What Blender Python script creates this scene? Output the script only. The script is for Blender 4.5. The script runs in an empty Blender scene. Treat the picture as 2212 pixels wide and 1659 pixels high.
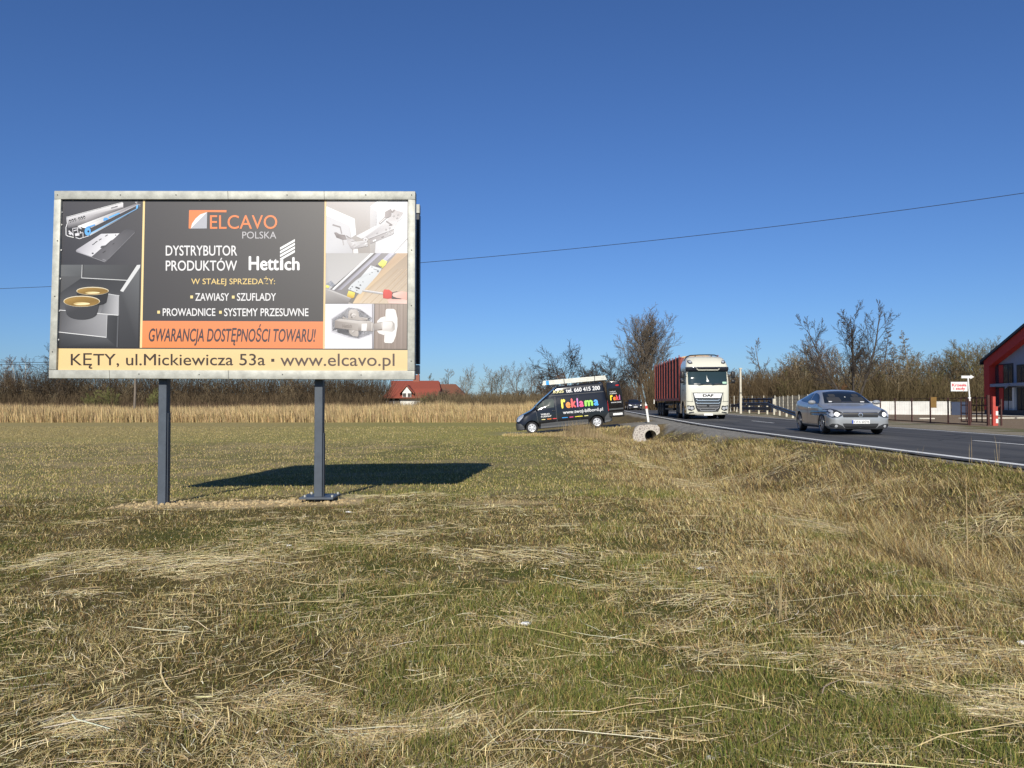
import bpy, bmesh, math, random
import numpy as np
from mathutils import Vector, Matrix
from mathutils.bvhtree import BVHTree

S = bpy.context.scene
C = S.collection
R = math.radians
PI = math.pi
random.seed(7)

# ---------------------------------------------------------------- camera, sky, sun, exposure
CAMZ, FPX, HORI = 1.44, 1663.0, 869.0            # eye height, focal length and horizon row in a 2212 px wide view
PITCH = math.atan((HORI - 829.5) / FPX)
cam_d = bpy.data.cameras.new('camera')
cam = bpy.data.objects.new('camera', cam_d)
C.objects.link(cam)
cam.location = (0, 0, CAMZ)
cam.rotation_euler = (PI / 2 + PITCH, 0, 0)
cam_d.sensor_width = 36.0
cam_d.lens = 36.0 * FPX / 2212.0
cam_d.clip_start, cam_d.clip_end = 0.05, 6000
S.camera = cam

SUN_EL, SUN_X, SUN_Y = R(29), -0.108, -1.0      # the sun stands behind the camera, a little to the left
world = bpy.data.worlds.new('World')
S.world = world
world.use_nodes = True
wn = world.node_tree
wn.nodes.clear()
sky = wn.nodes.new('ShaderNodeTexSky')
sky.sky_type = 'NISHITA'
sky.sun_disc = False
sky.sun_elevation = SUN_EL
sky.sun_rotation = math.atan2(SUN_X, SUN_Y)
sky.altitude = 300
sky.air_density, sky.dust_density, sky.ozone_density = 1.0, 0.35, 3.0
hs = wn.nodes.new('ShaderNodeMix')
hs.data_type, hs.blend_type = 'RGBA', 'MULTIPLY'
hs.inputs[0].default_value = 1.0
hs.inputs[7].default_value = (.44, .63, .95, 1)        # the camera's white balance for the clear sky
bg = wn.nodes.new('ShaderNodeBackground')
bg.inputs['Strength'].default_value = 0.093
wo = wn.nodes.new('ShaderNodeOutputWorld')
wn.links.new(sky.outputs[0], hs.inputs[6])
wn.links.new(hs.outputs[2], bg.inputs[0])
wn.links.new(bg.outputs[0], wo.inputs[0])

sl = bpy.data.lights.new('sun', 'SUN')
sl.energy, sl.angle, sl.color = 5.0, R(0.5), (1.0, 0.94, 0.82)
so = bpy.data.objects.new('sun', sl)
C.objects.link(so)
h_ = math.hypot(SUN_X, SUN_Y)
to_sun = Vector((SUN_X / h_ * math.cos(SUN_EL), SUN_Y / h_ * math.cos(SUN_EL), math.sin(SUN_EL)))
so.rotation_euler = to_sun.to_track_quat('Z', 'Y').to_euler()
so.location = to_sun * 50
S.view_settings.view_transform = 'Standard'
S.view_settings.look = 'None'
S.view_settings.exposure = 0.15
S.view_settings.gamma = 1.0
S.cycles.max_bounces = 5
S.cycles.diffuse_bounces = 2
S.cycles.glossy_bounces = 3
S.cycles.transparent_max_bounces = 6
S.render.film_transparent = False

# ---------------------------------------------------------------- helpers
def ray(px, py):
    u, v = (px - 1106) / FPX, (829.5 - py) / FPX
    return Vector((u, math.cos(PITCH) - v * math.sin(PITCH), math.sin(PITCH) + v * math.cos(PITCH)))

def P(px, py, Y):
    d = ray(px, py)
    t = Y / d.y
    return Vector((d.x * t, Y, CAMZ + d.z * t))

def lin(c):
    if isinstance(c, str):
        c = [int(c[i:i + 2], 16) / 255 for i in (0, 2, 4)]
    return tuple((x / 12.92 if x <= .04045 else ((x + .055) / 1.055) ** 2.4) for x in c)

def put(o, label=None, cat=None, group=None, kind=None):
    for k, v in (('label', label), ('category', cat), ('group', group), ('kind', kind)):
        if v:
            o[k] = v
    return o

def link(name, me, m=None, parent=None):
    o = bpy.data.objects.new(name, me)
    C.objects.link(o)
    if m is not None:
        for x in (m if isinstance(m, (list, tuple)) else [m]):
            me.materials.append(x)
    if parent is not None:
        o.parent = parent
    return o

def empty(name, loc=(0, 0, 0), rot=(0, 0, 0), label=None, cat=None, group=None):
    o = bpy.data.objects.new(name, None)
    C.objects.link(o)
    o.location, o.rotation_euler = loc, rot
    o.empty_display_size = .3
    return put(o, label, cat, group)

def copy_tree(o, parent=None):
    c = o.copy()
    C.objects.link(c)
    if parent is not None:
        c.parent = parent
    for ch in list(o.children):
        copy_tree(ch, c)
    return c

class MB:
    """collects shapes for one mesh"""
    def __init__(s):
        s.v, s.f, s.mi = [], [], []
    def add(s, vs, fs, mi=0):
        n = len(s.v)
        s.v += [tuple(p) for p in vs]
        s.f += [tuple(i + n for i in f) for f in fs]
        s.mi += [mi] * len(fs)
        return s
    def box(s, c, d, rot=None, mi=0):
        x, y, z = d[0] / 2, d[1] / 2, d[2] / 2
        vs = [Vector(p) for p in ((-x, -y, -z), (x, -y, -z), (x, y, -z), (-x, y, -z), (-x, -y, z), (x, -y, z), (x, y, z), (-x, y, z))]
        if rot is not None:
            M = rot if isinstance(rot, Matrix) else Matrix.Rotation(rot, 3, 'Z')
            vs = [M @ p for p in vs]
        vs = [p + Vector(c) for p in vs]
        return s.add(vs, [(0, 3, 2, 1), (4, 5, 6, 7), (0, 1, 5, 4), (1, 2, 6, 5), (2, 3, 7, 6), (3, 0, 4, 7)], mi)
    def bar(s, a, b, w, h, up=(0, 0, 1), mi=0):
        a, b = Vector(a), Vector(b)
        d = (b - a)
        L = d.length
        d = d / L
        side = Vector(up).cross(d)
        if side.length < 1e-5:
            side = Vector((1, 0, 0)).cross(d)
        side.normalize()
        u = d.cross(side)
        M = Matrix((d, side, u)).transposed()
        return s.box((a + b) / 2, (L, w, h), M, mi)
    def tube(s, pts, rad, n=8, cap=True, mi=0):
        pts = [Vector(p) for p in pts]
        if not isinstance(rad, (list, tuple)):
            rad = [rad] * len(pts)
        vs, fs = [], []
        ref = None
        for i, p in enumerate(pts):
            t = (pts[min(i + 1, len(pts) - 1)] - pts[max(i - 1, 0)]).normalized()
            if ref is None:
                ref = Vector((0, 0, 1)) if abs(t.z) < .9 else Vector((1, 0, 0))
            a = t.cross(ref).normalized()
            b = t.cross(a).normalized()
            ref = b.cross(t).normalized() if False else ref
            for k in range(n):
                q = 2 * PI * k / n
                vs.append(p + (a * math.cos(q) + b * math.sin(q)) * rad[i])
        for i in range(len(pts) - 1):
            for k in range(n):
                fs.append((i * n + k, i * n + (k + 1) % n, (i + 1) * n + (k + 1) % n, (i + 1) * n + k))
        if cap:
            fs.append(tuple(range(n - 1, -1, -1)))
            fs.append(tuple((len(pts) - 1) * n + k for k in range(n)))
        return s.add(vs, fs, mi)
    def prism(s, poly, vec, mi=0):
        n = len(poly)
        a = [Vector(p) for p in poly]
        b = [p + Vector(vec) for p in a]
        fs = [tuple(range(n - 1, -1, -1)), tuple(range(n, 2 * n))]
        fs += [(i, (i + 1) % n, n + (i + 1) % n, n + i) for i in range(n)]
        return s.add(a + b, fs, mi)
    def lathe(s, prof, n=24, axis='y', c=(0, 0, 0), mi=0):
        """profile of (along axis, radius)"""
        vs, fs = [], []
        for a, r in prof:
            for k in range(n):
                q = 2 * PI * k / n
                p = (r * math.cos(q), a, r * math.sin(q)) if axis == 'y' else ((a, r * math.cos(q), r * math.sin(q)) if axis == 'x' else (r * math.cos(q), r * math.sin(q), a))
                vs.append(Vector(p) + Vector(c))
        for i in range(len(prof) - 1):
            for k in range(n):
                fs.append((i * n + k, i * n + (k + 1) % n, (i + 1) * n + (k + 1) % n, (i + 1) * n + k))
        return s.add(vs, fs, mi)
    def build(s, name, m=None, parent=None, smooth=None, bevel=0, seg=2):
        me = bpy.data.meshes.new(name)
        me.from_pydata(s.v, [], s.f)
        me.validate()
        bm = bmesh.new()
        bm.from_mesh(me)
        bmesh.ops.recalc_face_normals(bm, faces=bm.faces)
        bm.to_mesh(me)
        bm.free()
        o = link(name, me, m, parent)
        if len(me.materials) > 1 and len(s.mi) == len(me.polygons):
            me.polygons.foreach_set('material_index', s.mi)
        if bevel:
            b = o.modifiers.new('b', 'BEVEL')
            b.width, b.segments, b.limit_method, b.angle_limit = bevel, seg, 'ANGLE', R(40)
            bake(o)
        if smooth:
            shade(o, smooth)
        return o

def shade(o, ang=40):
    me = o.data
    me.polygons.foreach_set('use_smooth', [True] * len(me.polygons))
    me.set_sharp_from_angle(angle=R(ang))

def bake(o):
    dg = bpy.context.evaluated_depsgraph_get()
    me = bpy.data.meshes.new_from_object(o.evaluated_get(dg))
    o.modifiers.clear()
    old = o.data
    o.data = me
    bpy.data.meshes.remove(old)
    me.name = o.name

def cut(o, mb, solver='EXACT'):
    c = mb.build('cutter', M['black'], o.parent)      # same space as the body it cuts
    m = o.modifiers.new('c', 'BOOLEAN')
    m.operation, m.object, m.solver, m.material_mode = 'DIFFERENCE', c, solver, 'TRANSFER'
    bake(o)
    me = c.data
    bpy.data.objects.remove(c)
    bpy.data.meshes.remove(me)

# ---- materials
def mat(name, col, rough=.6, metal=0., spec=.4, var=0., scale=6., bump=0., bscale=40., coat=0., col2=None, detail=5, stretch=None):
    m = bpy.data.materials.new(name)
    m.use_nodes = True
    nt = m.node_tree
    b = nt.nodes['Principled BSDF']
    b.inputs['Roughness'].default_value = rough
    b.inputs['Metallic'].default_value = metal
    b.inputs['Specular IOR Level'].default_value = spec
    b.inputs['Coat Weight'].default_value = coat
    b.inputs['Coat Roughness'].default_value = .05
    col = tuple(col) + (1,)
    if var or col2 or bump:
        tc = nt.nodes.new('ShaderNodeTexCoord')
        vec = tc.outputs['Object']
        if stretch:
            mp = nt.nodes.new('ShaderNodeMapping')
            mp.inputs['Scale'].default_value = stretch
            nt.links.new(vec, mp.inputs[0])
            vec = mp.outputs[0]
    if var or col2:
        n = nt.nodes.new('ShaderNodeTexNoise')
        n.inputs['Scale'].default_value = scale
        n.inputs['Detail'].default_value = detail
        n.inputs['Roughness'].default_value = .65
        nt.links.new(vec, n.inputs['Vector'])
        rp = nt.nodes.new('ShaderNodeValToRGB')
        rp.color_ramp.elements[0].position, rp.color_ramp.elements[1].position = .32, .68
        c2 = tuple(col2) + (1,) if col2 else tuple(x * (1 + var) for x in col[:3]) + (1,)
        c1 = col if col2 else tuple(x * (1 - var) for x in col[:3]) + (1,)
        rp.color_ramp.elements[0].color, rp.color_ramp.elements[1].color = c1, c2
        nt.links.new(n.outputs['Fac'], rp.inputs[0])
        nt.links.new(rp.outputs[0], b.inputs['Base Color'])
    else:
        b.inputs['Base Color'].default_value = col
    if bump:
        n2 = nt.nodes.new('ShaderNodeTexNoise')
        n2.inputs['Scale'].default_value = bscale
        n2.inputs['Detail'].default_value = 4
        nt.links.new(vec, n2.inputs['Vector'])
        bp = nt.nodes.new('ShaderNodeBump')
        bp.inputs['Strength'].default_value = bump
        bp.inputs['Distance'].default_value = .02
        nt.links.new(n2.outputs['Fac'], bp.inputs['Height'])
        nt.links.new(bp.outputs[0], b.inputs['Normal'])
    return m

def colmat(name, rough=.8, spec=.2, trans=0., nvar=0., nscale=30., bump=0.):
    """colour comes from the mesh's own colour attribute"""
    m = bpy.data.materials.new(name)
    m.use_nodes = True
    nt = m.node_tree
    b = nt.nodes['Principled BSDF']
    b.inputs['Roughness'].default_value = rough
    b.inputs['Specular IOR Level'].default_value = spec
    a = nt.nodes.new('ShaderNodeVertexColor')
    a.layer_name = 'Col'
    out = a.outputs['Color']
    if nvar or bump:
        tc = nt.nodes.new('ShaderNodeTexCoord')
        n = nt.nodes.new('ShaderNodeTexNoise')
        n.inputs['Scale'].default_value, n.inputs['Detail'].default_value, n.inputs['Roughness'].default_value = nscale, 8, .7
        nt.links.new(tc.outputs['Object'], n.inputs['Vector'])
    if nvar:
        mr = nt.nodes.new('ShaderNodeMapRange')
        mr.inputs['From Min'].default_value, mr.inputs['From Max'].default_value = .3, .7
        mr.inputs['To Min'].default_value, mr.inputs['To Max'].default_value = 1 - nvar, 1 + nvar
        nt.links.new(n.outputs['Fac'], mr.inputs['Value'])
        mx = nt.nodes.new('ShaderNodeVectorMath')
        mx.operation = 'SCALE'
        nt.links.new(out, mx.inputs[0])
        nt.links.new(mr.outputs[0], mx.inputs['Scale'])
        out = mx.outputs[0]
    if bump:
        bp = nt.nodes.new('ShaderNodeBump')
        bp.inputs['Strength'].default_value, bp.inputs['Distance'].default_value = bump, .04
        nt.links.new(n.outputs['Fac'], bp.inputs['Height'])
        nt.links.new(bp.outputs[0], b.inputs['Normal'])
    nt.links.new(out, b.inputs['Base Color'])
    if trans:
        t = nt.nodes.new('ShaderNodeBsdfTranslucent')
        nt.links.new(out, t.inputs['Color'])
        ms = nt.nodes.new('ShaderNodeMixShader')
        ms.inputs[0].default_value = trans
        nt.links.new(b.outputs[0], ms.inputs[1])
        nt.links.new(t.outputs[0], ms.inputs[2])
        nt.links.new(ms.outputs[0], nt.nodes['Material Output'].inputs['Surface'])
    return m

def npmesh(name, V, F, m=None, parent=None, col=None):
    """mesh from numpy arrays; F is a list of (n,k) index arrays; col per vertex (n,3)"""
    me = bpy.data.meshes.new(name)
    V = np.asarray(V, np.float32)
    me.vertices.add(len(V))
    me.vertices.foreach_set('co', V.ravel())
    idx = np.concatenate([f.ravel() for f in F]).astype(np.int32)
    tot = np.concatenate([np.full(len(f), f.shape[1], np.int32) for f in F])
    st = np.concatenate([[0], np.cumsum(tot)[:-1]]).astype(np.int32)
    me.loops.add(len(idx))
    me.loops.foreach_set('vertex_index', idx)
    me.polygons.add(len(tot))
    me.polygons.foreach_set('loop_start', st)
    me.polygons.foreach_set('loop_total', tot)
    me.update(calc_edges=True)
    if col is not None:
        a = me.color_attributes.new('Col', 'FLOAT_COLOR', 'POINT')
        a.data.foreach_set('color', np.concatenate([np.asarray(col, np.float32), np.ones((len(V), 1), np.float32)], 1).ravel())
    return link(name, me, m, parent)

# ---- value noise for placing things
_rs = np.random.RandomState(3)
_tab = _rs.rand(256, 256)
def vnoise(x, y):
    xi, yi = np.floor(x).astype(int), np.floor(y).astype(int)
    fx, fy = x - xi, y - yi
    fx, fy = fx * fx * (3 - 2 * fx), fy * fy * (3 - 2 * fy)
    g = lambda a, b: _tab[a & 255, b & 255]
    return (g(xi, yi) * (1 - fx) + g(xi + 1, yi) * fx) * (1 - fy) + (g(xi, yi + 1) * (1 - fx) + g(xi + 1, yi + 1) * fx) * fy
def fbm(x, y, o=4):
    r, a, t = 0, .5, 0
    for i in range(o):
        r = r + a * vnoise(x * 2 ** i + 17 * i, y * 2 ** i + 31 * i)
        t += a
        a *= .55
    return r / t
def sstep(a, b, x):
    t = np.clip((x - a) / (b - a), 0, 1)
    return t * t * (3 - 2 * t)

# ---- lettering
def text2d(s, bold=0., shear=0.):
    """outline of a word, scaled to a unit box; heavier weights overprint shifted copies (third value: copy number)"""
    cu = bpy.data.curves.new('t', 'FONT')
    cu.body, cu.shear = s, shear
    cu.dimensions, cu.fill_mode = '2D', 'FRONT'
    cu.resolution_u = 4
    o = bpy.data.objects.new('t', cu)
    C.objects.link(o)
    dg = bpy.context.evaluated_depsgraph_get()
    me = bpy.data.meshes.new_from_object(o.evaluated_get(dg))
    V0 = np.array([(v.co.x, v.co.y) for v in me.vertices])
    F0 = [tuple(p.vertices) for p in me.polygons]
    bpy.data.objects.remove(o)
    bpy.data.curves.remove(cu)
    bpy.data.meshes.remove(me)
    sh = [(0, 0)]
    if bold:
        sh += [(bold, 0), (-bold, 0), (0, bold * .8), (0, -bold * .8)]
    V = np.concatenate([np.c_[V0 + np.array(q), np.full(len(V0), k)] for k, q in enumerate(sh)])
    F = [tuple(i + k * len(V0) for i in f) for k in range(len(sh)) for f in F0]
    lo, hi = V[:, :2].min(0), V[:, :2].max(0)
    V[:, :2] = (V[:, :2] - lo) / (hi - lo)
    return V, F

def project(bvh, pts, plane, eps):
    ax = {'L': (1, -1), 'R': (1, 1), 'F': (0, -1), 'B': (0, 1), 'T': (2, -1)}[plane]
    out = []
    for a, b in pts:
        d = [0, 0, 0]
        d[ax[0]] = ax[1]
        o = {'L': [a, 20, b], 'R': [a, -20, b], 'F': [20, a, b], 'B': [-20, a, b], 'T': [a, b, 20]}[plane]
        h = bvh.ray_cast(Vector(o), Vector(d))
        if h[0] is None:
            o[ax[0]] = 0
            h = bvh.find_nearest(Vector(o))
            n = h[1]
        else:
            n = h[1]
            if n.dot(Vector(d)) > 0:
                n = -n
        out.append(h[0] + n * eps)
    return out

def decal(name, polys, plane, bvh, m, parent, eps=.006, sub=4, smooth=True):
    """flat outlines in side / front / rear view laid on a body"""
    bm = bmesh.new()
    for poly in polys:
        vs = [bm.verts.new((p[0], p[1], 0)) for p in poly]
        bm.faces.new(vs)
    bmesh.ops.triangulate(bm, faces=bm.faces)
    for _ in range(sub):
        bmesh.ops.subdivide_edges(bm, edges=[e for e in bm.edges if e.calc_length() > .05], cuts=1, use_grid_fill=False)
        bmesh.ops.triangulate(bm, faces=bm.faces)
    pts = project(bvh, [(v.co.x, v.co.y) for v in bm.verts], plane, eps)
    for v, p in zip(bm.verts, pts):
        v.co = p
    me = bpy.data.meshes.new(name)
    bm.to_mesh(me)
    bm.free()
    o = link(name, me, m, parent)
    if smooth:
        shade(o, 50)
    return o

def rrect(a0, b0, a1, b1, r=.03, n=4):
    out = []
    for cx, cy, q in ((a1 - r, b1 - r, 0), (a0 + r, b1 - r, 90), (a0 + r, b0 + r, 180), (a1 - r, b0 + r, 270)):
        for k in range(n + 1):
            t = R(q + 90 * k / n)
            out.append((cx + r * math.cos(t), cy + r * math.sin(t)))
    return out

def ellipse(cx, cy, rx, ry, n=16):
    return [(cx + rx * math.cos(2 * PI * k / n), cy + ry * math.sin(2 * PI * k / n)) for k in range(n)]

def decal_text(name, s, plane, box, bvh, m, parent, eps=.009, bold=.012, shear=0.):
    V, F = text2d(s, bold, shear)
    a0, b0, a1, b1 = box
    pts = project(bvh, [(a0 + u * (a1 - a0), b0 + v * (b1 - b0)) for u, v, _ in V], plane, eps)
    ax = {'L': (1, 1), 'R': (1, -1), 'F': (0, 1), 'B': (0, -1), 'T': (2, 1)}[plane]
    for p, q in zip(pts, V):
        p[ax[0]] += ax[1] * .0006 * q[2]
    me = bpy.data.meshes.new(name)
    me.from_pydata([tuple(p) for p in pts], [], F)
    return link(name, me, m, parent)

def bvh_of(o):
    me = o.data
    return BVHTree.FromPolygons([v.co.copy() for v in me.vertices], [tuple(p.vertices) for p in me.polygons])

def catmull(P_, n):
    """dense Catmull-Rom through rows of control values"""
    P_ = np.asarray(P_, float)
    k = len(P_)
    ext = np.concatenate([[2 * P_[0] - P_[1]], P_, [2 * P_[-1] - P_[-2]]])
    out = []
    for i in range(k - 1):
        a, b, c, d = ext[i:i + 4]
        for j in range(n):
            t = j / n
            out.append(.5 * ((2 * b) + (-a + c) * t + (2 * a - 5 * b + 4 * c - d) * t * t + (-a + 3 * b - 3 * c + d) * t ** 3))
    out.append(P_[-1])
    return np.array(out)

def loft(secs, name, m, parent, nx=4, ns=3, smooth=35):
    """secs: list of (x, [(y,z)...]) half sections from bottom centre to top centre, mirrored"""
    A = np.array([[(x, y, z) for y, z in pts] for x, pts in secs])
    A = catmull(A.reshape(len(A), -1), nx).reshape(-1, A.shape[1], 3)
    A = np.stack([catmull(r, ns) for r in A])
    A[:, :, 1] = np.maximum(A[:, :, 1], 0)
    A[:, 0, 1] = 0
    A[:, -1, 1] = 0
    mir = A[:, ::-1][:, 1:-1] * np.array([1, -1, 1])
    ring = np.concatenate([A, mir], 1)
    nr, k = ring.shape[:2]
    V = [tuple(p) for p in ring.reshape(-1, 3)]
    F = []
    for i in range(nr - 1):
        for j in range(k):
            F.append((i * k + j, i * k + (j + 1) % k, (i + 1) * k + (j + 1) % k, (i + 1) * k + j))
    F.append(tuple(range(k - 1, -1, -1)))
    F.append(tuple((nr - 1) * k + j for j in range(k)))
    mb = MB()
    mb.v, mb.f, mb.mi = V, F, [0] * len(F)
    return mb.build(name, m, parent, smooth=smooth)
# ---------------------------------------------------------------- shared materials
M = {}
M['galv'] = mat('galvanised', (.385, .385, .345), .55, .15, var=.25, scale=6, bump=.15, bscale=14, detail=10, stretch=(1, 1, 1))
M['post'] = mat('grey_post_paint', (.060, .074, .095), .5, 0, var=.12, scale=8, bump=.05)
M['darkmetal'] = mat('dark_metal', (.03, .032, .036), .5, .3, var=.2, scale=8)
M['white'] = mat('white_paint', (.68, .68, .65), .5, var=.05, scale=3)
M['rubber'] = mat('rubber', (.018, .018, .019), .75, var=.25, scale=20)
M['glass'] = mat('dark_glass', (.012, .016, .02), .04, 0, spec=.6)
M['black'] = mat('black_plastic', (.014, .014, .015), .45, var=.2, scale=20)
M['chrome'] = mat('chrome', (.7, .71, .73), .18, .9, var=.05)
M['lamp'] = mat('lamp_glass', (.55, .57, .6), .08, .35, spec=.8, var=.25, scale=25)
M['lampdark'] = mat('lamp_housing', (.04, .042, .046), .15, .1, spec=.7)
M['red_lamp'] = mat('red_lamp', (.45, .015, .015), .15, spec=.7)
M['plate'] = mat('number_plate', (.75, .75, .74), .4)
M['plate_blue'] = mat('plate_blue', (.02, .06, .35), .4)
M['ink'] = mat('black_ink', (.012, .012, .013), .5)
M['concrete'] = mat('concrete', (.42, .39, .33), .9, var=.18, scale=7, bump=.25, bscale=25)
M['alu'] = mat('aluminium_rim', (.52, .53, .55), .28, .7, var=.06)
M['hubcap'] = mat('silver_hubcap', (.62, .63, .65), .35, .35, var=.06)

# ---------------------------------------------------------------- terrain
EDGE = np.array([(-40, 8.7), (0, 8.42), (12, 8.36), (20, 8.3), (29, 8.45), (37.7, 8.92), (48.9, 9.85), (65, 11.15), (79, 12.35), (90, 13.3), (105, 14.1), (130, 14.4), (170, 14.0), (260, 12.0)])
def _sm(y):
    y = np.asarray(y, float)
    r = 0
    for k in (-3, -1.5, 0, 1.5, 3):
        r = r + np.interp(y + k, EDGE[:, 0], EDGE[:, 1])
    return r / 5
xe = _sm                                       # left white line of the road
ZR = .41                                       # road surface
ROADW = 7.05

def height(x, y):
    x, y = np.asarray(x, float), np.asarray(y, float)
    d = xe(y) - x
    base = np.interp(y, [0, 11.6, 15, 20, 41, 60, 75, 110], [0, 0, -.13, -.17, -.30, -.5, -.6, -.62]) + .014 * np.clip(x + 1.5, -5, 0) * (1 - sstep(20, 40, y))
    base = base + .05 * (fbm(x * .5, y * .5, 3) - .5) * (1 - sstep(30, 60, y))
    near = np.clip(1 - (y - 3) / 14, 0, 1)
    base = base + .08 * near * (fbm(x * 1.6 + 9, y * 1.6, 3) - .5)
    ditch = base - .22 * np.exp(-((d - 3.7) / 1.1) ** 2)
    rough = .26 * (fbm(x * 1.1 + 40, y * 1.1, 3) - .5)
    slope = (.37 - np.clip(d - 1.0, 0, 9) * (.245 + .32 * sstep(20, 31, y) * (1 - sstep(39.9, 40.6, y)))) + rough * sstep(.9, 1.8, d)
    left = np.maximum(ditch, slope)
    left = np.where(d < 1.0, .392 - .02 * d, left)
    z = np.where(d < .25, .32, left)
    z = np.where(d < -ROADW - .15, .385 - .006 * np.clip(-d - ROADW, 0, 6), z)
    # the ditch is dug out in front of the culvert
    z = z - .32 * np.exp(-((x - 7.05) / .9) ** 2) * sstep(33, 38, y) * (1 - sstep(39.8, 40.3, y))
    # driveway down to the field
    dz = np.clip(.03 + .09 * (x - 4.6), -.9, .40) - .02
    w = sstep(39.80, 40.12, y) * (1 - sstep(45.5, 47.5, y)) * sstep(-2.5, -1.0, x)
    z = np.where((d > .25) & (x > -2.5), z * (1 - w) + np.maximum(dz, base + .02) * w, z)
    return z

def H(x, y):
    return float(height(np.array([x]), np.array([y]))[0])

def axis_pts(segs):
    out = []
    for a, b, st in segs:
        out += list(np.arange(a, b, st))
    return np.array(out + [segs[-1][1]])

def zone_colours(x, y):
    """soil colours (moss, seedlings, sand, gravel, dry turf) plus painted shade on the bank"""
    n = len(x)
    d = xe(y) - x
    n1, n2, n3 = fbm(x * .8, y * .8, 4), fbm(x * 3.1 + 5, y * 3.1, 4), fbm(x * .25 + 3, y * .18, 3)
    moss = np.array((.105, .085, .028)); green = np.array((.085, .090, .022)); brown = np.array((.165, .125, .06))
    c = moss + (green - moss) * sstep(.4, .62, n1)[:, None]
    c = c + (brown - c) * (sstep(.52, .7, n2) * .8)[:, None]
    # tilled field with winter seedlings
    soil = np.array((.30, .235, .125)); seed = np.array((.165, .152, .056)); far = np.array((.27, .24, .085)); stub = np.array((.33, .26, .115))
    fcol = soil + (seed - soil) * np.clip(sstep(.3, .6, n1) * .75 + sstep(-9, 1.5, x) * .5, 0, 1)[:, None]
    fcol = fcol + (far - fcol) * (sstep(31, 37, y + 3 * n3))[:, None]
    fcol = fcol + (stub - fcol) * (sstep(-8, -26, x) * sstep(30, 40, y) * .8)[:, None]
    t = sstep(11.9, 12.6, y + .9 * (n1 - .5)) * (1 - sstep(1.2, 2.6, x + 1.2 * (n1 - .5)))
    c = c + (fcol - c) * t[:, None]
    # dry turf along the ditch
    turf = np.array((.23, .175, .08))
    t2 = np.clip(sstep(1.2, 2.6, x + 1.0 * (n1 - .5)) * sstep(9, 13, y) + sstep(5.5, 4.0, d + (n1 - .5)), 0, 1) * (.55 + .45 * sstep(.35, .6, n2))
    c = c + (turf - c) * t2[:, None]
    gap_shade = np.array((.105, .078, .042))  # soil darkened to paint the shadowed gaps in the bank grass
    c = c + (gap_shade - c) * (sstep(5.2, 3.6, d) * (.5 + .5 * sstep(.35, .6, n2)))[:, None]
    # sand thrown up round the post footings
    sand = np.array((.46, .35, .19))
    s = sstep(.62, .2, np.abs(y - 11.35 - .25 * (n1 - .5)) + .5 * (n2 - .5)) * sstep(-6.1, -5.4, x) * (1 - sstep(-2.3, -1.6, x + .8 * (n1 - .5)))
    s2 = sstep(.75, .35, np.hypot((x + .05) / 1.3, (y - 11.1) / .45) + .6 * (n2 - .5))
    s = np.clip(s + s2 * .8, 0, 1)
    c = c + (sand * (.8 + .4 * n2)[:, None] - c) * s[:, None]
    # gravel verge and drive
    grav = np.array((.24, .225, .195)) * (.75 + .5 * n2)[:, None]
    wv = .55 + .65 * sstep(18, 27, y)                 # the verge is narrow close by and widens towards the drive
    g = sstep(wv + .2, wv - .2, d + .5 * (n1 - .5)) * (d > -1)
    g = np.maximum(g, sstep(-1.2, .5, x) * sstep(40.0, 40.7, y) * (1 - sstep(44.6, 46.2, y)) * (d > -1) * (.45 + .55 * sstep(.3, .55, n1)))
    g = np.maximum(g, sstep(1.6, 1.2, d + .9 * (n1 - .5)) * sstep(24, 27, y) * (1 - sstep(38, 40, y)) * (d > -1))
    c = c + (grav - c) * g[:, None]
    # right of the road: verge, brown yard
    vg = np.array((.26, .225, .165)) * (.8 + .4 * n2)[:, None]
    yard = np.array((.22, .165, .11)) * (.85 + .3 * n2)[:, None]
    t = (d < -ROADW)[:, None]
    c = np.where(t, vg, c)
    yd = sstep(11.8, 12.6, -d + .4 * n1)
    c = c + (yard - c) * (yd * (d < -ROADW))[:, None]
    gv = ((-d > ROADW + 2.4) & (-d < 12.3)) * sstep(.42, .55, n1)
    c = c + (np.array((.12, .115, .045)) - c) * (gv * .8)[:, None]
    return c

gx = axis_pts([(-600, -200, 40), (-200, -60, 7), (-60, -14, 1.0), (-14, -7, .3), (-7, 10, .14), (10, 24, .5), (24, 80, 2.0), (80, 200, 10), (200, 600, 40)])
gy = axis_pts([(-60, -6, 6), (-6, 2, .6), (2, 15, .12), (15, 26, .25), (26, 38, .4), (38, 39.6, .2), (39.6, 40.3, .1), (40.3, 48, .2), (48, 110, 1.2), (110, 300, 8), (300, 1500, 80)])
X, Y = np.meshgrid(gx, gy)
Z = height(X.ravel(), Y.ravel())
nxg, nyg = len(gx), len(gy)
ii, jj = np.meshgrid(np.arange(nxg - 1), np.arange(nyg - 1))
a = (jj * nxg + ii).ravel()
quads = np.stack([a, a + 1, a + 1 + nxg, a + nxg], 1)
# the earth face is open where the culvert pipe enters the drive
qx, qy = X.ravel()[quads].mean(1), Y.ravel()[quads].mean(1)
quads = quads[~((np.abs(qx - 7.17) < .36) & (qy > 39.78) & (qy < 40.22))]
M['ground'] = colmat('field_soil', .95, .1, nvar=.42, nscale=11, bump=1.0)
ground = npmesh('ground', np.stack([X.ravel(), Y.ravel(), Z], 1), [quads], M['ground'], None, zone_colours(X.ravel(), Y.ravel()))
ground.data.polygons.foreach_set('use_smooth', np.ones(len(quads), bool))
put(ground, kind='structure')

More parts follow.
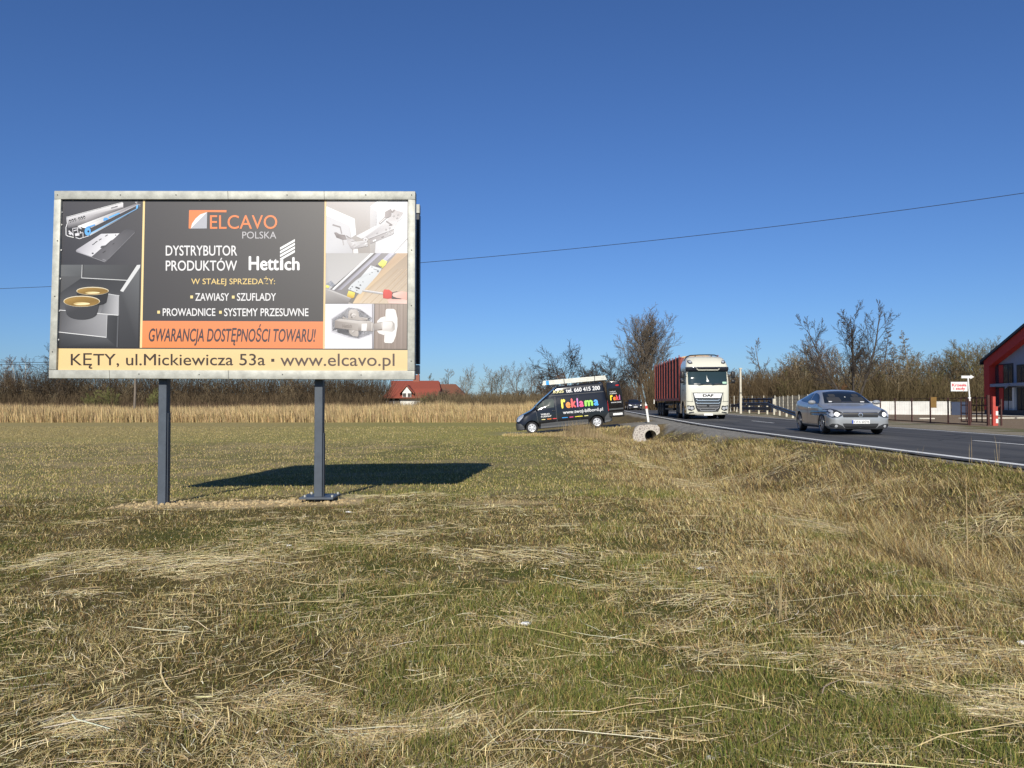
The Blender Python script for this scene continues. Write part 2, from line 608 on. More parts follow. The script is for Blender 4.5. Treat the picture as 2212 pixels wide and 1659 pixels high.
# ---------------------------------------------------------------- road
def strip(name, off0, off1, z, ys, m, crown=0.04, kind='structure', nseg=1, wob=0):
    V, F = [], []
    for i, y in enumerate(ys):
        for k in range(nseg + 1):
            o = off0 + (off1 - off0) * k / nseg
            if wob and k == 0:
                o += wob * (fbm(np.array([y * .9]), np.array([3.3]))[0] - .5)
            t = min(max(o / ROADW, 0), 1)
            V.append((float(xe(y)) + o, y, z + crown * 4 * t * (1 - t)))
    n = nseg + 1
    for i in range(len(ys) - 1):
        for k in range(nseg):
            F.append((i * n + k, i * n + k + 1, (i + 1) * n + k + 1, (i + 1) * n + k))
    mb = MB()
    mb.add(V, F)
    o = mb.build(name, m)
    if kind:
        put(o, kind=kind)
    return o

def asphalt():
    m = bpy.data.materials.new('asphalt')
    m.use_nodes = True
    nt = m.node_tree
    b = nt.nodes['Principled BSDF']
    b.inputs['Roughness'].default_value = .82
    b.inputs['Specular IOR Level'].default_value = .3
    tc = nt.nodes.new('ShaderNodeTexCoord')
    mp = nt.nodes.new('ShaderNodeMapping')
    mp.inputs['Scale'].default_value = (1.1, .05, 1)
    n1 = nt.nodes.new('ShaderNodeTexNoise')
    n1.inputs['Scale'].default_value, n1.inputs['Detail'].default_value = 1.4, 3
    n2 = nt.nodes.new('ShaderNodeTexNoise')
    n2.inputs['Scale'].default_value, n2.inputs['Detail'].default_value = 60, 4
    nt.links.new(tc.outputs['Object'], mp.inputs[0])
    nt.links.new(mp.outputs[0], n1.inputs['Vector'])
    nt.links.new(tc.outputs['Object'], n2.inputs['Vector'])
    r1 = nt.nodes.new('ShaderNodeValToRGB')
    r1.color_ramp.elements[0].position, r1.color_ramp.elements[1].position = .35, .66
    r1.color_ramp.elements[0].color = (.050, .049, .049, 1)
    r1.color_ramp.elements[1].color = (.098, .095, .090, 1)
    mr = nt.nodes.new('ShaderNodeMapRange')
    mr.inputs['To Min'].default_value, mr.inputs['To Max'].default_value = .6, 1.4
    sc = nt.nodes.new('ShaderNodeVectorMath')
    sc.operation = 'SCALE'
    nt.links.new(n1.outputs['Fac'], r1.inputs[0])
    nt.links.new(n2.outputs['Fac'], mr.inputs['Value'])
    nt.links.new(r1.outputs[0], sc.inputs[0])
    nt.links.new(mr.outputs[0], sc.inputs['Scale'])
    nt.links.new(sc.outputs[0], b.inputs['Base Color'])
    # hairline cracks
    wp = nt.nodes.new('ShaderNodeTexNoise')
    wp.inputs['Scale'].default_value, wp.inputs['Detail'].default_value = 1.2, 5
    ad = nt.nodes.new('ShaderNodeMix')
    ad.data_type = 'VECTOR'
    ad.inputs[0].default_value = .35
    nt.links.new(tc.outputs['Object'], wp.inputs['Vector'])
    nt.links.new(tc.outputs['Object'], ad.inputs[4])
    nt.links.new(wp.outputs['Color'], ad.inputs[5])
    vo = nt.nodes.new('ShaderNodeTexVoronoi')
    vo.feature = 'DISTANCE_TO_EDGE'
    vo.inputs['Scale'].default_value = .42
    nt.links.new(ad.outputs[1], vo.inputs['Vector'])
    ck = nt.nodes.new('ShaderNodeMapRange')
    ck.inputs['From Min'].default_value, ck.inputs['From Max'].default_value = .003, .010
    ck.inputs['To Min'].default_value = .45
    nt.links.new(vo.outputs['Distance'], ck.inputs['Value'])
    s2 = nt.nodes.new('ShaderNodeVectorMath')
    s2.operation = 'SCALE'
    nt.links.new(sc.outputs[0], s2.inputs[0])
    nt.links.new(ck.outputs[0], s2.inputs['Scale'])
    nt.links.new(s2.outputs[0], b.inputs['Base Color'])
    bp = nt.nodes.new('ShaderNodeBump')
    bp.inputs['Strength'].default_value, bp.inputs['Distance'].default_value = .3, .01
    nt.links.new(n2.outputs['Fac'], bp.inputs['Height'])
    nt.links.new(bp.outputs[0], b.inputs['Normal'])
    return m

M['asphalt'] = asphalt()
M['marking'] = mat('road_marking', (.74, .74, .70), .7, var=.12, scale=9, detail=9)
ys = np.concatenate([np.arange(-30, 120, 1.0), np.arange(120, 262, 4)])
strip('road', -.36, ROADW + .35, ZR, np.concatenate([np.arange(-30, 60, .25), np.arange(60, 262, 2)]), M['asphalt'], nseg=14, wob=.34)
strip('road_edge_line', -.07, .11, ZR + .005, ys, M['marking'])
strip('far_edge_line', ROADW - .1, ROADW + .06, ZR + .005, ys, M['marking'])
dash = MB()
for y0 in (15.5, 36.7, 56.5, 72, 84, 96):
    L = 4.4 if y0 < 60 else 6
    if y0 < 10:
        continue
    yy = np.linspace(y0, y0 + L, 8)
    V, F = [], []
    for y in yy:
        for o in (3.53, 3.65):
            V.append((float(xe(y)) + o, y, ZR + .046))
    F = [(2 * i, 2 * i + 1, 2 * i + 3, 2 * i + 2) for i in range(7)]
    dash.add(V, F)
put(dash.build('centre_line', M['marking']), kind='structure')
# ---------------------------------------------------------------- billboard
LEAN = math.tan(R(1.9))
def bpt(px, py, off=0.0):
    d = ray(px, py)
    # plane y = 11.25 + (z - 1.78) * LEAN - off
    t = (11.25 - off + (CAMZ - 1.78) * LEAN) / (d.y - d.z * LEAN)
    return Vector((d.x * t, d.y * t, CAMZ + d.z * t))

bo = Vector((-4.0, 11.35, 0.0))
board = empty('billboard', bo, label='large billboard on two grey posts in a pale galvanised frame, advertising furniture fittings', cat='billboard')
def bq(px, py, off=0.0):
    return bpt(px, py, off) - bo

def frame_bar(name, pts, d0, d1):
    mb = MB()
    f = [bq(*p, off=d1) for p in pts]
    back = [p + Vector((0, d1 - d0, 0)) for p in f]
    n = len(f)
    mb.add(f + back, [tuple(range(n)), tuple(range(2 * n - 1, n - 1, -1))] + [(i, (i + 1) % n, n + (i + 1) % n, n + i) for i in range(n)])
    return mb.build(name, M['galv'], board, bevel=.006, smooth=30)

TL, TR, BR, BL = (117, 412), (897, 413), (895.5, 820), (105, 817)
iTL, iTR, iBR, iBL = (131.5, 430), (881.5, 430.5), (880, 800.5), (121, 799.5)
frame_bar('frame_rail', [TL, TR, (897, 431), (117, 430)], -.1, .05)
frame_bar('frame_rail', [(105, 799), (895.5, 800.5), BR, BL], -.1, .05)
frame_bar('frame_stile', [(116.6, 430.6), iTL, (121.2, 798.4), (105.4, 798.4)], -.1, .048)
frame_bar('frame_stile', [iTR, (897, 431.6), (895.6, 799.9), (880, 799.9)], -.1, .048)
# back sheet behind the banner
mb = MB()
c4 = [bq(*p, off=-.03) for p in ((119, 414), (895, 415), (893.5, 818), (107, 815))]
mb.prism(c4, (0, .05, 0))
mb.build('back_sheet', M['darkmetal'], board)

# --- the printed banner: one sheet of flat print layers
AV, AF, AC = [], [], []
def c1(x, y): return ((100 + x * .30136) / 1.15732, (450 + y * .30139) / 1.15732)
def c2(x, y): return ((500 + x * .30136) / 1.15732, (450 + y * .30139) / 1.15732)
def z1(x, y): return ((150 + x * .11452) / 1.15732, (490 + y * .11453) / 1.15732)
def z2(x, y): return ((800 + x * .12054) / 1.15732, (490 + y * .12055) / 1.15732)
def z3(x, y): return ((800 + x * .1627) / 1.15732, (620 + y * .16275) / 1.15732)
INK = .70
def art(fn, poly, col, layer, grad=None):
    """col '#rrggbb' or a list with one colour per corner"""
    n = len(AV)
    for i, p in enumerate(poly):
        AV.append(tuple(bq(*fn(*p), off=.0012 * layer)))
        c = col[i % len(col)] if isinstance(col, (list, tuple)) else col
        AC.append(tuple(v * INK for v in lin(c)))
    AF.append(tuple(range(n, n + len(poly))))
def art_text(fn, s, box, col, layer, bold=0., shear=0.):
    V, F = text2d(s, bold, shear)
    n = len(AV)
    x0, y0, x1, y1 = box
    for u, v, k_ in V:
        AV.append(tuple(bq(*fn(x0 + u * (x1 - x0), y1 + v * (y0 - y1)), off=.0012 * layer + .0002 * k_)))
        AC.append(tuple(k * INK for k in lin(col)))
    AF.extend(tuple(i + n for i in f) for f in F)
def line(fn, a, b, w, col, layer):
    a, b = np.array(a, float), np.array(b, float)
    d = (b - a) / np.linalg.norm(b - a)
    q = np.array((-d[1], d[0])) * w / 2
    art(fn, [tuple(a + q), tuple(b + q), tuple(b - q), tuple(a - q)], col, layer)
def ell(cx, cy, rx, ry, a0=0, a1=360, n=20):
    return [(cx + rx * math.cos(R(a0 + (a1 - a0) * k / n)), cy + ry * math.sin(R(a0 + (a1 - a0) * k / n))) for k in range(n + (a1 - a0 < 360))]
I_ = lambda x, y: (x, y)
DK = '3b3a3e'
# ground colour of the sheet, its glare painted in, lighter towards the top right
art(I_, [(127, 430.5), (886, 430.5), (884, 804), (118, 803)], ['464448', '545152', '4a4746', '353439'], 1)
# left picture panels (dark)
art(c1, [(170, 150), (855, 152), (838, 703), (160, 703)], ['45444b', '4c4a4e', '454449', '32323a'], 2)
art(c1, [(164, 703), (840, 703), (832, 1390), (140, 1390)], ['5c5d60', '4b4b4e', '2a2a2f', '26262b'], 2)
# drawer runner
art(z1, [(140, 460), (1360, 135), (1380, 150), (1380, 262), (520, 600), (390, 655), (290, 690), (170, 700), (165, 600), (150, 490)], ['d5d4dc', 'f4f2f5', 'f1eff2', 'cfcbd0', '777478', '8a868a', '4f4d52', '58565b', '9f9da2', 'dedde2'], 3)
art(z1, [(545, 450), (1375, 235), (1372, 265), (560, 590)], ['cac7cb', 'a39fa4', '6c696d', '7d797e'], 4)
art(z1, [(390, 655), (1640, 170), (1720, 190), (690, 690), (520, 700)], ['f4f3f6', '6e6a70', 'b9b6bc', 'e3e1e6', 'ffffff'], 5)
art(z1, [(380, 660), (1640, 170), (1660, 190), (430, 690)], ['ffffff', '77737a', '8d8990', 'fdfcff'], 6)
art(z1, [(690, 690), (1710, 210), (1690, 270), (680, 800)], ['38373d', '38373d', '403f45', '45444a'], 5)
art(z1, [(660, 805), (1690, 262), (1680, 290), (650, 850)], ['86c3f5', '7fb4e8', '6c8fb0', 'bcdcf8'], 6)
art(z1, [(650, 850), (1500, 400), (1490, 415), (640, 880)], ['e8e6ea', '66646a', '55535a', '8d8b92'], 6)
art(z1, [(1060, 455), (1290, 360), (1310, 385), (1075, 485)], '62b8fb', 7)
art(z1, [(940, 530), (960, 480), (1010, 470), (1060, 490), (1040, 520), (960, 545)], '5aa9f2', 7)
art(z1, [(1660, 270), (1665, 205), (1710, 195), (1705, 250), (1690, 280)], '6db9f7', 7)
line(z1, (1640, 130), (1690, 170), 16, 'c9c7cc', 7); line(z1, (1680, 120), (1680, 180), 14, 'b9b7bc', 7); line(z1, (1690, 180), (1760, 185), 12, 'aaa8ae', 7); line(z1, (1740, 190), (1750, 240), 14, '9a989e', 7)
line(z1, (150, 475), (160, 600), 16, 'f6f6fa', 8); line(z1, (160, 595), (130, 690), 16, 'f6f6fa', 8); line(z1, (130, 685), (132, 850), 16, 'f6f6fa', 8); line(z1, (130, 845), (180, 880), 18, 'f6f6fa', 8); line(z1, (175, 875), (300, 905), 16, 'ffffff', 8)
line(z1, (140, 462), (1360, 136), 9, 'ffffff', 8)
art(z1, [(190, 700), (380, 670), (540, 700), (530, 860), (430, 930), (300, 890), (190, 860)], '2c2b31', 6)
for a_, b_, w_ in (((190, 760), (290, 850), 30), ((200, 800), (240, 840), 40), ((275, 700), (290, 880), 12), ((290, 705), (450, 690), 16), ((380, 680), (390, 800), 14), ((330, 850), (420, 830), 60), ((430, 700), (470, 720), 18), ((440, 770), (460, 820), 22), ((340, 905), (430, 935), 16), ((430, 935), (500, 905), 16), ((500, 800), (505, 910), 14), ((500, 910), (630, 870), 14), ((400, 820), (500, 790), 10), ((300, 760), (370, 740), 20)):
    line(z1, a_, b_, w_, 'e9e8ee', 8)
art(z1, ell(605, 770, 68, 95), ['7cc4ff', '5fb2fa', '4a9bea', '68b6fa'], 9)
art(z1, ell(618, 772, 22, 25), '20304e', 10)
art(z1, [(560, 680), (760, 615), (770, 640), (640, 690)], '5aa9f2', 9)
for k in range(3):
    for x0, y0 in ((215, 545), (415, 490)):
        art(z1, ell(x0 + k * 55, y0 - k * 16, 22, 30), '2b2a2f', 9)
        art(z1, [(x0 + k * 55 - 6, y0 - k * 16 + 5), (x0 + k * 55 + 22, y0 - k * 16 + 2), (x0 + k * 55 - 8, y0 - k * 16 + 34)], 'f0eff4', 10)
for k in range(3):
    line(z1, (1120 + k * 25, 270 - k * 6), (1130 + k * 25, 245 - k * 6), 12, '77747a', 9); line(z1, (1195 + k * 22, 248 - k * 6), (1205 + k * 22, 222 - k * 6), 11, '77747a', 9)
# flat plate fitting
art(z1, [(345, 1190), (370, 1165), (900, 825), (1300, 815), (1180, 930), (690, 1325), (355, 1215)], ['a19fa9', 'b4b2bb', 'dcdbe2', 'f5f4f8', 'f0eff4', 'dedde4', '8f8d97'], 3)
art(z1, [(690, 1325), (880, 1160), (1160, 945), (1400, 745), (1470, 722), (1640, 755), (1630, 800), (1060, 1375), (1000, 1445), (960, 1440)], ['55545a', '626066', '66646a', '545359', '4c4b51', '4f4e54', '5b5a60', '6e6d73', '55545a', '6a696f'], 4)
line(z1, (1630, 800), (1060, 1375), 10, '85848a', 5); line(z1, (355, 1215), (980, 1440), 8, 'aaa9b0', 5)
for x, y in ((705, 1065), (760, 1020), (850, 965), (985, 880)):
    line(z1, (x, y), (x + 55, y - 35), 15, '4a494f', 5)
art(z1, [(880, 1130), (900, 1090), (990, 1075), (1100, 980), (1140, 950), (1080, 1010), (1010, 1090), (930, 1140)], '58575d', 6)
art(z1, ell(712, 1250, 22, 14), '1d1c20', 6); art(z1, ell(1213, 852, 15, 11), '55545a', 6)
line(z1, (930, 1240), (995, 1195), 14, '39383d', 6); line(z1, (1145, 1055), (1185, 1028), 14, '403f44', 6)
art(z1, [(930, 1370), (1010, 1395), (1000, 1425), (925, 1395)], '8b8a91', 6)
# drawer with two bowls
art(c1, [(164, 703), (345, 703), (345, 800), (160, 800)], ['6b6d70', '626467', '55575a', '6a6c6f'], 3)
line(c1, (350, 703), (345, 815), 6, 'c9cacc', 4); line(c1, (356, 703), (352, 815), 8, '3d3d41', 4)
art(c1, [(362, 703), (800, 703), (730, 830), (358, 812)], ['55575a', '3f3f43', '3f3f43', '4a4b4e'], 3)
art(c1, [(160, 940), (345, 812), (730, 832), (660, 930), (655, 1120), (155, 1075)], ['3d3e42', '2d2e33', '36373b', '3a3b40', '98989c', '5a5b60'], 4)
line(c1, (345, 812), (735, 833), 6, 'd8d9db', 6)
art(c1, [(560, 940), (655, 960), (650, 1122), (500, 1108), (540, 1010)], ['8d8e92', 'b9b9bd', 'bdbdc1', '6c6d71', '7d7e82'], 5)
line(c1, (565, 945), (658, 960), 5, 'd8d9db', 6)
art(c1, [(155, 1078), (650, 1122), (560, 1122), (552, 1305), (145, 1262)], ['4a4a4e', '85858a', 'a6a6aa', '9a9a9e', '5a5a5f'], 5)
line(c1, (155, 1078), (650, 1122), 6, 'e6e6e8', 7); line(c1, (145, 1260), (550, 1305), 6, 'f0f0f2', 7); line(c1, (556, 1120), (550, 1308), 4, 'c9c9cc', 7)
art(c1, [(828, 703), (815, 1390), (655, 1390), (665, 925), (700, 890)], ['6b6d71', '2b2b30', '303035', '46474b', '55565a'], 6)
art(c1, [(665, 920), (805, 705), (832, 703), (830, 725), (690, 928)], 'dfe0e2', 7)
art(c1, [(560, 1122), (650, 1125), (640, 1388), (552, 1310)], ['3e3f43', '2f3034', '26262a', '3a3b3f'], 6)
line(c1, (648, 1130), (640, 1388), 12, '5a5b60', 7)
art(c1, [(145, 1265), (552, 1310), (640, 1350), (638, 1388), (140, 1388)], ['45464a', '55565a', '2f2f33', '232327', '26262a'], 5)
for cx, cy, rx, ry, h in ((436, 920, 135, 34, 90), (346, 1006, 152, 46, 0)):
    if h:
        art(c1, [(cx - rx, cy)] + ell(cx, cy + h, rx * .86, ry * .9, 180, 0, 12) + [(cx + rx, cy)], '1f1f23', 8)
    else:
        art(c1, ell(cx, cy + 95, rx * .85, 58, 180, 0, 12) + [(cx + rx, cy), (cx - rx, cy)], ['2c2c30', '3a3a3e', '5a5a5e', '2c2c30'], 8)
    art(c1, ell(cx, cy, rx, ry), 'e8dcc0', 9 if h else 11)
    art(c1, ell(cx, cy + 2, rx - 5, ry - 5), ['c9a45a', '8a6a2a', '6e5322', 'a37f3a', 'd8b870', 'b08c46'], 10 if h else 12)
    art(c1, ell(cx, cy + ry * .45, rx * .45, ry * .28), ['e8cf92', 'fff0c0', 'c4a052'], 11 if h else 13)
# yellow rules and the centre panel
art(c1, [(855, 152), (872, 152), (846, 1392), (828, 1392)], 'ffe0a2', 4)
art(c2, [(1034, 155), (1048, 155), (1036, 1400), (1020, 1400)], 'f3cf98', 4)
# maker's mark and name
art(c1, [(1237, 250), (1548, 250), (1546, 268), (1387, 266), (1330, 285), (1275, 340), (1250, 403), (1233, 402)], 'f58a4f', 3)
art(c1, [(1250, 403), (1262, 360), (1290, 320), (1330, 285), (1387, 266)], 'f4f2f2', 4)
art(c1, [(1250, 403), (1387, 266), (1384, 402)], 'b9bbc4', 4)
art_text(c1, 'ELCAVO', (1410, 291, 1968, 406), 'f58a4f', 3, bold=.004)
art_text(c1, 'POLSKA', (1678, 428, 1960, 486), 'c6c4c8', 3)
art_text(c1, 'DYSTRYBUTOR', (1043, 543, 1635, 628), 'f1f0f1', 3, bold=.012)
art_text(c1, 'PRODUKTÓW', (1043, 646, 1635, 753), 'f1f0f1', 3, bold=.012)
art_text(c2, 'Hett', (404, 632, 655, 750), 'ffffff', 3, bold=.026)
art(c2, [(664, 662), (690, 652), (690, 747), (664, 747)], 'ffffff', 3)
art_text(c2, 'ch', (700, 640, 826, 750), 'ffffff', 3, bold=.026)
for k in range(4):
    y = 560 + k * 30
    art(c2, [(664, y), (787, y - 70), (787, y - 50), (664, y + 20)], 'ffffff', 3)
art_text(c1, 'W STAŁEJ SPRZEDAŻY:', (1255, 801, 1950, 880), 'f6d78c', 3, bold=.004)
def bullets(fn, x, y):
    art(fn, [(x, y - 12), (x + 22, y - 12), (x + 22, y + 12), (x, y + 12)], 'fbe29c', 3)
bullets(c1, 1247, 970); bullets(c1, 1592, 971); bullets(c1, 973, 1096); bullets(c1, 1486, 1097)
art_text(c1, 'ZAWIASY', (1288, 938, 1568, 1002), 'f1f0f1', 3, bold=.012)
art_text(c1, 'SZUFLADY', (1634, 938, 1958, 1002), 'f1f0f1', 3, bold=.012)
art_text(c1, 'PROWADNICE', (1018, 1064, 1455, 1128), 'f1f0f1', 3, bold=.012)
art_text(c2, 'SYSTEMY PRZESUWNE', (200, 1064, 900, 1130), 'f1f0f1', 3, bold=.012)
art(c1, [(848, 1168), (2351, 1174), (2348, 1398), (843, 1391)], ['f5935c', 'f28c57', 'ef8a54', 'f2904f'], 3)
art_text(lambda x, y: c1(x, y + (x - 900) * .003), 'GWARANCJA DOSTĘPNOŚCI TOWARU!', (902, 1192, 2288, 1374), '4a3c40', 4, bold=.02, shear=.22)
art(I_, [(118, 752.7), (881, 756.2), (880, 803), (117, 803)], ['f6d596', 'ead09a', 'e6cb94', 'f0d094'], 4)
art_text(lambda x, y: c1(x, y), 'KĘTY, ul.Mickiewicza 53a', (255, 1436, 1868, 1566), '3b2c22', 5, bold=.006)
art(c1, [(1918, 1483), (1944, 1483), (1944, 1508), (1918, 1508)], '3b2c22', 5)
art_text(c2, 'www.elcavo.pl', (666, 1440, 1614, 1576), '5a4840', 5, bold=.006)
# right-hand pictures: hinge between two white boards
art(z2, [(133, 65), (1818, 72), (1812, 1186), (118, 1186)], ['c2bcbc', 'd5d2d5', 'a8a19e', '9c9592'], 3)
art(z2, [(133, 410), (610, 615), (640, 860), (680, 1186), (118, 1186)], ['d2d2d8', 'd6d5da', 'cfced3', 'c2c1c6', 'cfcfd5'], 4)
art(z2, [(133, 215), (718, 470), (612, 618), (133, 410)], ['fbfbfb', 'f4f5f5', 'fdfdfd', 'f2f2f4'], 5)
art(z2, [(718, 470), (750, 800), (650, 870), (612, 618)], ['f8f9f9', 'e8e8ea', 'dcdce0', 'f2f3f4'], 5)
art(z2, [(690, 1100), (780, 1090), (795, 1186), (695, 1186)], 'f2f2f4', 5)
art(z2, [(1040, 220), (1175, 325), (1170, 640), (1140, 1186), (1035, 1186)], ['d9d7db', 'cecdd2', 'b9b5b8', 'a6a09f', 'aaa5a4'], 4)
art(z2, [(1040, 220), (1240, 68), (1470, 70), (1175, 325)], ['f2f2f3', 'fdfdfd', 'ffffff', 'f4f4f5'], 5)
art(z2, [(1175, 325), (1470, 70), (1818, 72), (1812, 880), (1530, 1186), (1140, 1186)], ['dadadf', 'e6e6ea', 'dcdbe0', 'e8e8ec', 'e3e3e8', 'd6d6dc'], 4)
art(z2, [(1812, 900), (1812, 1186), (1535, 1186)], 'f4f5f8', 5)
line(z2, (1812, 885), (1530, 1186), 9, 'a09ca2', 6)
art(z2, [(740, 830), (1150, 620), (1340, 560), (1560, 290), (1730, 345), (1610, 540), (1530, 690), (1030, 900), (960, 850), (860, 890)], ['dedcdf', 'e6e5e8', 'd5d3d7', 'c2bcbf', 'b9b2b4', 'd6d4d8', 'dddce0', 'cfcdd2', 'b2aeb2', 'dad9dd'], 6)
art(z2, [(1030, 895), (1530, 685), (1540, 750), (1510, 800), (1040, 990)], ['a59fa2', 'bdb9bc', 'd2d0d3', 'c6c3c6', 'a19b9e'], 7)
art(z2, [(720, 1000), (960, 930), (1000, 1000), (960, 1040), (730, 1090)], ['b3aeb1', 'd0ced2', 'a39da0', 'c2bec1', 'aaa5a8'], 7)
art(z2, [(560, 830), (740, 930), (740, 1010), (720, 1110), (640, 1090), (560, 950)], ['a7a1a4', 'd0cdd1', 'e2e1e4', 'b5b0b3', 'a09a9d', 'c4c0c3'], 7)
art(z2, [(640, 960), (900, 930), (960, 960), (720, 1060)], ['d9d8db', 'e0dfe2', 'b7b3b6', 'cfcdd0'], 8)
art(z2, ell(945, 905, 48, 48), ['efeef0', 'bdb9bc', '9a9497', 'dcdade'], 8); art(z2, ell(945, 908, 20, 20), 'a39da0', 9)
art(z2, ell(695, 1020, 40, 40), ['e2e1e4', 'b2adb0', 'd2d0d3'], 9); art(z2, ell(955, 1010, 42, 38), ['f4f4f6', 'aaa5a8', 'd2d0d3'], 8)
art(z2, [(290, 760), (340, 750), (400, 790), (520, 810), (560, 900), (470, 910), (340, 860)], ['736a6c', '9b9395', '837a7c', '7c7375', '9c9496', '857c7e', '6a6163'], 6)
line(z2, (260, 595), (410, 640), 30, '9b9496', 6); line(z2, (415, 630), (450, 780), 24, '9b9598', 6); line(z2, (470, 910), (490, 1020), 22, 'b3aeb1', 6); line(z2, (540, 820), (640, 880), 14, '8d8689', 9)
art(z2, [(1350, 330), (1470, 265), (1495, 310), (1470, 420), (1390, 460), (1340, 450)], ['a0989a', '938a8d', 'a59d9f', '8f878a', '7f7679', 'a8a0a3'], 8)
line(z2, (1230, 570), (1360, 450), 42, 'a29b9e', 8); line(z2, (1240, 560), (1360, 455), 14, 'f2f2f4', 9); line(z2, (1490, 340), (1550, 285), 36, '978f92', 8); line(z2, (1370, 520), (1490, 600), 26, '8d8588', 8); line(z2, (1430, 605), (1500, 600), 18, '7b7376', 9)
for x, y in ((1180, 765), (1367, 690), (1445, 665), (1527, 408), (1598, 452), (1618, 380)):
    art(z2, ell(x, y, 24, 22), ['c4c1c5', 'a8a4a8', 'cfcdd1'], 9)
art(z2, [(1095, 920), (1160, 895), (1165, 925), (1100, 950)], 'f6f6f8', 9); art(z2, [(1270, 850), (1320, 830), (1325, 850), (1275, 870)], '7f787b', 9)
art(z2, [(1620, 540), (1690, 440), (1725, 350), (1710, 440), (1640, 520)], 'fafafc', 9)
for x, y in ((1420, 760), (1470, 730), (1500, 770), (1440, 800), (1400, 780)):
    art(z2, ell(x, y, 26, 22), ['eeeef0', 'a19c9f', 'd8d6d9'], 9)
line(z2, (1020, 890), (1530, 690), 8, '8b8588', 9); line(z2, (650, 945), (740, 925), 8, '8b8588', 9)
# drawer bottom with screwdriver
art(z3, [(92, 79), (1342, 79), (1335, 858), (80, 853)], ['b5b3b4', 'b8a596', 'd8c6b4', 'aaa6a6'], 3)
art(z3, [(92, 79), (800, 79), (170, 640), (88, 600)], ['b6b4b5', 'bcbaba', 'c6c4c6', 'b4b2b4'], 4)
art(z3, [(190, 600), (240, 575), (170, 500), (90, 555)], 'b5b9c6', 4)
art(z3, [(92, 565), (150, 585), (130, 615), (88, 605)], 'e8e86a', 6)
art(z3, [(790, 79), (1180, 79), (500, 853), (90, 690)], ['8d898e', '9a9599', '78736f', '8f8c90'], 4)
art(z3, [(780, 79), (830, 79), (215, 650), (185, 635)], ['fbfbfd', 'eeeef2', 'c6c6cf', 'ffffff'], 5)
art(z3, [(870, 79), (945, 79), (330, 640), (265, 650)], ['a5a3ae', 'c4c3d6', 'aeadbd', '8e8c98'], 5)
art(z3, [(830, 79), (865, 79), (245, 655), (215, 650)], ['5f5c60', '6b686c', '77747a', '6a676b'], 5)
art(z3, [(1060, 79), (1150, 79), (1000, 220), (960, 180)], ['c4c3d4', 'dcdbe8', 'b9b8c9', 'd0cfe0'], 5)
art(z3, [(780, 268), (950, 320), (880, 420), (620, 710), (430, 630), (480, 560), (560, 490), (620, 450), (700, 360)], ['e4e8ed', 'd2d6db', 'dde1e6', 'cdd1d6', 'e1e5ea', 'd6dadf', 'dfe3e8', 'ccd0d5', 'e6eaef'], 7)
for x, y, r in ((798, 292, 10), (800, 375, 9), (765, 405, 8), (660, 520, 9), (620, 570, 14), (495, 595, 11), (470, 625, 11), (565, 650, 10), (590, 520, 8), (890, 360, 16)):
    art(z3, ell(x, y, r, r * .8), '77797e', 8)
line(z3, (820, 320), (900, 345), 10, '8a8c91', 8); line(z3, (545, 600), (610, 625), 22, '3c3a3d', 8)
for k in range(4):
    line(z3, (858 + k * 22, 280 + k * 6), (880 + k * 22, 262 + k * 6), 8, '55535a', 8)
art(z3, [(890, 240), (960, 175), (1035, 205), (1010, 260), (960, 310), (905, 265)], ['e8e27a', 'f1f07a', 'f4f59a', 'e2dc64', 'c8bf4a', 'e0da70'], 8)
art(z3, [(415, 720), (440, 655), (540, 685), (525, 760), (490, 775), (415, 745)], ['e8d25a', 'f6ec74', 'eede5a', 'd8b53a', 'c89f38', 'caa440'], 8)
art(z3, [(90, 640), (470, 780), (430, 853), (80, 853)], ['b0acac', 'a19c9c', '7d7878', '8a8685'], 6)
art(z3, [(90, 640), (470, 780), (490, 770), (160, 640)], 'c2bfbf', 7)
art(z3, [(1180, 79), (1342, 79), (1342, 100), (700, 660), (600, 853), (500, 853), (570, 730), (950, 330)], ['c9ad92', 'c0a68c', 'c6ac94', 'd8bf9c', 'd8c0a0', 'e2c9a4', 'd0b289', 'c4a688'], 6)
art(z3, [(1342, 100), (1338, 858), (600, 853), (700, 660)], ['a8937f', 'cdbba8', 'd9c6ae', 'c2a98c'], 6)
for k in range(10):
    a0 = 640 + k * 66
    line(z3, (a0, 853 - k * 3), (min(a0 + 560, 1338), max(853 - (560) * .95, 110 + k * 70)), 5, ('b89a7a', 'd9c4a8')[k % 2], 7)
line(z3, (650, 650), (970, 700), 34, 'b3b0b2', 9); line(z3, (650, 643), (970, 692), 10, 'efeef0', 10)
art(z3, [(1035, 790), (1100, 770), (1338, 785), (1336, 858), (1060, 853)], ['e9b9b0', 'e6b3a8', 'eec6ba', 'f1d2c8', 'efcdc4'], 8)
art(z3, [(965, 690), (985, 635), (1060, 640), (1115, 680), (1110, 775), (1030, 780), (970, 770)], ['d8453c', 'e05048', 'dd5148', 'd0483f', 'b8382f', 'cf453c', 'c23a32'], 9)
art(z3, [(1110, 680), (1180, 665), (1240, 690), (1250, 785), (1100, 782)], ['4a4244', '5a5153', '4e4648', '3f3739', '463e40'], 10)
art(z3, [(1110, 720), (1130, 690), (1260, 665), (1338, 680), (1336, 790), (1180, 765), (1125, 745)], ['eec3b8', 'f3d0c6', 'efc5ba', 'e6b3a6', 'e2ac9f', 'e9bbaf', 'ecc0b4'], 11)
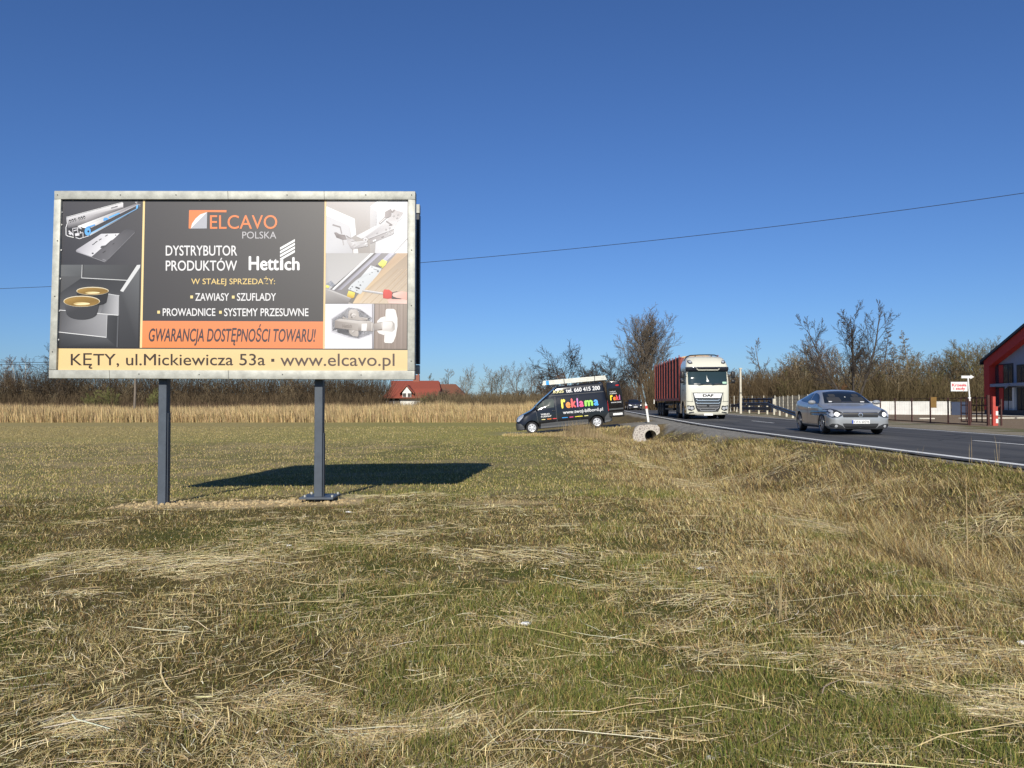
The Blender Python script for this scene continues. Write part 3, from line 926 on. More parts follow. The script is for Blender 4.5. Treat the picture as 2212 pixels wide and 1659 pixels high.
# concealed hinge
art(z3, [(80, 857), (820, 857), (815, 1545), (72, 1545)], ['e9e9ef', 'dcdbe4', 'f2f1f6', 'f6f5fa'], 4)
art(z3, [(840, 860), (1338, 860), (1332, 1552), (825, 1548)], ['a89890', 'a29288', '8f7f76', '96867c'], 4)
for k in range(16):
    line(z3, (850 + k * 31, 862), (842 + k * 31, 1548), 4 + k % 3 * 2, ('978a82', 'b0a199', '8b7d75')[k % 3], 5)
art(z3, [(800, 860), (842, 860), (830, 1548), (797, 1548)], ['8e8b92', 'd8d7de', 'c6c4cc', '77747b'], 6)
line(z3, (838, 860), (826, 1548), 8, '4a4744', 7)
for k, (g, e) in enumerate((('d4d3da', 46), ('c2c1c8', 26))):
    art(z3, [(210 - e, 1100 - e * .3), (440, 940 - e), (600 + e * .4, 960 - e), (800, 1100 - e), (800, 1290 + e), (590, 1375 + e * .6), (440, 1340 + e), (215 - e, 1250 + e)], [g, 'e4e3ea', 'e6e5ec', 'e0dfe6', 'dddce3', g, g, g], 5)
art(z3, [(430, 1090), (440, 975), (475, 942), (560, 945), (592, 985), (605, 1060), (735, 1075), (730, 1110), (640, 1115), (345, 1085), (350, 1050)], ['aaa19c', 'c0b8b3', 'd5cfcb', 'cfc8c4', 'b5ada8', 'bbb3ae', 'd0cac6', '9f9691', 'b9b1ac', 'aba39e', 'c2bab5'], 7)
art(z3, ell(505, 1035, 42, 48), ['cfc7c2', '7b726d', '5f5651', 'b3aaa5', 'f0ebe8'], 8); art(z3, ell(508, 1038, 26, 28), ['f4f0ee', 'a79e99', 'e6e1de'], 9)
art(z3, [(445, 1260), (590, 1265), (592, 1345), (570, 1362), (500, 1350), (450, 1310)], ['b5ada8', 'c4bcb7', 'a9a19c', 'b9b1ac', 'c2bab5', 'aaa29d'], 6)
art(z3, ell(512, 1290, 24, 24), ['efeae7', '8d847f', 'ccc5c1'], 8)
art(z3, [(228, 1115), (300, 1085), (600, 1120), (760, 1120), (820, 1150), (815, 1280), (640, 1275), (228, 1225)], ['9a918d', 'cbc4c0', 'd6d0cc', 'c4bdb8', 'b0a8a3', '9b928d', 'a8a09b', '8c837f'], 8)
art(z3, [(228, 1118), (590, 1165), (585, 1270), (228, 1228)], ['958c88', 'b7afaa', 'b0a8a3', '8e8581'], 9)
art(z3, [(640, 1165), (720, 1160), (715, 1272), (635, 1272)], ['f6f4f2', 'ffffff', 'efeceb', 'e6e2e0'], 9)
art(z3, [(790, 1150), (820, 1165), (815, 1285), (785, 1275)], ['e0dbd8', 'b0a8a3', '8d847f', 'c9c2be'], 9)
art_text(z3, 'Hettich', (345, 1168, 490, 1232), '7a706b', 10, bold=.01)
art(z3, [(815, 1165), (950, 1145), (955, 1240), (830, 1275)], ['aaa19c', 'cdc6c2', 'b3aba6', '8f8681'], 8)
art(z3, [(1000, 1050), (930, 1070), (880, 1120), (875, 1150), (1000, 1130)], 'f1eeec', 7); art(z3, [(875, 1270), (900, 1310), (985, 1340), (1000, 1260)], 'efebe9', 7)
art(z3, [(1010, 950), (1030, 935), (1130, 935), (1160, 955), (1190, 1080), (1190, 1200), (1165, 1350), (1130, 1440), (1100, 1462), (1000, 1458), (985, 1440)], 'f3f1ef', 7)
art(z3, [(940, 1150), (990, 1118), (1110, 1120), (1145, 1160), (1150, 1250), (1110, 1285), (960, 1270)], ['d6d1ce', 'e4e0dd', 'c6c0bc', 'a59d98', 'b8b0ab', 'cfc9c5', 'e0dbd8'], 9)
art(z3, [(970, 1135), (1100, 1130), (1125, 1170), (1095, 1240), (965, 1240)], ['f4f2f0', 'e6e2e0', 'cdc7c3', 'dcd7d4', 'eae6e4'], 10)

M['banner'] = colmat('banner_vinyl', .42, .38)
me = bpy.data.meshes.new('banner')
me.from_pydata(AV, [], AF)
a = me.color_attributes.new('Col', 'FLOAT_COLOR', 'POINT')
a.data.foreach_set('color', np.concatenate([np.array(AC, np.float32), np.ones((len(AC), 1), np.float32)], 1).ravel())
link('banner', me, M['banner'], board)
# eyelets along the top and left edges
mb = MB()
for fn, x, y in [(z1, 38, 68), (z1, 275, 68), (z1, 573, 68), (z1, 1135, 66), (z1, 1768, 62), (c1, 1085, 157), (c1, 1320, 160), (c1, 1572, 155), (c1, 1818, 157), (c2, 244, 155), (c2, 492, 158), (c2, 740, 160), (c2, 987, 160), (c2, 1230, 160), (z1, 30, 352), (z1, 28, 626), (z1, 18, 1180), (c1, 165, 818), (c1, 155, 1086), (c1, 150, 1325)]:
    p = bq(*fn(x, y), off=.02)
    mb = MB()
    mb.lathe([(0, .001), (0, .012), (.012, .014)], 10, 'y', p)
    mb.build('eyelet', M['white'], board, smooth=40)

# posts, base plate, second panel behind
def post(px0, px1, ybase, yd, stiff):
    x0, x1 = P(px0, 900, yd).x, P(px1, 900, yd).x
    mb = MB()
    zt = 4.3
    mb.box((Vector(((x0 + x1) / 2, yd + .07, (zt - .3) / 2)) - bo), (x1 - x0, .14, zt + .3))
    o = mb.build('post', M['post'], board, bevel=.008)
    mb = MB()
    mb.box((Vector((x1 + .003, yd + .085, stiff / 2 - .15)) - bo), (.02, .09, stiff + .3))
    mb.build('stiffener', M['post'], o, bevel=.005)
    return o
post(341.5, 359, 0, 11.36, 1.28)
p2 = post(679, 696.5, 0, 11.40, .98)
mb = MB()
pc = P(687, 1078, 11.5)
mb.box(Vector((pc.x + .03, 11.52, .035)) - bo, (.50, .52, .03))
mb.build('base_plate', M['post'], board, bevel=.006)
for sx in (-.18, .22):
    for sy in (-.19, .19):
        mb = MB()
        mb.lathe([(0, .018), (.03, .018), (.03, .001)], 6, 'z', Vector((pc.x + .03 + sx, 11.52 + sy, .05)) - bo)
        mb.build('anchor_bolt', M['galv'], board)
# rear panel
xl, xr = -6.72, -1.44
mb = MB()
mb.box(Vector(((xl + xr) / 2, 12.02, (1.93 + 4.52) / 2)) - bo, (xr - xl - .12, .06, 2.35))
mb.build('rear_sheet', M['darkmetal'], board)
for z in (1.95, 4.46):
    mb = MB()
    mb.box(Vector(((xl + xr) / 2, 12.0, z)) - bo, (xr - xl, .12, .14))
    mb.build('rear_rail', M['galv'], board, bevel=.006)
for x in (xl + .05, xr - .05):
    mb = MB()
    mb.box(Vector((x, 12.0, (2.03 + 4.38) / 2)) - bo, (.10, .16, 2.34))
    mb.build('rear_stile', M['darkmetal'], board, bevel=.006)
for x in (-5.05, -2.85):
    for z in (2.2, 3.2, 4.2):
        mb = MB()
        mb.bar(Vector((x + .1, 11.5, z)) - bo, Vector((x + .1, 11.95, z)) - bo, .06, .06)
        mb.build('spacer', M['darkmetal'], board)
# sheet seams and rivets of the frame
M['seam'] = mat('dark_seam', (.10, .10, .095), .8)
for (xa, ya, xb, yb) in ((492, 412.5, 492.6, 430), (493, 800, 493.6, 818), (236, 799.8, 236.7, 817), (700, 412.5, 700.5, 430.5)):
    mb = MB()
    mb.bar(bq(xa, ya, off=.0505), bq(xb, yb, off=.0505), .007, .002, up=(0, 1, 0))
    mb.build('seam', M['seam'], board)
for px, py in ((124, 421), (124, 520), (118, 640), (113, 760), (889, 421), (889, 540), (888.5, 660), (888, 780), (260, 421), (380, 421), (620, 421), (790, 421), (300, 808), (430, 809), (610, 809), (780, 810)):
    mb = MB()
    mb.lathe([(0, .001), (-.004, .008), (.01, .010)], 8, 'y', bq(px, py, off=.053))
    mb.build('rivet', M['seam'], board)
# ---------------------------------------------------------------- vehicles (local axes: x forward, y to the driver's left, z up)
def wheel(parent, x, y, r, w, style, side):
    """side +1: outer face towards +y"""
    t = MB()
    prof = [(-w / 2, r * .66), (-w / 2, r * .9), (-w / 2 + .025, r * .985), (-w / 2 + .05, r), (w / 2 - .05, r), (w / 2 - .025, r * .985), (w / 2, r * .9), (w / 2 - .005, r * .7), (w / 2 - .01, r * .66), (w / 2 - .05, r * .62), (-w / 2 + .02, r * .6), (-w / 2, r * .66)]
    t.lathe(prof, 32, 'y')
    o = t.build('wheel', M['rubber'], parent, smooth=40)
    o.location = (x, y, r)
    if side < 0:
        o.rotation_euler = (0, 0, PI)
    m = MB()
    if style == 'alloy':
        m.lathe([(w / 2 - .012, r * .74), (w / 2 + .002, r * .73), (w / 2 - .01, r * .68), (w / 2 - .06, r * .62)], 32, 'y')
        m.lathe([(w / 2 - .015, .001), (w / 2 - .012, r * .13), (w / 2 - .05, r * .16)], 16, 'y')
        for k in range(10):
            q = 2 * PI * (k // 2) / 5 + (.17 if k % 2 else -.17)
            q0 = 2 * PI * (k // 2) / 5 + (.5 if k % 2 else -.5)
            a = Vector((math.cos(q0) * r * .10, w / 2 - .022, math.sin(q0) * r * .10))
            b = Vector((math.cos(q) * r * .70, w / 2 - .012, math.sin(q) * r * .70))
            m.bar(a, b, .03, .028, up=(0, 1, 0))
        rim = m.build('rim', M['alu'], o, smooth=30)
        d = MB()
        d.lathe([(w / 2 - .075, .001), (w / 2 - .075, r * .6)], 24, 'y')
        d.build('brake_disc', M['darkmetal'], o)
    elif style == 'cap':
        m.lathe([(w / 2 + .012, .001), (w / 2 + .012, r * .16), (w / 2, r * .24)], 24, 'y')
        m.lathe([(w / 2 - .004, r * .52), (w / 2 + .006, r * .6), (w / 2 - .005, r * .66), (w / 2 - .03, r * .66)], 30, 'y')
        for k in range(6):
            q = 2 * PI * k / 6 + .2
            da = .36
            v = []
            for rr, dq in ((r * .2, -.5), (r * .2, .5), (r * .54, da), (r * .54, -da)):
                v.append((math.cos(q + dq) * rr, w / 2 + .004, math.sin(q + dq) * rr))
            m.prism(v, (0, .008, 0))
        rim = m.build('rim', M['hubcap'], o, smooth=30)
        d = MB()
        d.lathe([(w / 2 - .03, .001), (w / 2 - .03, r * .62)], 24, 'y')
        d.build('wheel_disc', M['black'], o)
    else:
        m.lathe([(w / 2 - .01, r * .68), (w / 2 - .03, r * .6), (w / 2 - .10, r * .5), (w / 2 - .10, r * .3), (w / 2 - .02, r * .28), (w / 2 - .01, r * .16), (w / 2, .001)], 28, 'y')
        for k in range(10):
            q = 2 * PI * k / 10
            m.lathe([(w / 2 - .1, .016), (w / 2 - .06, .016), (w / 2 - .06, .001)], 6, 'y', (math.cos(q) * r * .4, 0, math.sin(q) * r * .4))
        m.build('rim', M['darkmetal' if style == 'truckdark' else 'galv'], o, smooth=30)
    return o

def arch_cut(body, xs, r, z, ymax, depth, solver='EXACT'):
    for x in xs:
        for s in (-1, 1):
            c = MB()
            c.tube([(x, s * (ymax - depth), z), (x, s * (ymax + .3), z)], r, 36)
            cut(body, c, solver)

def car_body(root, paint, dx=0., roof=0.):
    """two-door hatchback shell"""
    def sec(x, zb, wb, zm, wm, zk, wk, zt, wt, zc):
        # bottom centre, sill, flank, shoulder, roof rail, roof, centre
        return (x, [(0, zb), (wb, zb), (wm, zm), (wm * .995, (zm + zk) / 2), (wk, zk), (wt, zt), (wt * .62, zc - (zc - zt) * .25), (0, zc)])
    secs = [
        sec(2.15, .27, .52, .42, .62, .53, .60, .60, .52, .625),
        sec(2.12, .21, .66, .42, .755, .585, .725, .665, .62, .69),
        sec(2.00, .18, .76, .45, .855, .655, .82, .735, .69, .76),
        sec(1.76, .17, .80, .48, .876, .72, .845, .795, .70, .825),
        sec(1.40, .18, .80, .52, .877, .80, .84, .865, .70, .885),
        sec(1.02, .18, .80, .52, .876, .87, .84, .93, .72, .955),
        sec(.70, .18, .80, .52, .876, .90, .845, 1.07, .68, 1.12),
        sec(.35, .18, .80, .52, .876, .905, .845, 1.22, .62, 1.285),
        sec(.0, .18, .80, .52, .876, .91, .845, 1.305, .59, 1.37),
        sec(-.45, .18, .80, .52, .876, .93, .845, 1.335, .585, 1.405),
        sec(-.95, .18, .80, .52, .876, .95, .845, 1.30, .58, 1.375),
        sec(-1.40, .19, .80, .54, .877, .985, .845, 1.235, .57, 1.32),
        sec(-1.80, .22, .79, .56, .868, 1.01, .82, 1.14, .59, 1.20),
        sec(-2.02, .27, .75, .58, .84, 1.0, .78, 1.06, .60, 1.09),
        sec(-2.13, .34, .66, .60, .78, .92, .70, .97, .52, .99),
    ]
    b = loft(secs, 'body', paint, root, nx=4, ns=3)
    arch_cut(b, (1.235, -1.38), .375, .315, .89, .34)
    shade(b, 32)
    return b

def hatchback(root, paint, reg, lights_on, style='alloy'):
    b = car_body(root, paint)
    bv = bvh_of(b)
    G, K = M['glass'], M['black']
    # glass
    decal('windscreen', [[(-.70, .955), (-.35, .965), (0, .968), (.35, .965), (.70, .955), (.66, 1.06), (.585, 1.235), (.545, 1.30), (.3, 1.335), (0, 1.345), (-.3, 1.335), (-.545, 1.30), (-.585, 1.235), (-.66, 1.06)]], 'F', bv, G, root, .006)
    for pl in 'LR':
        decal('door_window', [[(.74, .945), (.60, 1.04), (.42, 1.135), (.22, 1.215), (.0, 1.27), (-.22, 1.29), (-.30, 1.285), (-.26, .955), (.2, .945)]], pl, bv, G, root, .006)
        decal('quarter_window', [[(-.345, .965), (-.385, 1.285), (-.65, 1.275), (-.95, 1.245), (-1.25, 1.18), (-1.52, 1.085), (-1.35, 1.03), (-.8, .985)]], pl, bv, G, root, .006)
        decal('door_seam', [[(.80, .30), (.812, .30), (.812, .93), (.80, .93)], [(-.40, .30), (-.388, .30), (-.33, .93), (-.342, .93)], [(-.40, .29), (.812, .29), (.812, .30), (-.40, .30)]], pl, bv, K, root, .003)
        decal('sill_trim', [[(-.95, .20), (.82, .20), (.82, .225), (-.95, .225)]], pl, bv, K, root, .004)
        s = 1 if pl == 'L' else -1
        hb = MB()
        hb.box((-.22, s * .893, .80), (.19, .035, .035))
        hb.build('door_handle', paint, root, bevel=.012, smooth=40)
        mr = MB()
        mr.lathe([(-.08, .001), (-.075, .055), (-.03, .082), (.03, .086), (.06, .07), (.085, .001)], 16, 'x', (0, 0, 0))
        mo = mr.build('wing_mirror', paint, root, smooth=50)
        mo.location = (.60, s * 1.0, .985)
        mo.scale = (1.0, 1.35, .85)
        st = MB()
        st.bar((.58, s * .84, .955), (.60, s * .95, .965), .06, .03)
        st.build('mirror_arm', K, mo).parent = root
        # lamps
        h = decal('headlight', [[(s * .50, .645), (s * .54, .575), (s * .64, .53), (s * .80, .52), (s * .89, .575), (s * .90, .67), (s * .855, .765), (s * .76, .785), (s * .64, .735)]], 'F', bv, M['lampdark'], root, .010)
        for cy, cz, rr in ((s * .68, .615, .062), (s * .80, .60, .055), (s * .795, .70, .045)):
            decal('reflector', [ellipse(cy, cz, rr, rr)], 'F', bv, M['bulb'] if (lights_on and rr > .06) else M['lamp'], h, .018)
        decal('fog_surround', [[(s * .45, .20), (s * .60, .20), (s * .84, .24), (s * .86, .29), (s * .80, .34), (s * .66, .33), (s * .52, .27)]], 'F', bv, M['lampdark'], root, .006)
        decal('fog_light', [ellipse(s * .70, .265, .04, .04)], 'F', bv, M['lamp'], root, .012)
        decal('tail_light', [[(s * .58, .75), (s * .80, .75), (s * .80, .98), (s * .62, .98)]], 'B', bv, M['red_lamp'], root, .005)
    decal('bonnet_edge', [[(-.50, .672), (.50, .672), (.505, .69), (-.505, .69)]], 'F', bv, M['chrome'], root, .012)
    decal('grille', [[(-.50, .53), (.50, .53), (.525, .60), (.50, .668), (-.50, .668), (-.525, .60)]], 'F', bv, K, root, .006)
    decal('grille_bar', [[(-.49, .594), (.49, .594), (.49, .618), (-.49, .618)], [(-.47, .556), (.47, .556), (.47, .566), (-.47, .566)]], 'F', bv, M['lampdark'], root, .011)
    ring = [ellipse(0, .60, .062, .062, 24)]
    e = decal('emblem', ring, 'F', bv, M['chrome'], root, .016)
    decal('emblem_field', [ellipse(0, .60, .048, .048, 20)], 'F', bv, K, e, .019)
    decal('emblem_bolt', [[(-.06, .608), (.012, .608), (.0, .596), (.06, .592), (-.012, .592), (.0, .604)]], 'F', bv, M['chrome'], e, .022)
    decal('lower_grille', [[(-.44, .205), (.44, .205), (.50, .28), (.515, .345), (-.515, .345), (-.50, .28)]], 'F', bv, K, root, .006)
    decal('lower_grille_bar', [[(-.46, .235), (.46, .235), (.46, .245), (-.46, .245)], [(-.48, .275), (.48, .275), (.48, .285), (-.48, .285)]], 'F', bv, M['lampdark'], root, .010)
    decal('bumper_lip', [[(-.72, .145), (.72, .145), (.70, .175), (-.70, .175)]], 'F', bv, M['black'], root, .012)
    pm = MB()
    pm.box((2.165, 0.0, .395), (.012, .52, .115))
    pl_ = pm.build('number_plate', M['plate'], root, bevel=.004)
    bm_ = MB()
    bm_.box((2.172, -.238, .395), (.004, .04, .105))
    bm_.build('plate_band', M['plate_blue'], pl_)
    if reg:
        V, F = text2d(reg, .0)
        me = bpy.data.meshes.new('plate_lettering')
        me.from_pydata([(2.1735, -.205 + u * .445, .355 + v * .08) for u, v, _ in V], [], F)
        link('plate_lettering', me, M['ink'], pl_)
    rp = MB()
    rp.box((-2.14, 0.0, .62), (.012, .52, .115))
    rp.build('number_plate', M['plate'], root)
    for x in (1.235, -1.38):
        for s in (1, -1):
            wheel(root, x, s * .78, .326, .215, style, s)
    # seats and wheel seen through the screen
    return b

M['bulb'] = mat('lit_headlamp', (.9, .9, .9), .2)
M['bulb'].node_tree.nodes['Principled BSDF'].inputs['Emission Color'].default_value = (1, .96, .88, 1)
M['bulb'].node_tree.nodes['Principled BSDF'].inputs['Emission Strength'].default_value = .7
M['silver'] = mat('silver_paint', (.335, .35, .365), .28, .35, spec=.5, coat=.6, var=.03)
M['navy'] = mat('dark_blue_paint', (.012, .014, .028), .3, .2, spec=.5, coat=.6)

sc_ = empty('silver_car', (10.75, 25.4, ZR + .045), (0, 0, R(-96)), 'silver two-door hatchback driving on the near lane, closest car to the camera', 'car')
hatchback(sc_, M['silver'], 'KWA·60596', True)
wb = bvh_of([c for c in sc_.children if c.name.startswith('windscreen')][0])
# things behind the screen: stickers low on the glass
for nm, box in (('sticker', (.40, .985, .52, 1.01)), ('sticker', (-.56, .99, -.46, 1.02))):
    decal(nm, [rrect(*box, r=.008)], 'F', wb, M['plate'], sc_, .004)
decal('dashboard', [[(-.60, .966), (.60, .966), (.56, 1.0), (-.56, 1.0)]], 'F', wb, M['lampdark'], sc_, .003)
M['interior'] = mat('grey_upholstery', (.030, .032, .037), .9)
for y0 in (-.36, .36):
    decal('head_rest', [rrect(y0 - .10, 1.16, y0 + .10, 1.25, .03)], 'F', wb, M['interior'], sc_, .003)
    decal('seat', [rrect(y0 - .20, 1.0, y0 + .20, 1.15, .05)], 'F', wb, M['interior'], sc_, .003)
decal('screen_glint', [[(-.60, 1.10), (-.50, 1.24), (-.44, 1.26), (-.56, 1.06)]], 'F', wb, M['vanglass0'], sc_, .004) if False else None
# dangling charm by the mirror
mb = MB()
mb.lathe([(-.05, .001), (-.04, .03), (0, .045), (.04, .03), (.05, .001)], 10, 'z')
ch_ = mb.build('mirror_charm', M['white'], sc_, smooth=50)
ch_.location = (.62, .02, 1.12)

fc = empty('dark_car', (16.0, 101.5, ZR + .03), (0, 0, R(-92)), 'small dark blue car with lit headlamps far down the road', 'car')
hatchback(fc, M['navy'], '', True, 'cap')

# ------------------------------------------------ black panel van
M['vanblack'] = mat('black_van_paint', (.009, .009, .010), .14, .0, spec=.5, coat=.15, var=.1)
M['vangrey'] = mat('grey_van_plastic', (.055, .058, .062), .55, var=.12, scale=10)
def flat(name, srgb, rough=.45):
    return mat(name, lin(srgb), rough)
M['vanglass'] = mat('tinted_van_glass', (.075, .085, .07), .06, spec=.6)
M['tx_white'] = mat('white_vinyl', (.62, .62, .62), .45)
M['tx_yel'] = mat('yellow_vinyl', (.80, .66, .03), .45)
M['tx_cream'] = mat('cream_vinyl', (.72, .66, .30), .45)
M['tx_org'] = mat('orange_vinyl', (.80, .22, .02), .45)
M['tx_red'] = mat('red_vinyl', (.75, .06, .06), .45)
M['tx_pur'] = mat('violet_vinyl', (.50, .17, .45), .45)
M['tx_pink'] = mat('pink_vinyl', (.72, .05, .20), .45)
M['tx_green'] = mat('green_vinyl', (.25, .62, .06), .45)
M['tx_blue'] = mat('blue_vinyl', (.03, .30, .75), .45)

van = empty('panel_van', (0, 0, 0), label='black panel van with colourful lettering and a ladder box on its roof, rear door open', cat='van')
def vsec(x, zb, wb, wm, zk, wk, zt, wt, zc):
    return (x, [(0, zb), (wb, zb), (wm, zb + .12), (wm, (zb + zk) * .5), (wk, zk), (wk - (wk - wt) * .5, (zk + zt) * .5), (wt, zt), (wt * .8, zc - .012), (0, zc)])
vs = [
    vsec(2.585, .26, .45, .55, .56, .52, .62, .42, .64),
    vsec(2.55, .24, .66, .74, .66, .70, .74, .58, .77),
    vsec(2.44, .23, .80, .90, .80, .82, .88, .66, .92),
    vsec(2.20, .23, .86, .95, .93, .87, 1.01, .70, 1.05),
    vsec(1.90, .23, .88, .952, 1.05, .88, 1.14, .74, 1.17),
    vsec(1.62, .23, .88, .952, 1.17, .90, 1.28, .78, 1.32),
    vsec(1.30, .23, .88, .952, 1.24, .91, 1.56, .76, 1.60),
    vsec(.95, .23, .88, .952, 1.27, .91, 1.84, .74, 1.87),
    vsec(.72, .23, .88, .952, 1.28, .915, 2.00, .75, 2.03),
    vsec(.42, .23, .88, .952, 1.28, .918, 2.22, .74, 2.25),
    vsec(.22, .23, .88, .952, 1.28, .918, 2.32, .73, 2.35),
    vsec(-.30, .23, .88, .952, 1.28, .918, 2.36, .735, 2.39),
    vsec(-1.20, .23, .88, .952, 1.28, .918, 2.375, .735, 2.405),
    vsec(-2.10, .23, .88, .952, 1.28, .915, 2.37, .735, 2.40),
    vsec(-2.24, .26, .88, .95, 1.28, .91, 2.33, .73, 2.36),
    vsec(-2.42, .28, .88, .945, 1.28, .905, 1.50, .80, 1.55),
    vsec(-2.50, .30, .86, .93, 1.02, .90, 1.15, .82, 1.18),
    vsec(-2.57, .32, .80, .88, .62, .86, .72, .80, .74),
]
vb = loft(vs, 'body', M['vanblack'], van, nx=3, ns=3)
arch_cut(vb, (1.75, -1.75), .40, .325, .965, .36)
shade(vb, 34)
vv = bvh_of(vb)
K = M['black']
for pl in 'LR':
    decal('door_window', [[(1.43, 1.33), (1.36, 1.42), (1.12, 1.62), (.90, 1.77), (.62, 1.79), (.50, 1.77), (.46, 1.70), (.47, 1.32), (.9, 1.30)]], pl, vv, M['vanglass'], van, .007)
    decal('window_bar', [[(1.02, 1.31), (1.05, 1.31), (1.05, 1.69), (1.02, 1.70)]], pl, vv, K, van, .011)
    decal('door_seam', [[(.385, .5), (.40, .5), (.40, 1.86), (.385, 1.86)], [(1.39, .55), (1.405, .55), (1.46, 1.2), (1.445, 1.2)], [(.36, .5), (.37, .5), (.37, 1.86), (.36, 1.86)], [(-.87, .5), (-.86, .5), (-.86, 1.86), (-.87, 1.86)]], pl, vv, M['vangrey'], van, .004)
    decal('side_panel', [rrect(-.82, 1.16, .26, 1.80, .05), rrect(-2.08, 1.16, -.92, 1.80, .05)], pl, vv, M['vanblack'], van, .006)
    decal('lower_cladding', [[(1.28, .27), (1.26, .50), (.4, .53), (-.8, .53), (-1.28, .52), (-1.28, .30), (-.6, .26)]], pl, vv, M['vangrey'], van, .010)
    decal('roof_panel', [[(.62, 1.98), (.36, 2.18), (.22, 2.28), (-.3, 2.31), (-2.1, 2.32), (-2.2, 1.96), (-1, 1.96)]], pl, vv, M['vanblack'], van, .006)
    decal('roof_gutter', [[(.70, 1.925), (-2.24, 1.905), (-2.24, 1.935), (.70, 1.955)]], pl, vv, M['vangrey'], van, .012)
    decal('bumper', [[(2.70, .24), (2.70, .56), (2.35, .60), (2.17, .42), (2.15, .24)]], pl, vv, M['vangrey'], van, .010)
    decal('rear_bumper', [[(-2.16, .28), (-2.18, .55), (-2.40, .78), (-2.56, .78), (-2.6, .32)]], pl, vv, M['vangrey'], van, .010)
    decal('headlight', [[(2.52, .72), (2.42, .70), (2.20, .90), (2.12, 1.03), (2.22, 1.04), (2.42, .92)]], pl, vv, M['lamp'], van, .008)
    decal('tail_light', [[(-2.40, .86), (-2.52, .88), (-2.46, 1.42), (-2.40, 1.44)]], pl, vv, M['red_lamp'], van, .008)
    s = 1 if pl == 'L' else -1
    mr = MB()
    mr.box((0, 0, 0), (.10, .20, .26))
    mo = mr.build('wing_mirror', K, van, bevel=.035, smooth=50)
    mo.location = (1.42, s * 1.03, 1.38)
    hb = MB()
    hb.box((.50, s * .956, 1.12), (.16, .03, .05))
    hb.build('door_handle', K, van, bevel=.01)
decal('bumper', [[(-.85, .28), (.85, .28), (.85, .60), (-.85, .60)]], 'F', vv, M['vangrey'], van, .012)
decal('windscreen', [[(-.74, 1.33), (.74, 1.33), (.68, 1.88), (-.68, 1.88)]], 'F', vv, M['glass'], van, .008)
# lettering on the left side (reads from the nose to the tail)
L = 'L'
xs = [(.08, -.15, 'r', 'tx_yel', 1.21, 1.71), (-.16, -.41, 'e', 'tx_org', 1.21, 1.53), (-.45, -.72, 'k', 'tx_red', 1.21, 1.70), (-.76, -.83, 'l', 'tx_pur', 1.21, 1.70), (-.88, -1.12, 'a', 'tx_pink', 1.205, 1.53), (-1.17, -1.62, 'm', 'tx_green', 1.21, 1.535), (-1.66, -1.92, 'a', 'tx_blue', 1.205, 1.53)]
for a0, a1, s, m, z0, z1_ in xs:
    decal_text('lettering', s, L, (a0, z0, a1, z1_), vv, M[m], van, .016, bold=.05)
decal_text('lettering', 'www.twoj-bilbord.pl', L, (.03, .855, -2.12, 1.09), vv, M['tx_white'], van, .016, bold=.02)
decal_text('lettering', 'WIELKI', L, (1.22, .945, .76, 1.035), vv, M['tx_white'], van, .016, bold=.03)
decal_text('lettering', 'FORMAT', L, (1.22, .825, .66, .915), vv, M['tx_white'], van, .016, bold=.03)
decal_text('lettering', 'KRiS', L, (.43, 2.05, -.12, 2.21), vv, M['tx_cream'], van, .016, bold=.02)
decal_text('lettering', 'tel. 660 415 200', L, (-.24, 2.03, -2.08, 2.25), vv, M['tx_white'], van, .016, bold=.03)
for k, (m, a0, a1) in enumerate((('tx_cream', 1.2, 1.0), ('tx_org', .9, .68), ('tx_red', .6, .4), ('tx_blue', .1, -.2), ('tx_pink', -.3, -.5), ('tx_yel', -.6, -1.0), ('tx_cream', -1.1, -1.3))):
    decal('stripe', [[(a0, .70), (a1, .70), (a1, .735), (a0, .735)]], L, vv, M[m], van, .014)
for x in (1.75, -1.75):
    for s in (1, -1):
        wheel(van, x, s * .83, .325, .23, 'cap', s)
# rear: right-hand door closed, shade of the load space painted black on the left, left door swung out
decal('load_space_shade', [[(.06, .62), (.80, .62), (.80, 1.3), (.70, 2.2), (.06, 2.2)]], 'B', vv, M['ink'], van, .006)  # flat black patch painted as the shade inside the load space
door = MB()
prof = [(-.02, .52), (-.81, .50), (-.82, 1.1), (-.76, 1.9), (-.68, 2.40), (-.60, 2.44), (-.10, 2.42), (.0, 2.34), (.03, 1.9), (.0, 1.3)]
door.prism([(x, 0, z) for x, z in prof], (0, .05, 0))
dr = door.build('rear_door', M['vanblack'], van, bevel=.02, smooth=40)
dr.location = (-2.42, .93, 0)
dr.rotation_euler = (0, 0, R(-4))
def on_door(name, poly, m, off):
    mb = MB()
    mb.prism([(x, .05 + off, z) for x, z in poly], (0, .004, 0))
    return mb.build(name, m, dr)
def door_text(s, box, m, bold=.02):
    V, F = text2d(s, bold)
    a0, b0, a1, b1 = box
    me = bpy.data.meshes.new('lettering')
    me.from_pydata([(a0 + u * (a1 - a0), .063 + .0006 * k, b0 + v * (b1 - b0)) for u, v, k in V], [], F)
    link('lettering', me, m, dr)
on_door('door_panel', rrect(-.72, 1.15, -.08, 2.06, .06), M['vanblack'], .002)
on_door('dark_recess', rrect(-.80, .56, -.03, .80, .02), M['ink'], .002)
on_door('door_strip', rrect(-.79, .90, -.02, .98, .01), M['vangrey'], .002)
on_door('number_plate', rrect(-.72, .61, -.22, .72, .01), M['plate'], .006)
on_door('brake_light', ellipse(-.56, 2.20, .10, .04), M['red_lamp'], .004)
door_text('WIELKI', (-.14, 1.84, -.46, 1.90), M['tx_white'])
door_text('FORMAT', (-.14, 1.74, -.52, 1.80), M['tx_white'])
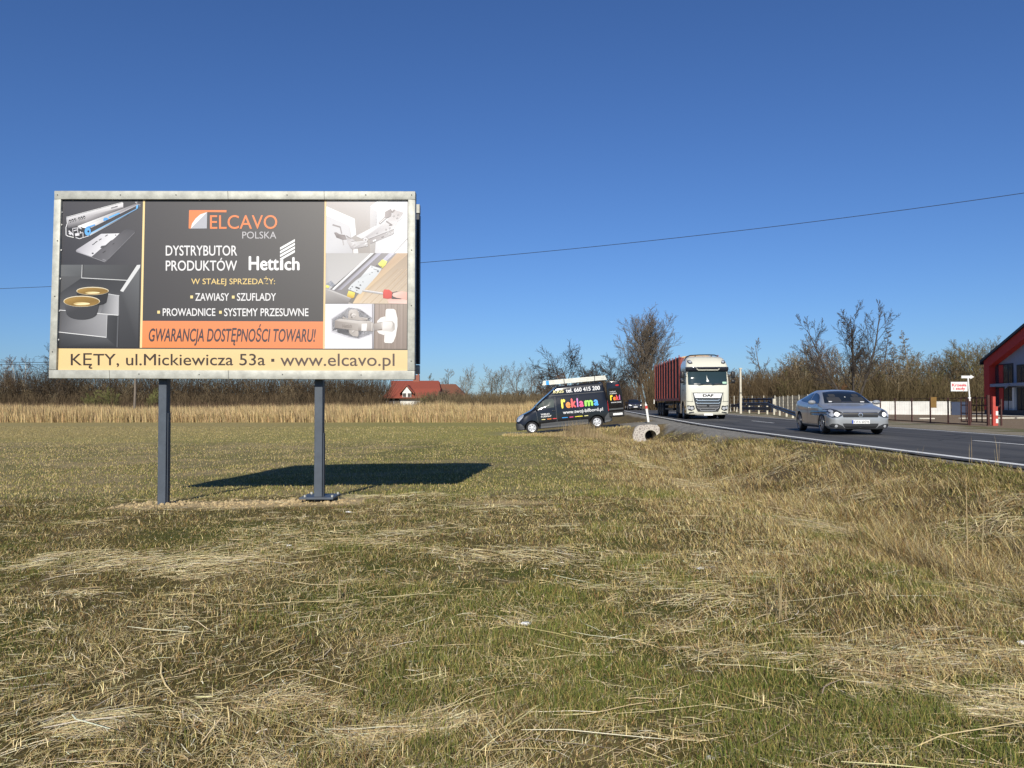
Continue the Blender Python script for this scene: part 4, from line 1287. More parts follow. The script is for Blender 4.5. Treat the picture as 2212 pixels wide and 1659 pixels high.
for a0, a1, s, m, z1_ in ((-.14, -.28, 'r', 'tx_yel', 1.70), (-.29, -.43, 'e', 'tx_org', 1.60), (-.45, -.60, 'k', 'tx_red', 1.68), (-.62, -.66, 'l', 'tx_pur', 1.68)):
    door_text(s, (a0, 1.40, a1, z1_), M[m], .05)
door_text('www.twoj', (-.16, 1.24, -.70, 1.34), M['tx_white'])
# pose: wheels on the sloping drive
Lp, Rp = P(1150.4, 937, 41.4), P(1290.6, 924.5, 41.4)
ex = (Lp - Rp).normalized()                         # nose direction
yaw_left = Vector((0, -1, .0)) + Vector((0, 0, -.02))
ez = ex.cross(yaw_left).normalized()
if ez.z < 0:
    ez = -ez
ey = ez.cross(ex)
VM = Matrix.Translation((Lp + Rp) / 2 - ey * .83) @ Matrix((ex, ey, ez)).transposed().to_4x4()
van.matrix_world = VM
# ladders strapped on the roof: a thing of its own
lad = empty('ladder_stack', label='stack of pale aluminium ladders strapped lengthways on the van roof', cat='ladder')
M['ladder'] = mat('pale_aluminium', (.66, .65, .58), .4, .2, var=.12, scale=4)
for yy in (-.02, .34):
    mb = MB()
    for k in range(3):
        mb.box((-.76, yy, .05 + .082 * k), (3.48 - .06 * k, .03, .076))
    mb.build('side_rail', M['ladder'], lad, bevel=.006)
mb = MB()
for k in range(3):
    for i in range(12):
        mb.tube([(-2.4 + i * .29, -.02, .05 + .082 * k), (-2.4 + i * .29, .34, .05 + .082 * k)], .018, 8)
mb.build('rung', M['ladder'], lad, smooth=40)
for x in (-.20, -1.85):
    mb = MB()
    mb.box((x, .16, .13), (.035, .42, .29))
    mb.build('strap', K, lad)
mb = MB()
mb.box((.70, .362, .13), (.16, .006, .22))
mb.build('sticker', M['tx_blue'], lad)
for x in (.10, -.85, -1.85):
    rk = MB()
    rk.box((x, .16, -.03), (.05, 1.1, .05))
    for s in (-.38, .70):
        rk.box((x, s, -.08), (.05, .04, .10))
    rk.build('roof_bar', K, van).location = (0, -.16, 2.50)
lad.matrix_world = VM @ Matrix.Translation((0, .30, 2.525))
# ------------------------------------------------ lorry: white tractor unit with a red ribbed trailer
M['cream'] = mat('white_cab_paint', (.60, .585, .49), .28, .0, spec=.5, coat=.5, var=.02)
M['cabgrey'] = mat('grey_cab_paint', (.30, .32, .34), .3, .3, spec=.5, coat=.4)
M['visor'] = mat('smoked_visor', (.02, .022, .03), .12, spec=.6)
M['truckglass'] = mat('cab_glass', (.02, .035, .037), .05, spec=.6)
M['redpaint'] = mat('red_trailer_paint', (.21, .036, .027), .55, var=.22, scale=3, detail=8)
M['rib_shade'] = mat('painted_rib_shade', (.030, .007, .006), .75, var=.35, scale=2.2, detail=8)  # near-black red painted for the shade between the trailer ribs
M['tan'] = mat('tan_tarpaulin', (.55, .38, .20), .8, var=.2, scale=6)
tr = empty('lorry_cab', (11.55, 45.4, ZR + .02), (0, 0, R(-94)), 'white lorry cab with a tall roof and chrome barred grille, pulling the red trailer', 'lorry')

def cab():
    # horizontal outlines stacked upwards: half outline from the front centre round to the back
    def ring(z, xf, yw, xb, rf):
        pts = [(xf, 0), (xf - .01, yw * .5), (xf - .05, yw - rf), (xf - .05 - rf * .3, yw - rf * .3), (xf - .05 - rf, yw), ((xf + xb) / 2, yw), (xb + .05, yw), (xb, yw - .05), (xb, 0)]
        A = np.array(pts)
        A = catmull(A, 3)
        A[:, 1] = np.clip(A[:, 1], 0, yw)
        full = [(x, y, z) for x, y in A] + [(x, -y, z) for x, y in A[::-1][1:-1]]
        return full
    rows = [ring(.28, -.06, 1.13, -2.15, .22), ring(.36, .0, 1.22, -2.2, .22), ring(.9, .03, 1.25, -2.2, .24), ring(1.65, .02, 1.25, -2.25, .22), ring(2.0, -.01, 1.245, -2.25, .18),
            ring(2.45, -.10, 1.235, -2.25, .18), ring(2.86, -.22, 1.22, -2.25, .2), ring(2.94, -.10, 1.235, -2.25, .24), ring(3.06, -.06, 1.235, -2.25, .28), ring(3.22, -.14, 1.22, -2.25, .3), ring(3.45, -.36, 1.17, -2.25, .34), ring(3.64, -.62, 1.10, -2.25, .36), ring(3.74, -.85, 1.02, -2.2, .4), ring(3.78, -1.05, .92, -2.1, .4)]
    n = len(rows[0])
    V = [p for r in rows for p in r]
    F = [(i * n + j, i * n + (j + 1) % n, (i + 1) * n + (j + 1) % n, (i + 1) * n + j) for i in range(len(rows) - 1) for j in range(n)]
    F.append(tuple(range(n - 1, -1, -1)))
    F.append(tuple((len(rows) - 1) * n + j for j in range(n)))
    mb = MB()
    mb.add(V, F)
    return mb.build('cab_shell', M['cream'], tr, smooth=40)
cb = cab()
for s in (-1, 1):
    arch = MB()
    arch.tube([(-1.42, s * .75, .50), (-1.42, s * 1.6, .50)], .60, 36)
    cut(cb, arch)
shade(cb, 35)
tv = bvh_of(cb)
K, GL = M['black'], M['truckglass']
ws = decal('windscreen', [rrect(-1.13, 2.03, 1.13, 2.84, .07)], 'F', tv, GL, tr, .012)
for y in (-.55, .25):
    mb = MB()
    mb.bar((.045, y, 2.04), (.005, y + .62, 2.11), .025, .03, up=(1, 0, 0))
    mb.build('wiper', K, ws)
for b_ in ((-.8, 2.05, -.42, 2.13), (-.12, 2.05, .22, 2.13), (.4, 2.05, .82, 2.13)):
    decal('dashboard_vent', [rrect(*b_, r=.03)], 'F', tv, M['lampdark'], ws, .016)
decal('sticker', [rrect(.86, 2.10, 1.10, 2.22, .01)], 'F', tv, mat('green_sticker', (.35, .55, .42), .5), ws, .018)
decal('sticker', [ellipse(.0, 2.27, .075, .055)], 'F', tv, M['white'], ws, .018)
decal('pennant', [[(-.05, 2.33), (.04, 2.33), (-.02, 2.45), (-.03, 2.62), (-.05, 2.45)]], 'F', tv, M['white'], ws, .018)
decal('sun_visor', [[(-1.21, 2.84), (1.21, 2.84), (1.22, 3.08), (.80, 3.08), (.66, 2.97), (-.60, 2.97), (-.76, 3.08), (-1.22, 3.08)]], 'F', tv, M['visor'], tr, .05)
decal('roof_lip', [[(-.66, 3.0), (-.54, 2.93), (.60, 2.93), (.72, 3.0), (.66, 3.03), (.58, 2.97), (-.52, 2.97), (-.60, 3.03)]], 'F', tv, M['cream'], tr, .06)
for s in (-1, 1):
    h = decal('spot_lamp', [[(s * .84, 3.30), (s * 1.02, 3.28), (s * 1.10, 3.36), (s * 1.10, 3.50), (s * .95, 3.53), (s * .86, 3.44)]], 'F', tv, M['lampdark'], tr, .012)
    decal('reflector', [ellipse(s * .96, 3.42, .09, .07)], 'F', tv, M['lamp'], h, .018)
    h = decal('headlight', [[(s * .76, .60), (s * .95, .50), (s * 1.12, .54), (s * 1.18, .72), (s * 1.18, .84), (s * .98, .80), (s * .80, .82)]], 'F', tv, M['lampdark'], tr, .012)
    decal('reflector', [ellipse(s * .92, .66, .095, .09)], 'F', tv, M['lamp'], h, .02)
    decal('reflector', [ellipse(s * 1.09, .69, .08, .085)], 'F', tv, M['lamp'], h, .02)
    decal('fog_light', [[(s * .78, .40), (s * 1.08, .36), (s * 1.10, .43), (s * .82, .46)]], 'F', tv, M['lampdark'], tr, .012)
    decal('bumper_seam', [[(s * .84, 1.03), (s * 1.22, 1.06), (s * 1.22, 1.085), (s * .84, 1.055)], [(s * .90, 1.07), (s * .915, 1.07), (s * .93, 1.62), (s * .915, 1.62)]], 'F', tv, M['lampdark'], tr, .006)
    pl = 'L' if s > 0 else 'R'
    decal('door_window', [[(-.42, 2.05), (-.34, 2.72), (-1.35, 2.72), (-1.40, 2.05)]], pl, tv, GL, tr, .008)
    decal('door_seam', [[(-.30, .95), (-.315, .95), (-.28, 2.8), (-.265, 2.8)], [(-1.46, .95), (-1.475, .95), (-1.475, 2.8), (-1.46, 2.8)], [(-.28, 2.79), (-1.46, 2.79), (-1.46, 2.80), (-.28, 2.80)]], pl, tv, M['lampdark'], tr, .006)
    hb = MB()
    hb.box((-1.25, s * 1.265, 1.75), (.2, .03, .06))
    hb.build('door_handle', K, tr, bevel=.01)
    decal('cab_step', [rrect(-.75, .40, -.25, .55, .03), rrect(-.75, .66, -.25, .80, .03)], pl, tv, M['lampdark'], tr, .008)
    mb = MB()
    mb.box((-.02, s * 1.46, 2.62), (.16, .20, .42))
    mb.build('wing_mirror', K, tr, bevel=.05, smooth=50)
    mb = MB()
    mb.box((-.02, s * 1.47, 2.25), (.17, .22, .22))
    mb.build('kerb_mirror', K, tr, bevel=.05, smooth=50)
    for z in (2.16, 2.55, 2.80):
        mb = MB()
        mb.bar((-.25, s * 1.20, z), (-.08, s * 1.40, z), .04, .035)
        mb.build('mirror_arm', K, tr)
    # side skirts behind the cab
    mb = MB()
    mb.box((-2.9, s * 1.14, .62), (1.25, .06, .62))
    mb.build('side_fairing', M['cabgrey'], tr, bevel=.03)
gr = decal('grille', [[(-.58, .45), (.58, .45), (.70, .66), (.80, 1.10), (.88, 1.58), (-.88, 1.58), (-.80, 1.10), (-.70, .66)]], 'F', tv, M['lampdark'], tr, .010)
decal('badge_panel', [[(-.74, 1.27), (.74, 1.27), (.82, 1.535), (-.82, 1.535)]], 'F', tv, M['plate'], gr, .020)
decal_text('lettering', 'DAF', 'F', (-.31, 1.335, .33, 1.49), tv, M['ink'], gr, .028, bold=.055)
for z, w in ((1.12, .62), (.95, .64), (.80, .62), (.66, .57), (.53, .42)):
    decal('grille_bar', [[(-w - .07, z + .07), (-w, z - .022), (w, z - .022), (w + .07, z + .07), (w + .03, z + .075), (w - .03, z + .026), (-w + .03, z + .026), (-w - .03, z + .075)]], 'F', tv, M['chrome'], gr, .030)
decal('emblem', [ellipse(0, .81, .07, .045)], 'F', tv, K, gr, .036)
mb = MB()
mb.box((.05, .02, .29), (.015, .52, .115))
mb.build('number_plate', M['plate'], tr, bevel=.004)
mb = MB()
pts = [(-1.6, -1.12, 3.55), (-1.25, -1.06, 3.76), (-1.1, -.85, 3.84), (-1.02, -.3, 3.87), (-1.02, .3, 3.87), (-1.1, .62, 3.86), (-1.2, .80, 3.80)]
mb.tube(pts, .035, 8)
for y in (-.55, .40):
    mb.box((-1.04, y, 3.82), (.06, .05, .10))
mb.build('light_bar', K, tr, smooth=40)
mb = MB()
mb.box((-3.2, 0, .88), (6.0, .8, .22))
for x in (-3.9,):
    mb.tube([(x, -1, .5), (x, 1, .5)], .1, 8)
mb.tube([(-1.42, -1, .5), (-1.42, 1, .5)], .08, 8)
mb.build('chassis', M['darkmetal'], tr)
for s in (-1, 1):
    mb = MB()
    mb.lathe([(-.55, .001), (-.55, .28), (.55, .28), (.55, .001)], 16, 'x', (-2.9, s * .82, .62))
    mb.build('fuel_tank', M['galv'], tr, smooth=40)
    mb = MB()
    mb.box((-2.45, s * .95, 2.3), (.5, .5, 2.3))
    mb.build('air_deflector', M['cream'], tr, bevel=.12, smooth=40)
for s in (-1, 1):
    wheel(tr, -1.42, s * 1.06, .50, .33, 'truck', s)
    wheel(tr, -3.9, s * .96, .50, .56, 'truckdark', s)

tl = empty('lorry_trailer', tr.location[:], (0, 0, R(-93.9)), 'high red ribbed trailer hitched behind the white lorry cab', 'trailer')
x0, x1, zb, zt = -3.05, -16.1, 1.22, 3.86
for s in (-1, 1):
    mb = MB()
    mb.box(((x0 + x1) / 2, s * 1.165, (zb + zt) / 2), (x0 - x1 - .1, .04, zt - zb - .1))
    mb.build('side_panel', M['rib_shade'], tl)  # dark sheets standing for the shaded openings between the stakes
for x in (x0 - .05, x1 + .03):
    mb = MB()
    mb.box((x, 0, (zb + zt) / 2), (.05, 2.3, zt - zb - .06))
    mb.build('end_panel', M['redpaint'], tl)
n = 10
for k in range(n):
    x = x0 - .06 + (x1 - x0 + .12) * k / (n - 1)
    for s in (-1, 1):
        mb = MB()
        mb.box((x, s * 1.21, (zb + zt) / 2 + .05), (.075, .05, zt - zb + (.1 if k % 3 else .16)))
        mb.build('rib', M['redpaint'], tl, bevel=.008)
for s in (-1, 1):
    for z, hh_ in ((zb - .03, .18), (zt - .04, .10)):
        mb = MB()
        mb.box(((x0 + x1) / 2, s * (1.185 if hh_ > .15 else 1.15), z), (x0 - x1 + .1, .1, hh_))
        mb.build('side_rail', M['redpaint'], tl, bevel=.01)
mb = MB()
mb.box(((x0 + x1) / 2, 0, zb + .02), (x0 - x1 - .2, 2.25, .06))
mb.build('floor', M['darkmetal'], tl)
mb = MB()
mb.prism([(x0 - .12, -1.05, zt - .25), (x0 - .12, -1.05, zt + .02), (x0 - .12, -.6, zt + .10), (x0 - .12, .6, zt + .10), (x0 - .12, 1.05, zt + .02), (x0 - .12, 1.05, zt - .25)], (-12.7, 0, 0))
mb.build('load_cover', M['tan'], tl, bevel=.03)
mb = MB()
for s in (-1, 1):
    mb.box(((x0 + x1) / 2, s * .45, 1.0), (x0 - x1 - .4, .12, .28))
    mb.box((-6.2, s * 1.1, .8), (.14, .08, .7))
    for z in (.55, .85):
        mb.box((-8.0, s * 1.2, z), (3.6, .03, .1))
for x in (-11.6, -12.9, -14.2):
    mb.tube([(x, -1, .5), (x, 1, .5)], .08, 8)
mb.build('underframe', M['darkmetal'], tl)
for s in (-1, 1):
    mb = MB()
    mb.box((-16.12, s * 1.12, .85), (.05, .16, .5))
    mb.build('mudflap', M['rubber'], tl)
mb = MB()
mb.box((-16.0, -1.30, 1.05), (.04, .06, .34))
mb.build('marker_light', M['white'], tl)
for x in (-11.6, -12.9, -14.2):
    for s in (-1, 1):
        wheel(tl, x, s * 1.0, .50, .40, 'truckdark', s)
# ---------------------------------------------------------------- culvert, posts, wires
def stone():
    m = bpy.data.materials.new('fieldstone_masonry')
    m.use_nodes = True
    nt = m.node_tree
    b = nt.nodes['Principled BSDF']
    b.inputs['Roughness'].default_value = .9
    tc = nt.nodes.new('ShaderNodeTexCoord')
    v = nt.nodes.new('ShaderNodeTexVoronoi')
    v.feature = 'DISTANCE_TO_EDGE'
    v.inputs['Scale'].default_value = 7.5
    v2 = nt.nodes.new('ShaderNodeTexVoronoi')
    v2.inputs['Scale'].default_value = 7.5
    nt.links.new(tc.outputs['Object'], v.inputs['Vector'])
    nt.links.new(tc.outputs['Object'], v2.inputs['Vector'])
    r = nt.nodes.new('ShaderNodeValToRGB')
    r.color_ramp.elements[0].position, r.color_ramp.elements[1].position = .10, .20
    r.color_ramp.elements[0].color = (.47, .43, .38, 1)
    mx = nt.nodes.new('ShaderNodeMix')
    mx.data_type = 'RGBA'
    r2 = nt.nodes.new('ShaderNodeValToRGB')
    r2.color_ramp.elements[0].color, r2.color_ramp.elements[1].color = (.20, .17, .155, 1), (.36, .32, .29, 1)
    nt.links.new(v.outputs['Distance'], r.inputs[0])
    nt.links.new(v2.outputs['Color'], r2.inputs[0])
    r.color_ramp.elements[1].color = (1, 1, 1, 1)
    r3 = nt.nodes.new('ShaderNodeMapRange')
    r3.inputs['From Min'].default_value, r3.inputs['From Max'].default_value = .10, .20
    nt.links.new(v.outputs['Distance'], r3.inputs['Value'])
    nt.links.new(r3.outputs[0], mx.inputs[0])
    mx.inputs[6].default_value = (.47, .43, .38, 1)
    nt.links.new(r2.outputs[0], mx.inputs[7])
    nt.links.new(mx.outputs[2], b.inputs['Base Color'])
    bp = nt.nodes.new('ShaderNodeBump')
    bp.inputs['Strength'].default_value, bp.inputs['Distance'].default_value = .6, .03
    nt.links.new(r3.outputs[0], bp.inputs['Height'])
    nt.links.new(bp.outputs[0], b.inputs['Normal'])
    return m

M['stone'] = stone()
YC = 39.75
a_, b_ = P(1368, 940, YC), P(1425, 940, YC)
w0, w1 = a_.x, b_.x
zb_, zt_ = P(1396, 953, YC).z, P(1396, 917.5, YC).z
cx_, cz_ = 7.17, 0
cx_, cz_ = P(1405.5, 940, YC).x, P(1405, 941.5, YC).z
rr = .30
culv = empty('culvert_headwall', ((w0 + w1) / 2, YC, zb_), label='fieldstone culvert wall with a round black pipe mouth under the drive', cat='culvert')
o3 = Vector(culv.location)
out = [(w0 + .02, zb_ - .3), (w0 - .02, zb_ + .3), (w0 + .10, zt_ - .18), (w0 + .3, zt_ - .04), ((w0 + w1) / 2 - .1, zt_), ((w0 + w1) / 2 + .3, zt_ + .01), (w1 - .12, zt_ - .02), (w1, zt_ - .15), (w1 + .02, zb_ + .25), (w1 - .04, zb_ - .3)]
mb = MB()
mb.prism([Vector((x, YC, z)) - o3 for x, z in out], (0, .4, 0))
hw = mb.build('headwall', M['stone'], culv)
cu = MB()
c_ = Vector((cx_, YC, cz_)) - o3
cu.tube([c_ + Vector((0, -.3, 0)), c_ + Vector((0, .7, 0))], rr, 28)
cut(hw, cu)
mb = MB()
mb.lathe([(-.02, rr), (-.02, rr + .05), (.4, rr + .05), (.4, rr)], 28, 'y', Vector((cx_, YC, cz_)) - o3)
mb.lathe([(-.02, rr), (1.4, rr)], 28, 'y', Vector((cx_, YC, cz_)) - o3)
mb.build('pipe', M['concrete'], culv, smooth=30)
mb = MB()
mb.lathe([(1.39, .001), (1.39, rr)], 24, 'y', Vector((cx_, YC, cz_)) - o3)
mb.build('pipe_shadow_end', M['ink'], culv).name = 'painted_pipe_shade'  # black disc painted as the shade deep inside the pipe

# red and white marker post by the drive
b0 = P(1401, 910, 43.0)
M['redtape'] = mat('red_band', (.50, .05, .04), .5)
mk = empty('marker_post', (b0.x, b0.y, b0.z - .05), (0, R(-8), 0), 'leaning white plastic marker post with a red band beside the drive', 'marker post')
mb = MB()
mb.prism([(-.06, 0, 0), (.06, 0, 0), (.06, 0, .76), (-.06, 0, .76)], (0, .07, 0))
mb.prism([(-.06, 0, .92), (.06, 0, .92), (.06, 0, 1.0), (-.06, 0, 1.05)], (0, .07, 0))
mb.build('post', M['white'], mk, bevel=.012)
mb = MB()
mb.prism([(-.062, -.002, .76), (.062, -.002, .76), (.062, -.002, .92), (-.062, -.002, .92)], (0, .074, 0))
mb.build('band', M['redtape'], mk)
mb = MB()
mb.lathe([(1.0, .001), (1.0, .03), (1.12, .025), (1.13, .001)], 8, 'z', (.0, .035, 0))
mb.build('cap', M['white'], mk)

M['wood'] = mat('weathered_pole_wood', (.17, .14, .11), .9, var=.2, scale=4, stretch=(6, 6, .6))
M['cpole'] = mat('pale_concrete_pole', (.52, .48, .39), .85, var=.12, scale=5)
b0 = P(291, 904, 88)
t0 = P(291.5, 776, 88)
pl1 = empty('utility_pole', b0, label='weathered wooden utility pole standing in the reeds behind the billboard', cat='utility pole')
mb = MB()
mb.tube([(-.08, 0, -.4), (0.02, 0, 3), (.03, 0, t0.z - b0.z)], [.16, .13, .10], 10)
mb.build('pole', M['wood'], pl1, smooth=40)
mb = MB()
mb.bar((-.9, 0, t0.z - b0.z - .25), (.9, 0, t0.z - b0.z - .25), .09, .09)
for x in (-.75, .75, .0):
    mb.lathe([(0, .05), (.1, .06), (.2, .03), (.22, .001)], 8, 'z', (x, 0, t0.z - b0.z - .2))
mb.build('crossarm', M['wood'], pl1)
b0, t0 = P(1600, 893, 74), P(1600.5, 797, 74)
pl2 = empty('concrete_pole', b0, label='slim pale concrete pole rising behind the roadside crash barrier', cat='utility pole')
mb = MB()
hgt = t0.z - b0.z
mb.prism([(-.10, -.10, -.3), (.10, -.10, -.3), (.075, -.08, hgt), (-.075, -.08, hgt)], (0, .18, 0))
mb.build('pole', M['cpole'], pl2, bevel=.02)
mb = MB()
mb.box((0, -.02, hgt + .05), (.30, .24, .08))
mb.build('pole_cap', M['cpole'], pl2)
mb = MB()
for z in (1.9, 2.0):
    mb.box((0, 0, z), (.22, .22, .04))
mb.build('band', M['darkmetal'], pl2)

M['cable'] = mat('dark_cable', (.02, .022, .028), .6)
def wire(name, pix, yfun, r, label):
    co = np.polyfit([p[0] for p in pix], [p[1] for p in pix], min(2, len(pix) - 1))
    lo, hi = min(p[0] for p in pix), max(p[0] for p in pix)
    mb = MB()
    mb.tube([P(x, np.polyval(co, x), yfun(x)) for x in np.linspace(lo, hi, 40)], r, 5)
    return put(mb.build(name, M['cable'], smooth=60), label, 'cable')
wire('overhead_cable', [(-500, 640), (0, 617.5), (907, 574), (1560, 500), (2212, 416), (2700, 340)], lambda x: 48 - x / 2212 * 16, .014, 'single dark overhead cable crossing the blue sky behind the billboard')
wire('overhead_cable', [(-400, 770), (95, 783), (291, 783)], lambda x: 88, .03, 'upper of two overhead cables meeting the wooden pole low on the left')
wire('overhead_cable', [(-400, 774), (95, 788), (291, 787)], lambda x: 87.6, .026, 'lower of two overhead cables meeting the wooden pole low on the left')

# ---------------------------------------------------------------- crash barriers on the far side of the road
M['rail'] = mat('dark_blue_barrier', (.030, .036, .055), .4, .5, var=.15, scale=3)
M['pale'] = mat('pale_barrier_post', (.50, .47, .38), .8, var=.15, scale=5)
def gz(px, Y):
    p = P(px, 880, Y)
    return Vector((p.x, Y, H(p.x, Y)))
def beam(mb, pts, h=.31):
    """W-section crash barrier beam along points (centre line)"""
    prof = [(-.0, -.5), (.05, -.36), (.05, -.22), (-.0, -.06), (-.0, .06), (.05, .22), (.05, .36), (0, .5)]
    pts = [Vector(p) for p in pts]
    V, F = [], []
    for i, p in enumerate(pts):
        d = (pts[min(i + 1, len(pts) - 1)] - pts[max(i - 1, 0)])
        d.z = 0
        d.normalize()
        s = Vector((d.y, -d.x, 0))
        if s.x > 0:
            s = -s
        for a, b in prof:
            V.append(p + s * a + Vector((0, 0, b * h)))
        for a, b in prof[::-1]:
            V.append(p + s * (a - .012) + Vector((0, 0, b * h)))
    k = 2 * len(prof)
    for i in range(len(pts) - 1):
        for j in range(k):
            F.append((i * k + j, i * k + (j + 1) % k, (i + 1) * k + (j + 1) % k, (i + 1) * k + j))
    F.append(tuple(range(k)))
    F.append(tuple(range((len(pts) - 1) * k, len(pts) * k)))
    mb.add(V, F)
g = gz(1630, 72)
gr_ = empty('crash_barrier', g, label='dark blue crash barrier with a pointed double section, sloping down behind the silver car', cat='crash barrier')
def gp(px, py, Y):
    return P(px, py, Y) - g
def YG(px):
    return 66 + (1667 - px) * .19
mb = MB()
beam(mb, [gp(1592, 875.4, YG(1592)), gp(1599, 873, YG(1599)), gp(1659, 872.8, YG(1659)), gp(1667, 877.2, 66)])
beam(mb, [gp(1592, 875.6, YG(1592)), gp(1600, 882, YG(1600)), gp(1659, 882.8, YG(1659)), gp(1667, 877.6, 66)])
beam(mb, [gp(1666, 877, 66.1), gp(1676, 880, 62.5), gp(1690, 885, 57), gp(1703, 889.5, 52), gp(1719, 895, 48), gp(1736, 902, 44)])
mb.build('beam', M['rail'], gr_)
for px, Y, t in ((1592, 80, .8), (1612, 76, .8), (1632, 72, .8), (1650, 69, .8), (1664.5, 66.6, .85), (1676, 62.6, .72), (1690, 57.1, .58), (1702.6, 52.1, .46), (1717, 48.4, .36)):
    q = gz(px, Y)
    mb = MB()
    mb.box(q - g + Vector((.30, .0, t / 2 - .1)), (.14, .10, t + .2))
    mb.build('post', M['pale'], gr_, bevel=.01)
for px, Y in ((1613, 75.8), (1643, 70.2), (1672, 63.8), (1697, 54.2)):
    mb = MB()
    p = gp(px, 873.5 if px < 1667 else (879 if px < 1680 else 887.5), Y)
    mb.lathe([(-.05, .001), (-.05, .05), (0, .06)], 8, 'y', p)
    mb.build('reflector', M['pale'], gr_)
g = gz(1640, 84)
gb = empty('crash_barrier', g, label='second barrier with dark uprights and a pale end cap behind the pointed barrier', cat='crash barrier')
def gp(px, py, Y):
    return P(px, py, Y) - g
mb = MB()
beam(mb, [gp(1605, 863, 92), gp(1625, 862.6, 89), gp(1660, 862.4, 84), gp(1671, 862.8, 83)], .18)
beam(mb, [gp(1605, 889, 92), gp(1625, 889.4, 89), gp(1660, 890, 84), gp(1668, 890.6, 83)], .16)
mb.build('beam', M['rail'], gb)
mb = MB()
mb.box(gp(1672, 867.5, 82.9), (.32, .3, .62))
mb.build('end_cap', M['pale'], gb, bevel=.08)
for px in (1606, 1617, 1628, 1640, 1652, 1662, 1669):
    Y = 92 - (px - 1605) * .136
    q = gz(px, Y)
    mb = MB()
    mb.box(q - g + Vector((0, .12, .8)), (.22, .16, 1.6))
    mb.build('upright', M['rail'], gb)
g = gz(1580, 84)
gd = empty('crash_barrier', g, label='low barrier running on past the right side of the white lorry cab', cat='crash barrier')
mb = MB()
beam(mb, [P(1540, 878, 96) - g, P(1560, 877.5, 93) - g, P(1594, 876, 86) - g])
mb.build('beam', M['rail'], gd)
for px, Y in ((1545, 95.3), (1562, 92.6), (1579, 89), (1592, 86.6)):
    mb = MB()
    q = gz(px, Y)
    mb.box(q - g + Vector((0, .12, .4)), (.14, .10, .9))
    mb.build('post', M['pale'], gd)

# ---- fences
M['rust'] = mat('rusty_red_post', (.060, .022, .018), .7, var=.3, scale=9)
M['mesh_grey'] = mat('grey_mesh_wire', (.20, .20, .19), .6, .3)
def wire_mesh(mb, a, b, z0, z1, nv, nh, r):
    a, b = Vector(a), Vector(b)
    for k in range(nh + 1):
        z = z0 + (z1 - z0) * k / nh
        mb.bar(a + Vector((0, 0, z)), b + Vector((0, 0, z)), r, r)
    for k in range(1, nv):
        p = a.lerp(b, k / nv)
        mb.bar(p + Vector((0, 0, z0)), p + Vector((0, 0, z1)), r, r)
def fence(name, pts, hgt, m, label, w=.07, mesh=True, r=.006, pitch=.4, top=None):
    o = empty(name, pts[0], label=label, cat='fence')
    base = Vector(pts[0])
    for p in pts:
        mb = MB()
        mb.box(Vector(p) - base + Vector((0, 0, hgt / 2 - .1)), (w, w, hgt + .2))
        mb.build('post', m, o, bevel=.006)
    if mesh:
        mb = MB()
        for a, b in zip(pts[:-1], pts[1:]):
            L = (Vector(b) - Vector(a)).length
            wire_mesh(mb, Vector(a) - base, Vector(b) - base, .06, hgt - .06, max(2, int(L / pitch)), max(2, int(hgt / pitch)), r)
        mb.build('wire_mesh', M['mesh_grey'], o)
    if top:
        mb = MB()
        for a, b in zip(pts[:-1], pts[1:]):
            mb.bar(Vector(a) - base + Vector((0, 0, hgt - .03)), Vector(b) - base + Vector((0, 0, hgt - .03)), .018, .022)
            mb.bar(Vector(a) - base + Vector((0, 0, .04)), Vector(b) - base + Vector((0, 0, .04)), .03, .05)
        mb.build('rail', top, o)
    return o
def FL(px, py):
    """ground point under a pixel on the verge right of the road"""
    d = ray(px, py)
    z = .36
    for _ in range(6):
        t = (z - CAMZ) / d.z
        z = H(d.x * t, d.y * t)
    return Vector((d.x * t, d.y * t, z))
fp = [FL(1868, 905.2), FL(1902, 907), FL(1934, 909), FL(1970, 911), FL(2010, 913.6), FL(2048.5, 916), FL(2092, 918.3)]
fp = [FL(1700, 901) if False else Vector((fp[0].x + 1.2, fp[0].y + 6, .36)), *fp]
fence('mesh_fence', fp, 1.32, M['rust'], 'low wire mesh fence on rusty red posts in front of the white wall', .062, True, .0022, .3, M['rust'])
gp_ = [P(1676, 886, 88), P(1684, 887, 84), P(1692, 888, 80), P(1702, 889, 76), P(1712, 890, 72), P(1726, 892, 67), P(1745, 893, 63), P(1768, 894, 60)]
gp_ = [Vector((p.x, p.y, H(p.x, p.y))) for p in gp_]
fence('mesh_fence', gp_, 1.75, M['pale'], 'grey wire mesh fence on pale concrete posts behind the sloping barrier end', .075, True, .012, .35)
gp2 = [P(x, 886, Y) for x, Y in ((1535, 100), (1552, 99), (1569, 98), (1586, 97), (1603, 96), (1625, 95), (1650, 93), (1674, 90))]
gp2 = [Vector((p.x, p.y, H(p.x, p.y))) for p in gp2]
fence('mesh_fence', gp2, 1.9, M['pale'], 'far wire mesh fence with pale posts behind the lorry and the pole', .08, True, .014, .45)

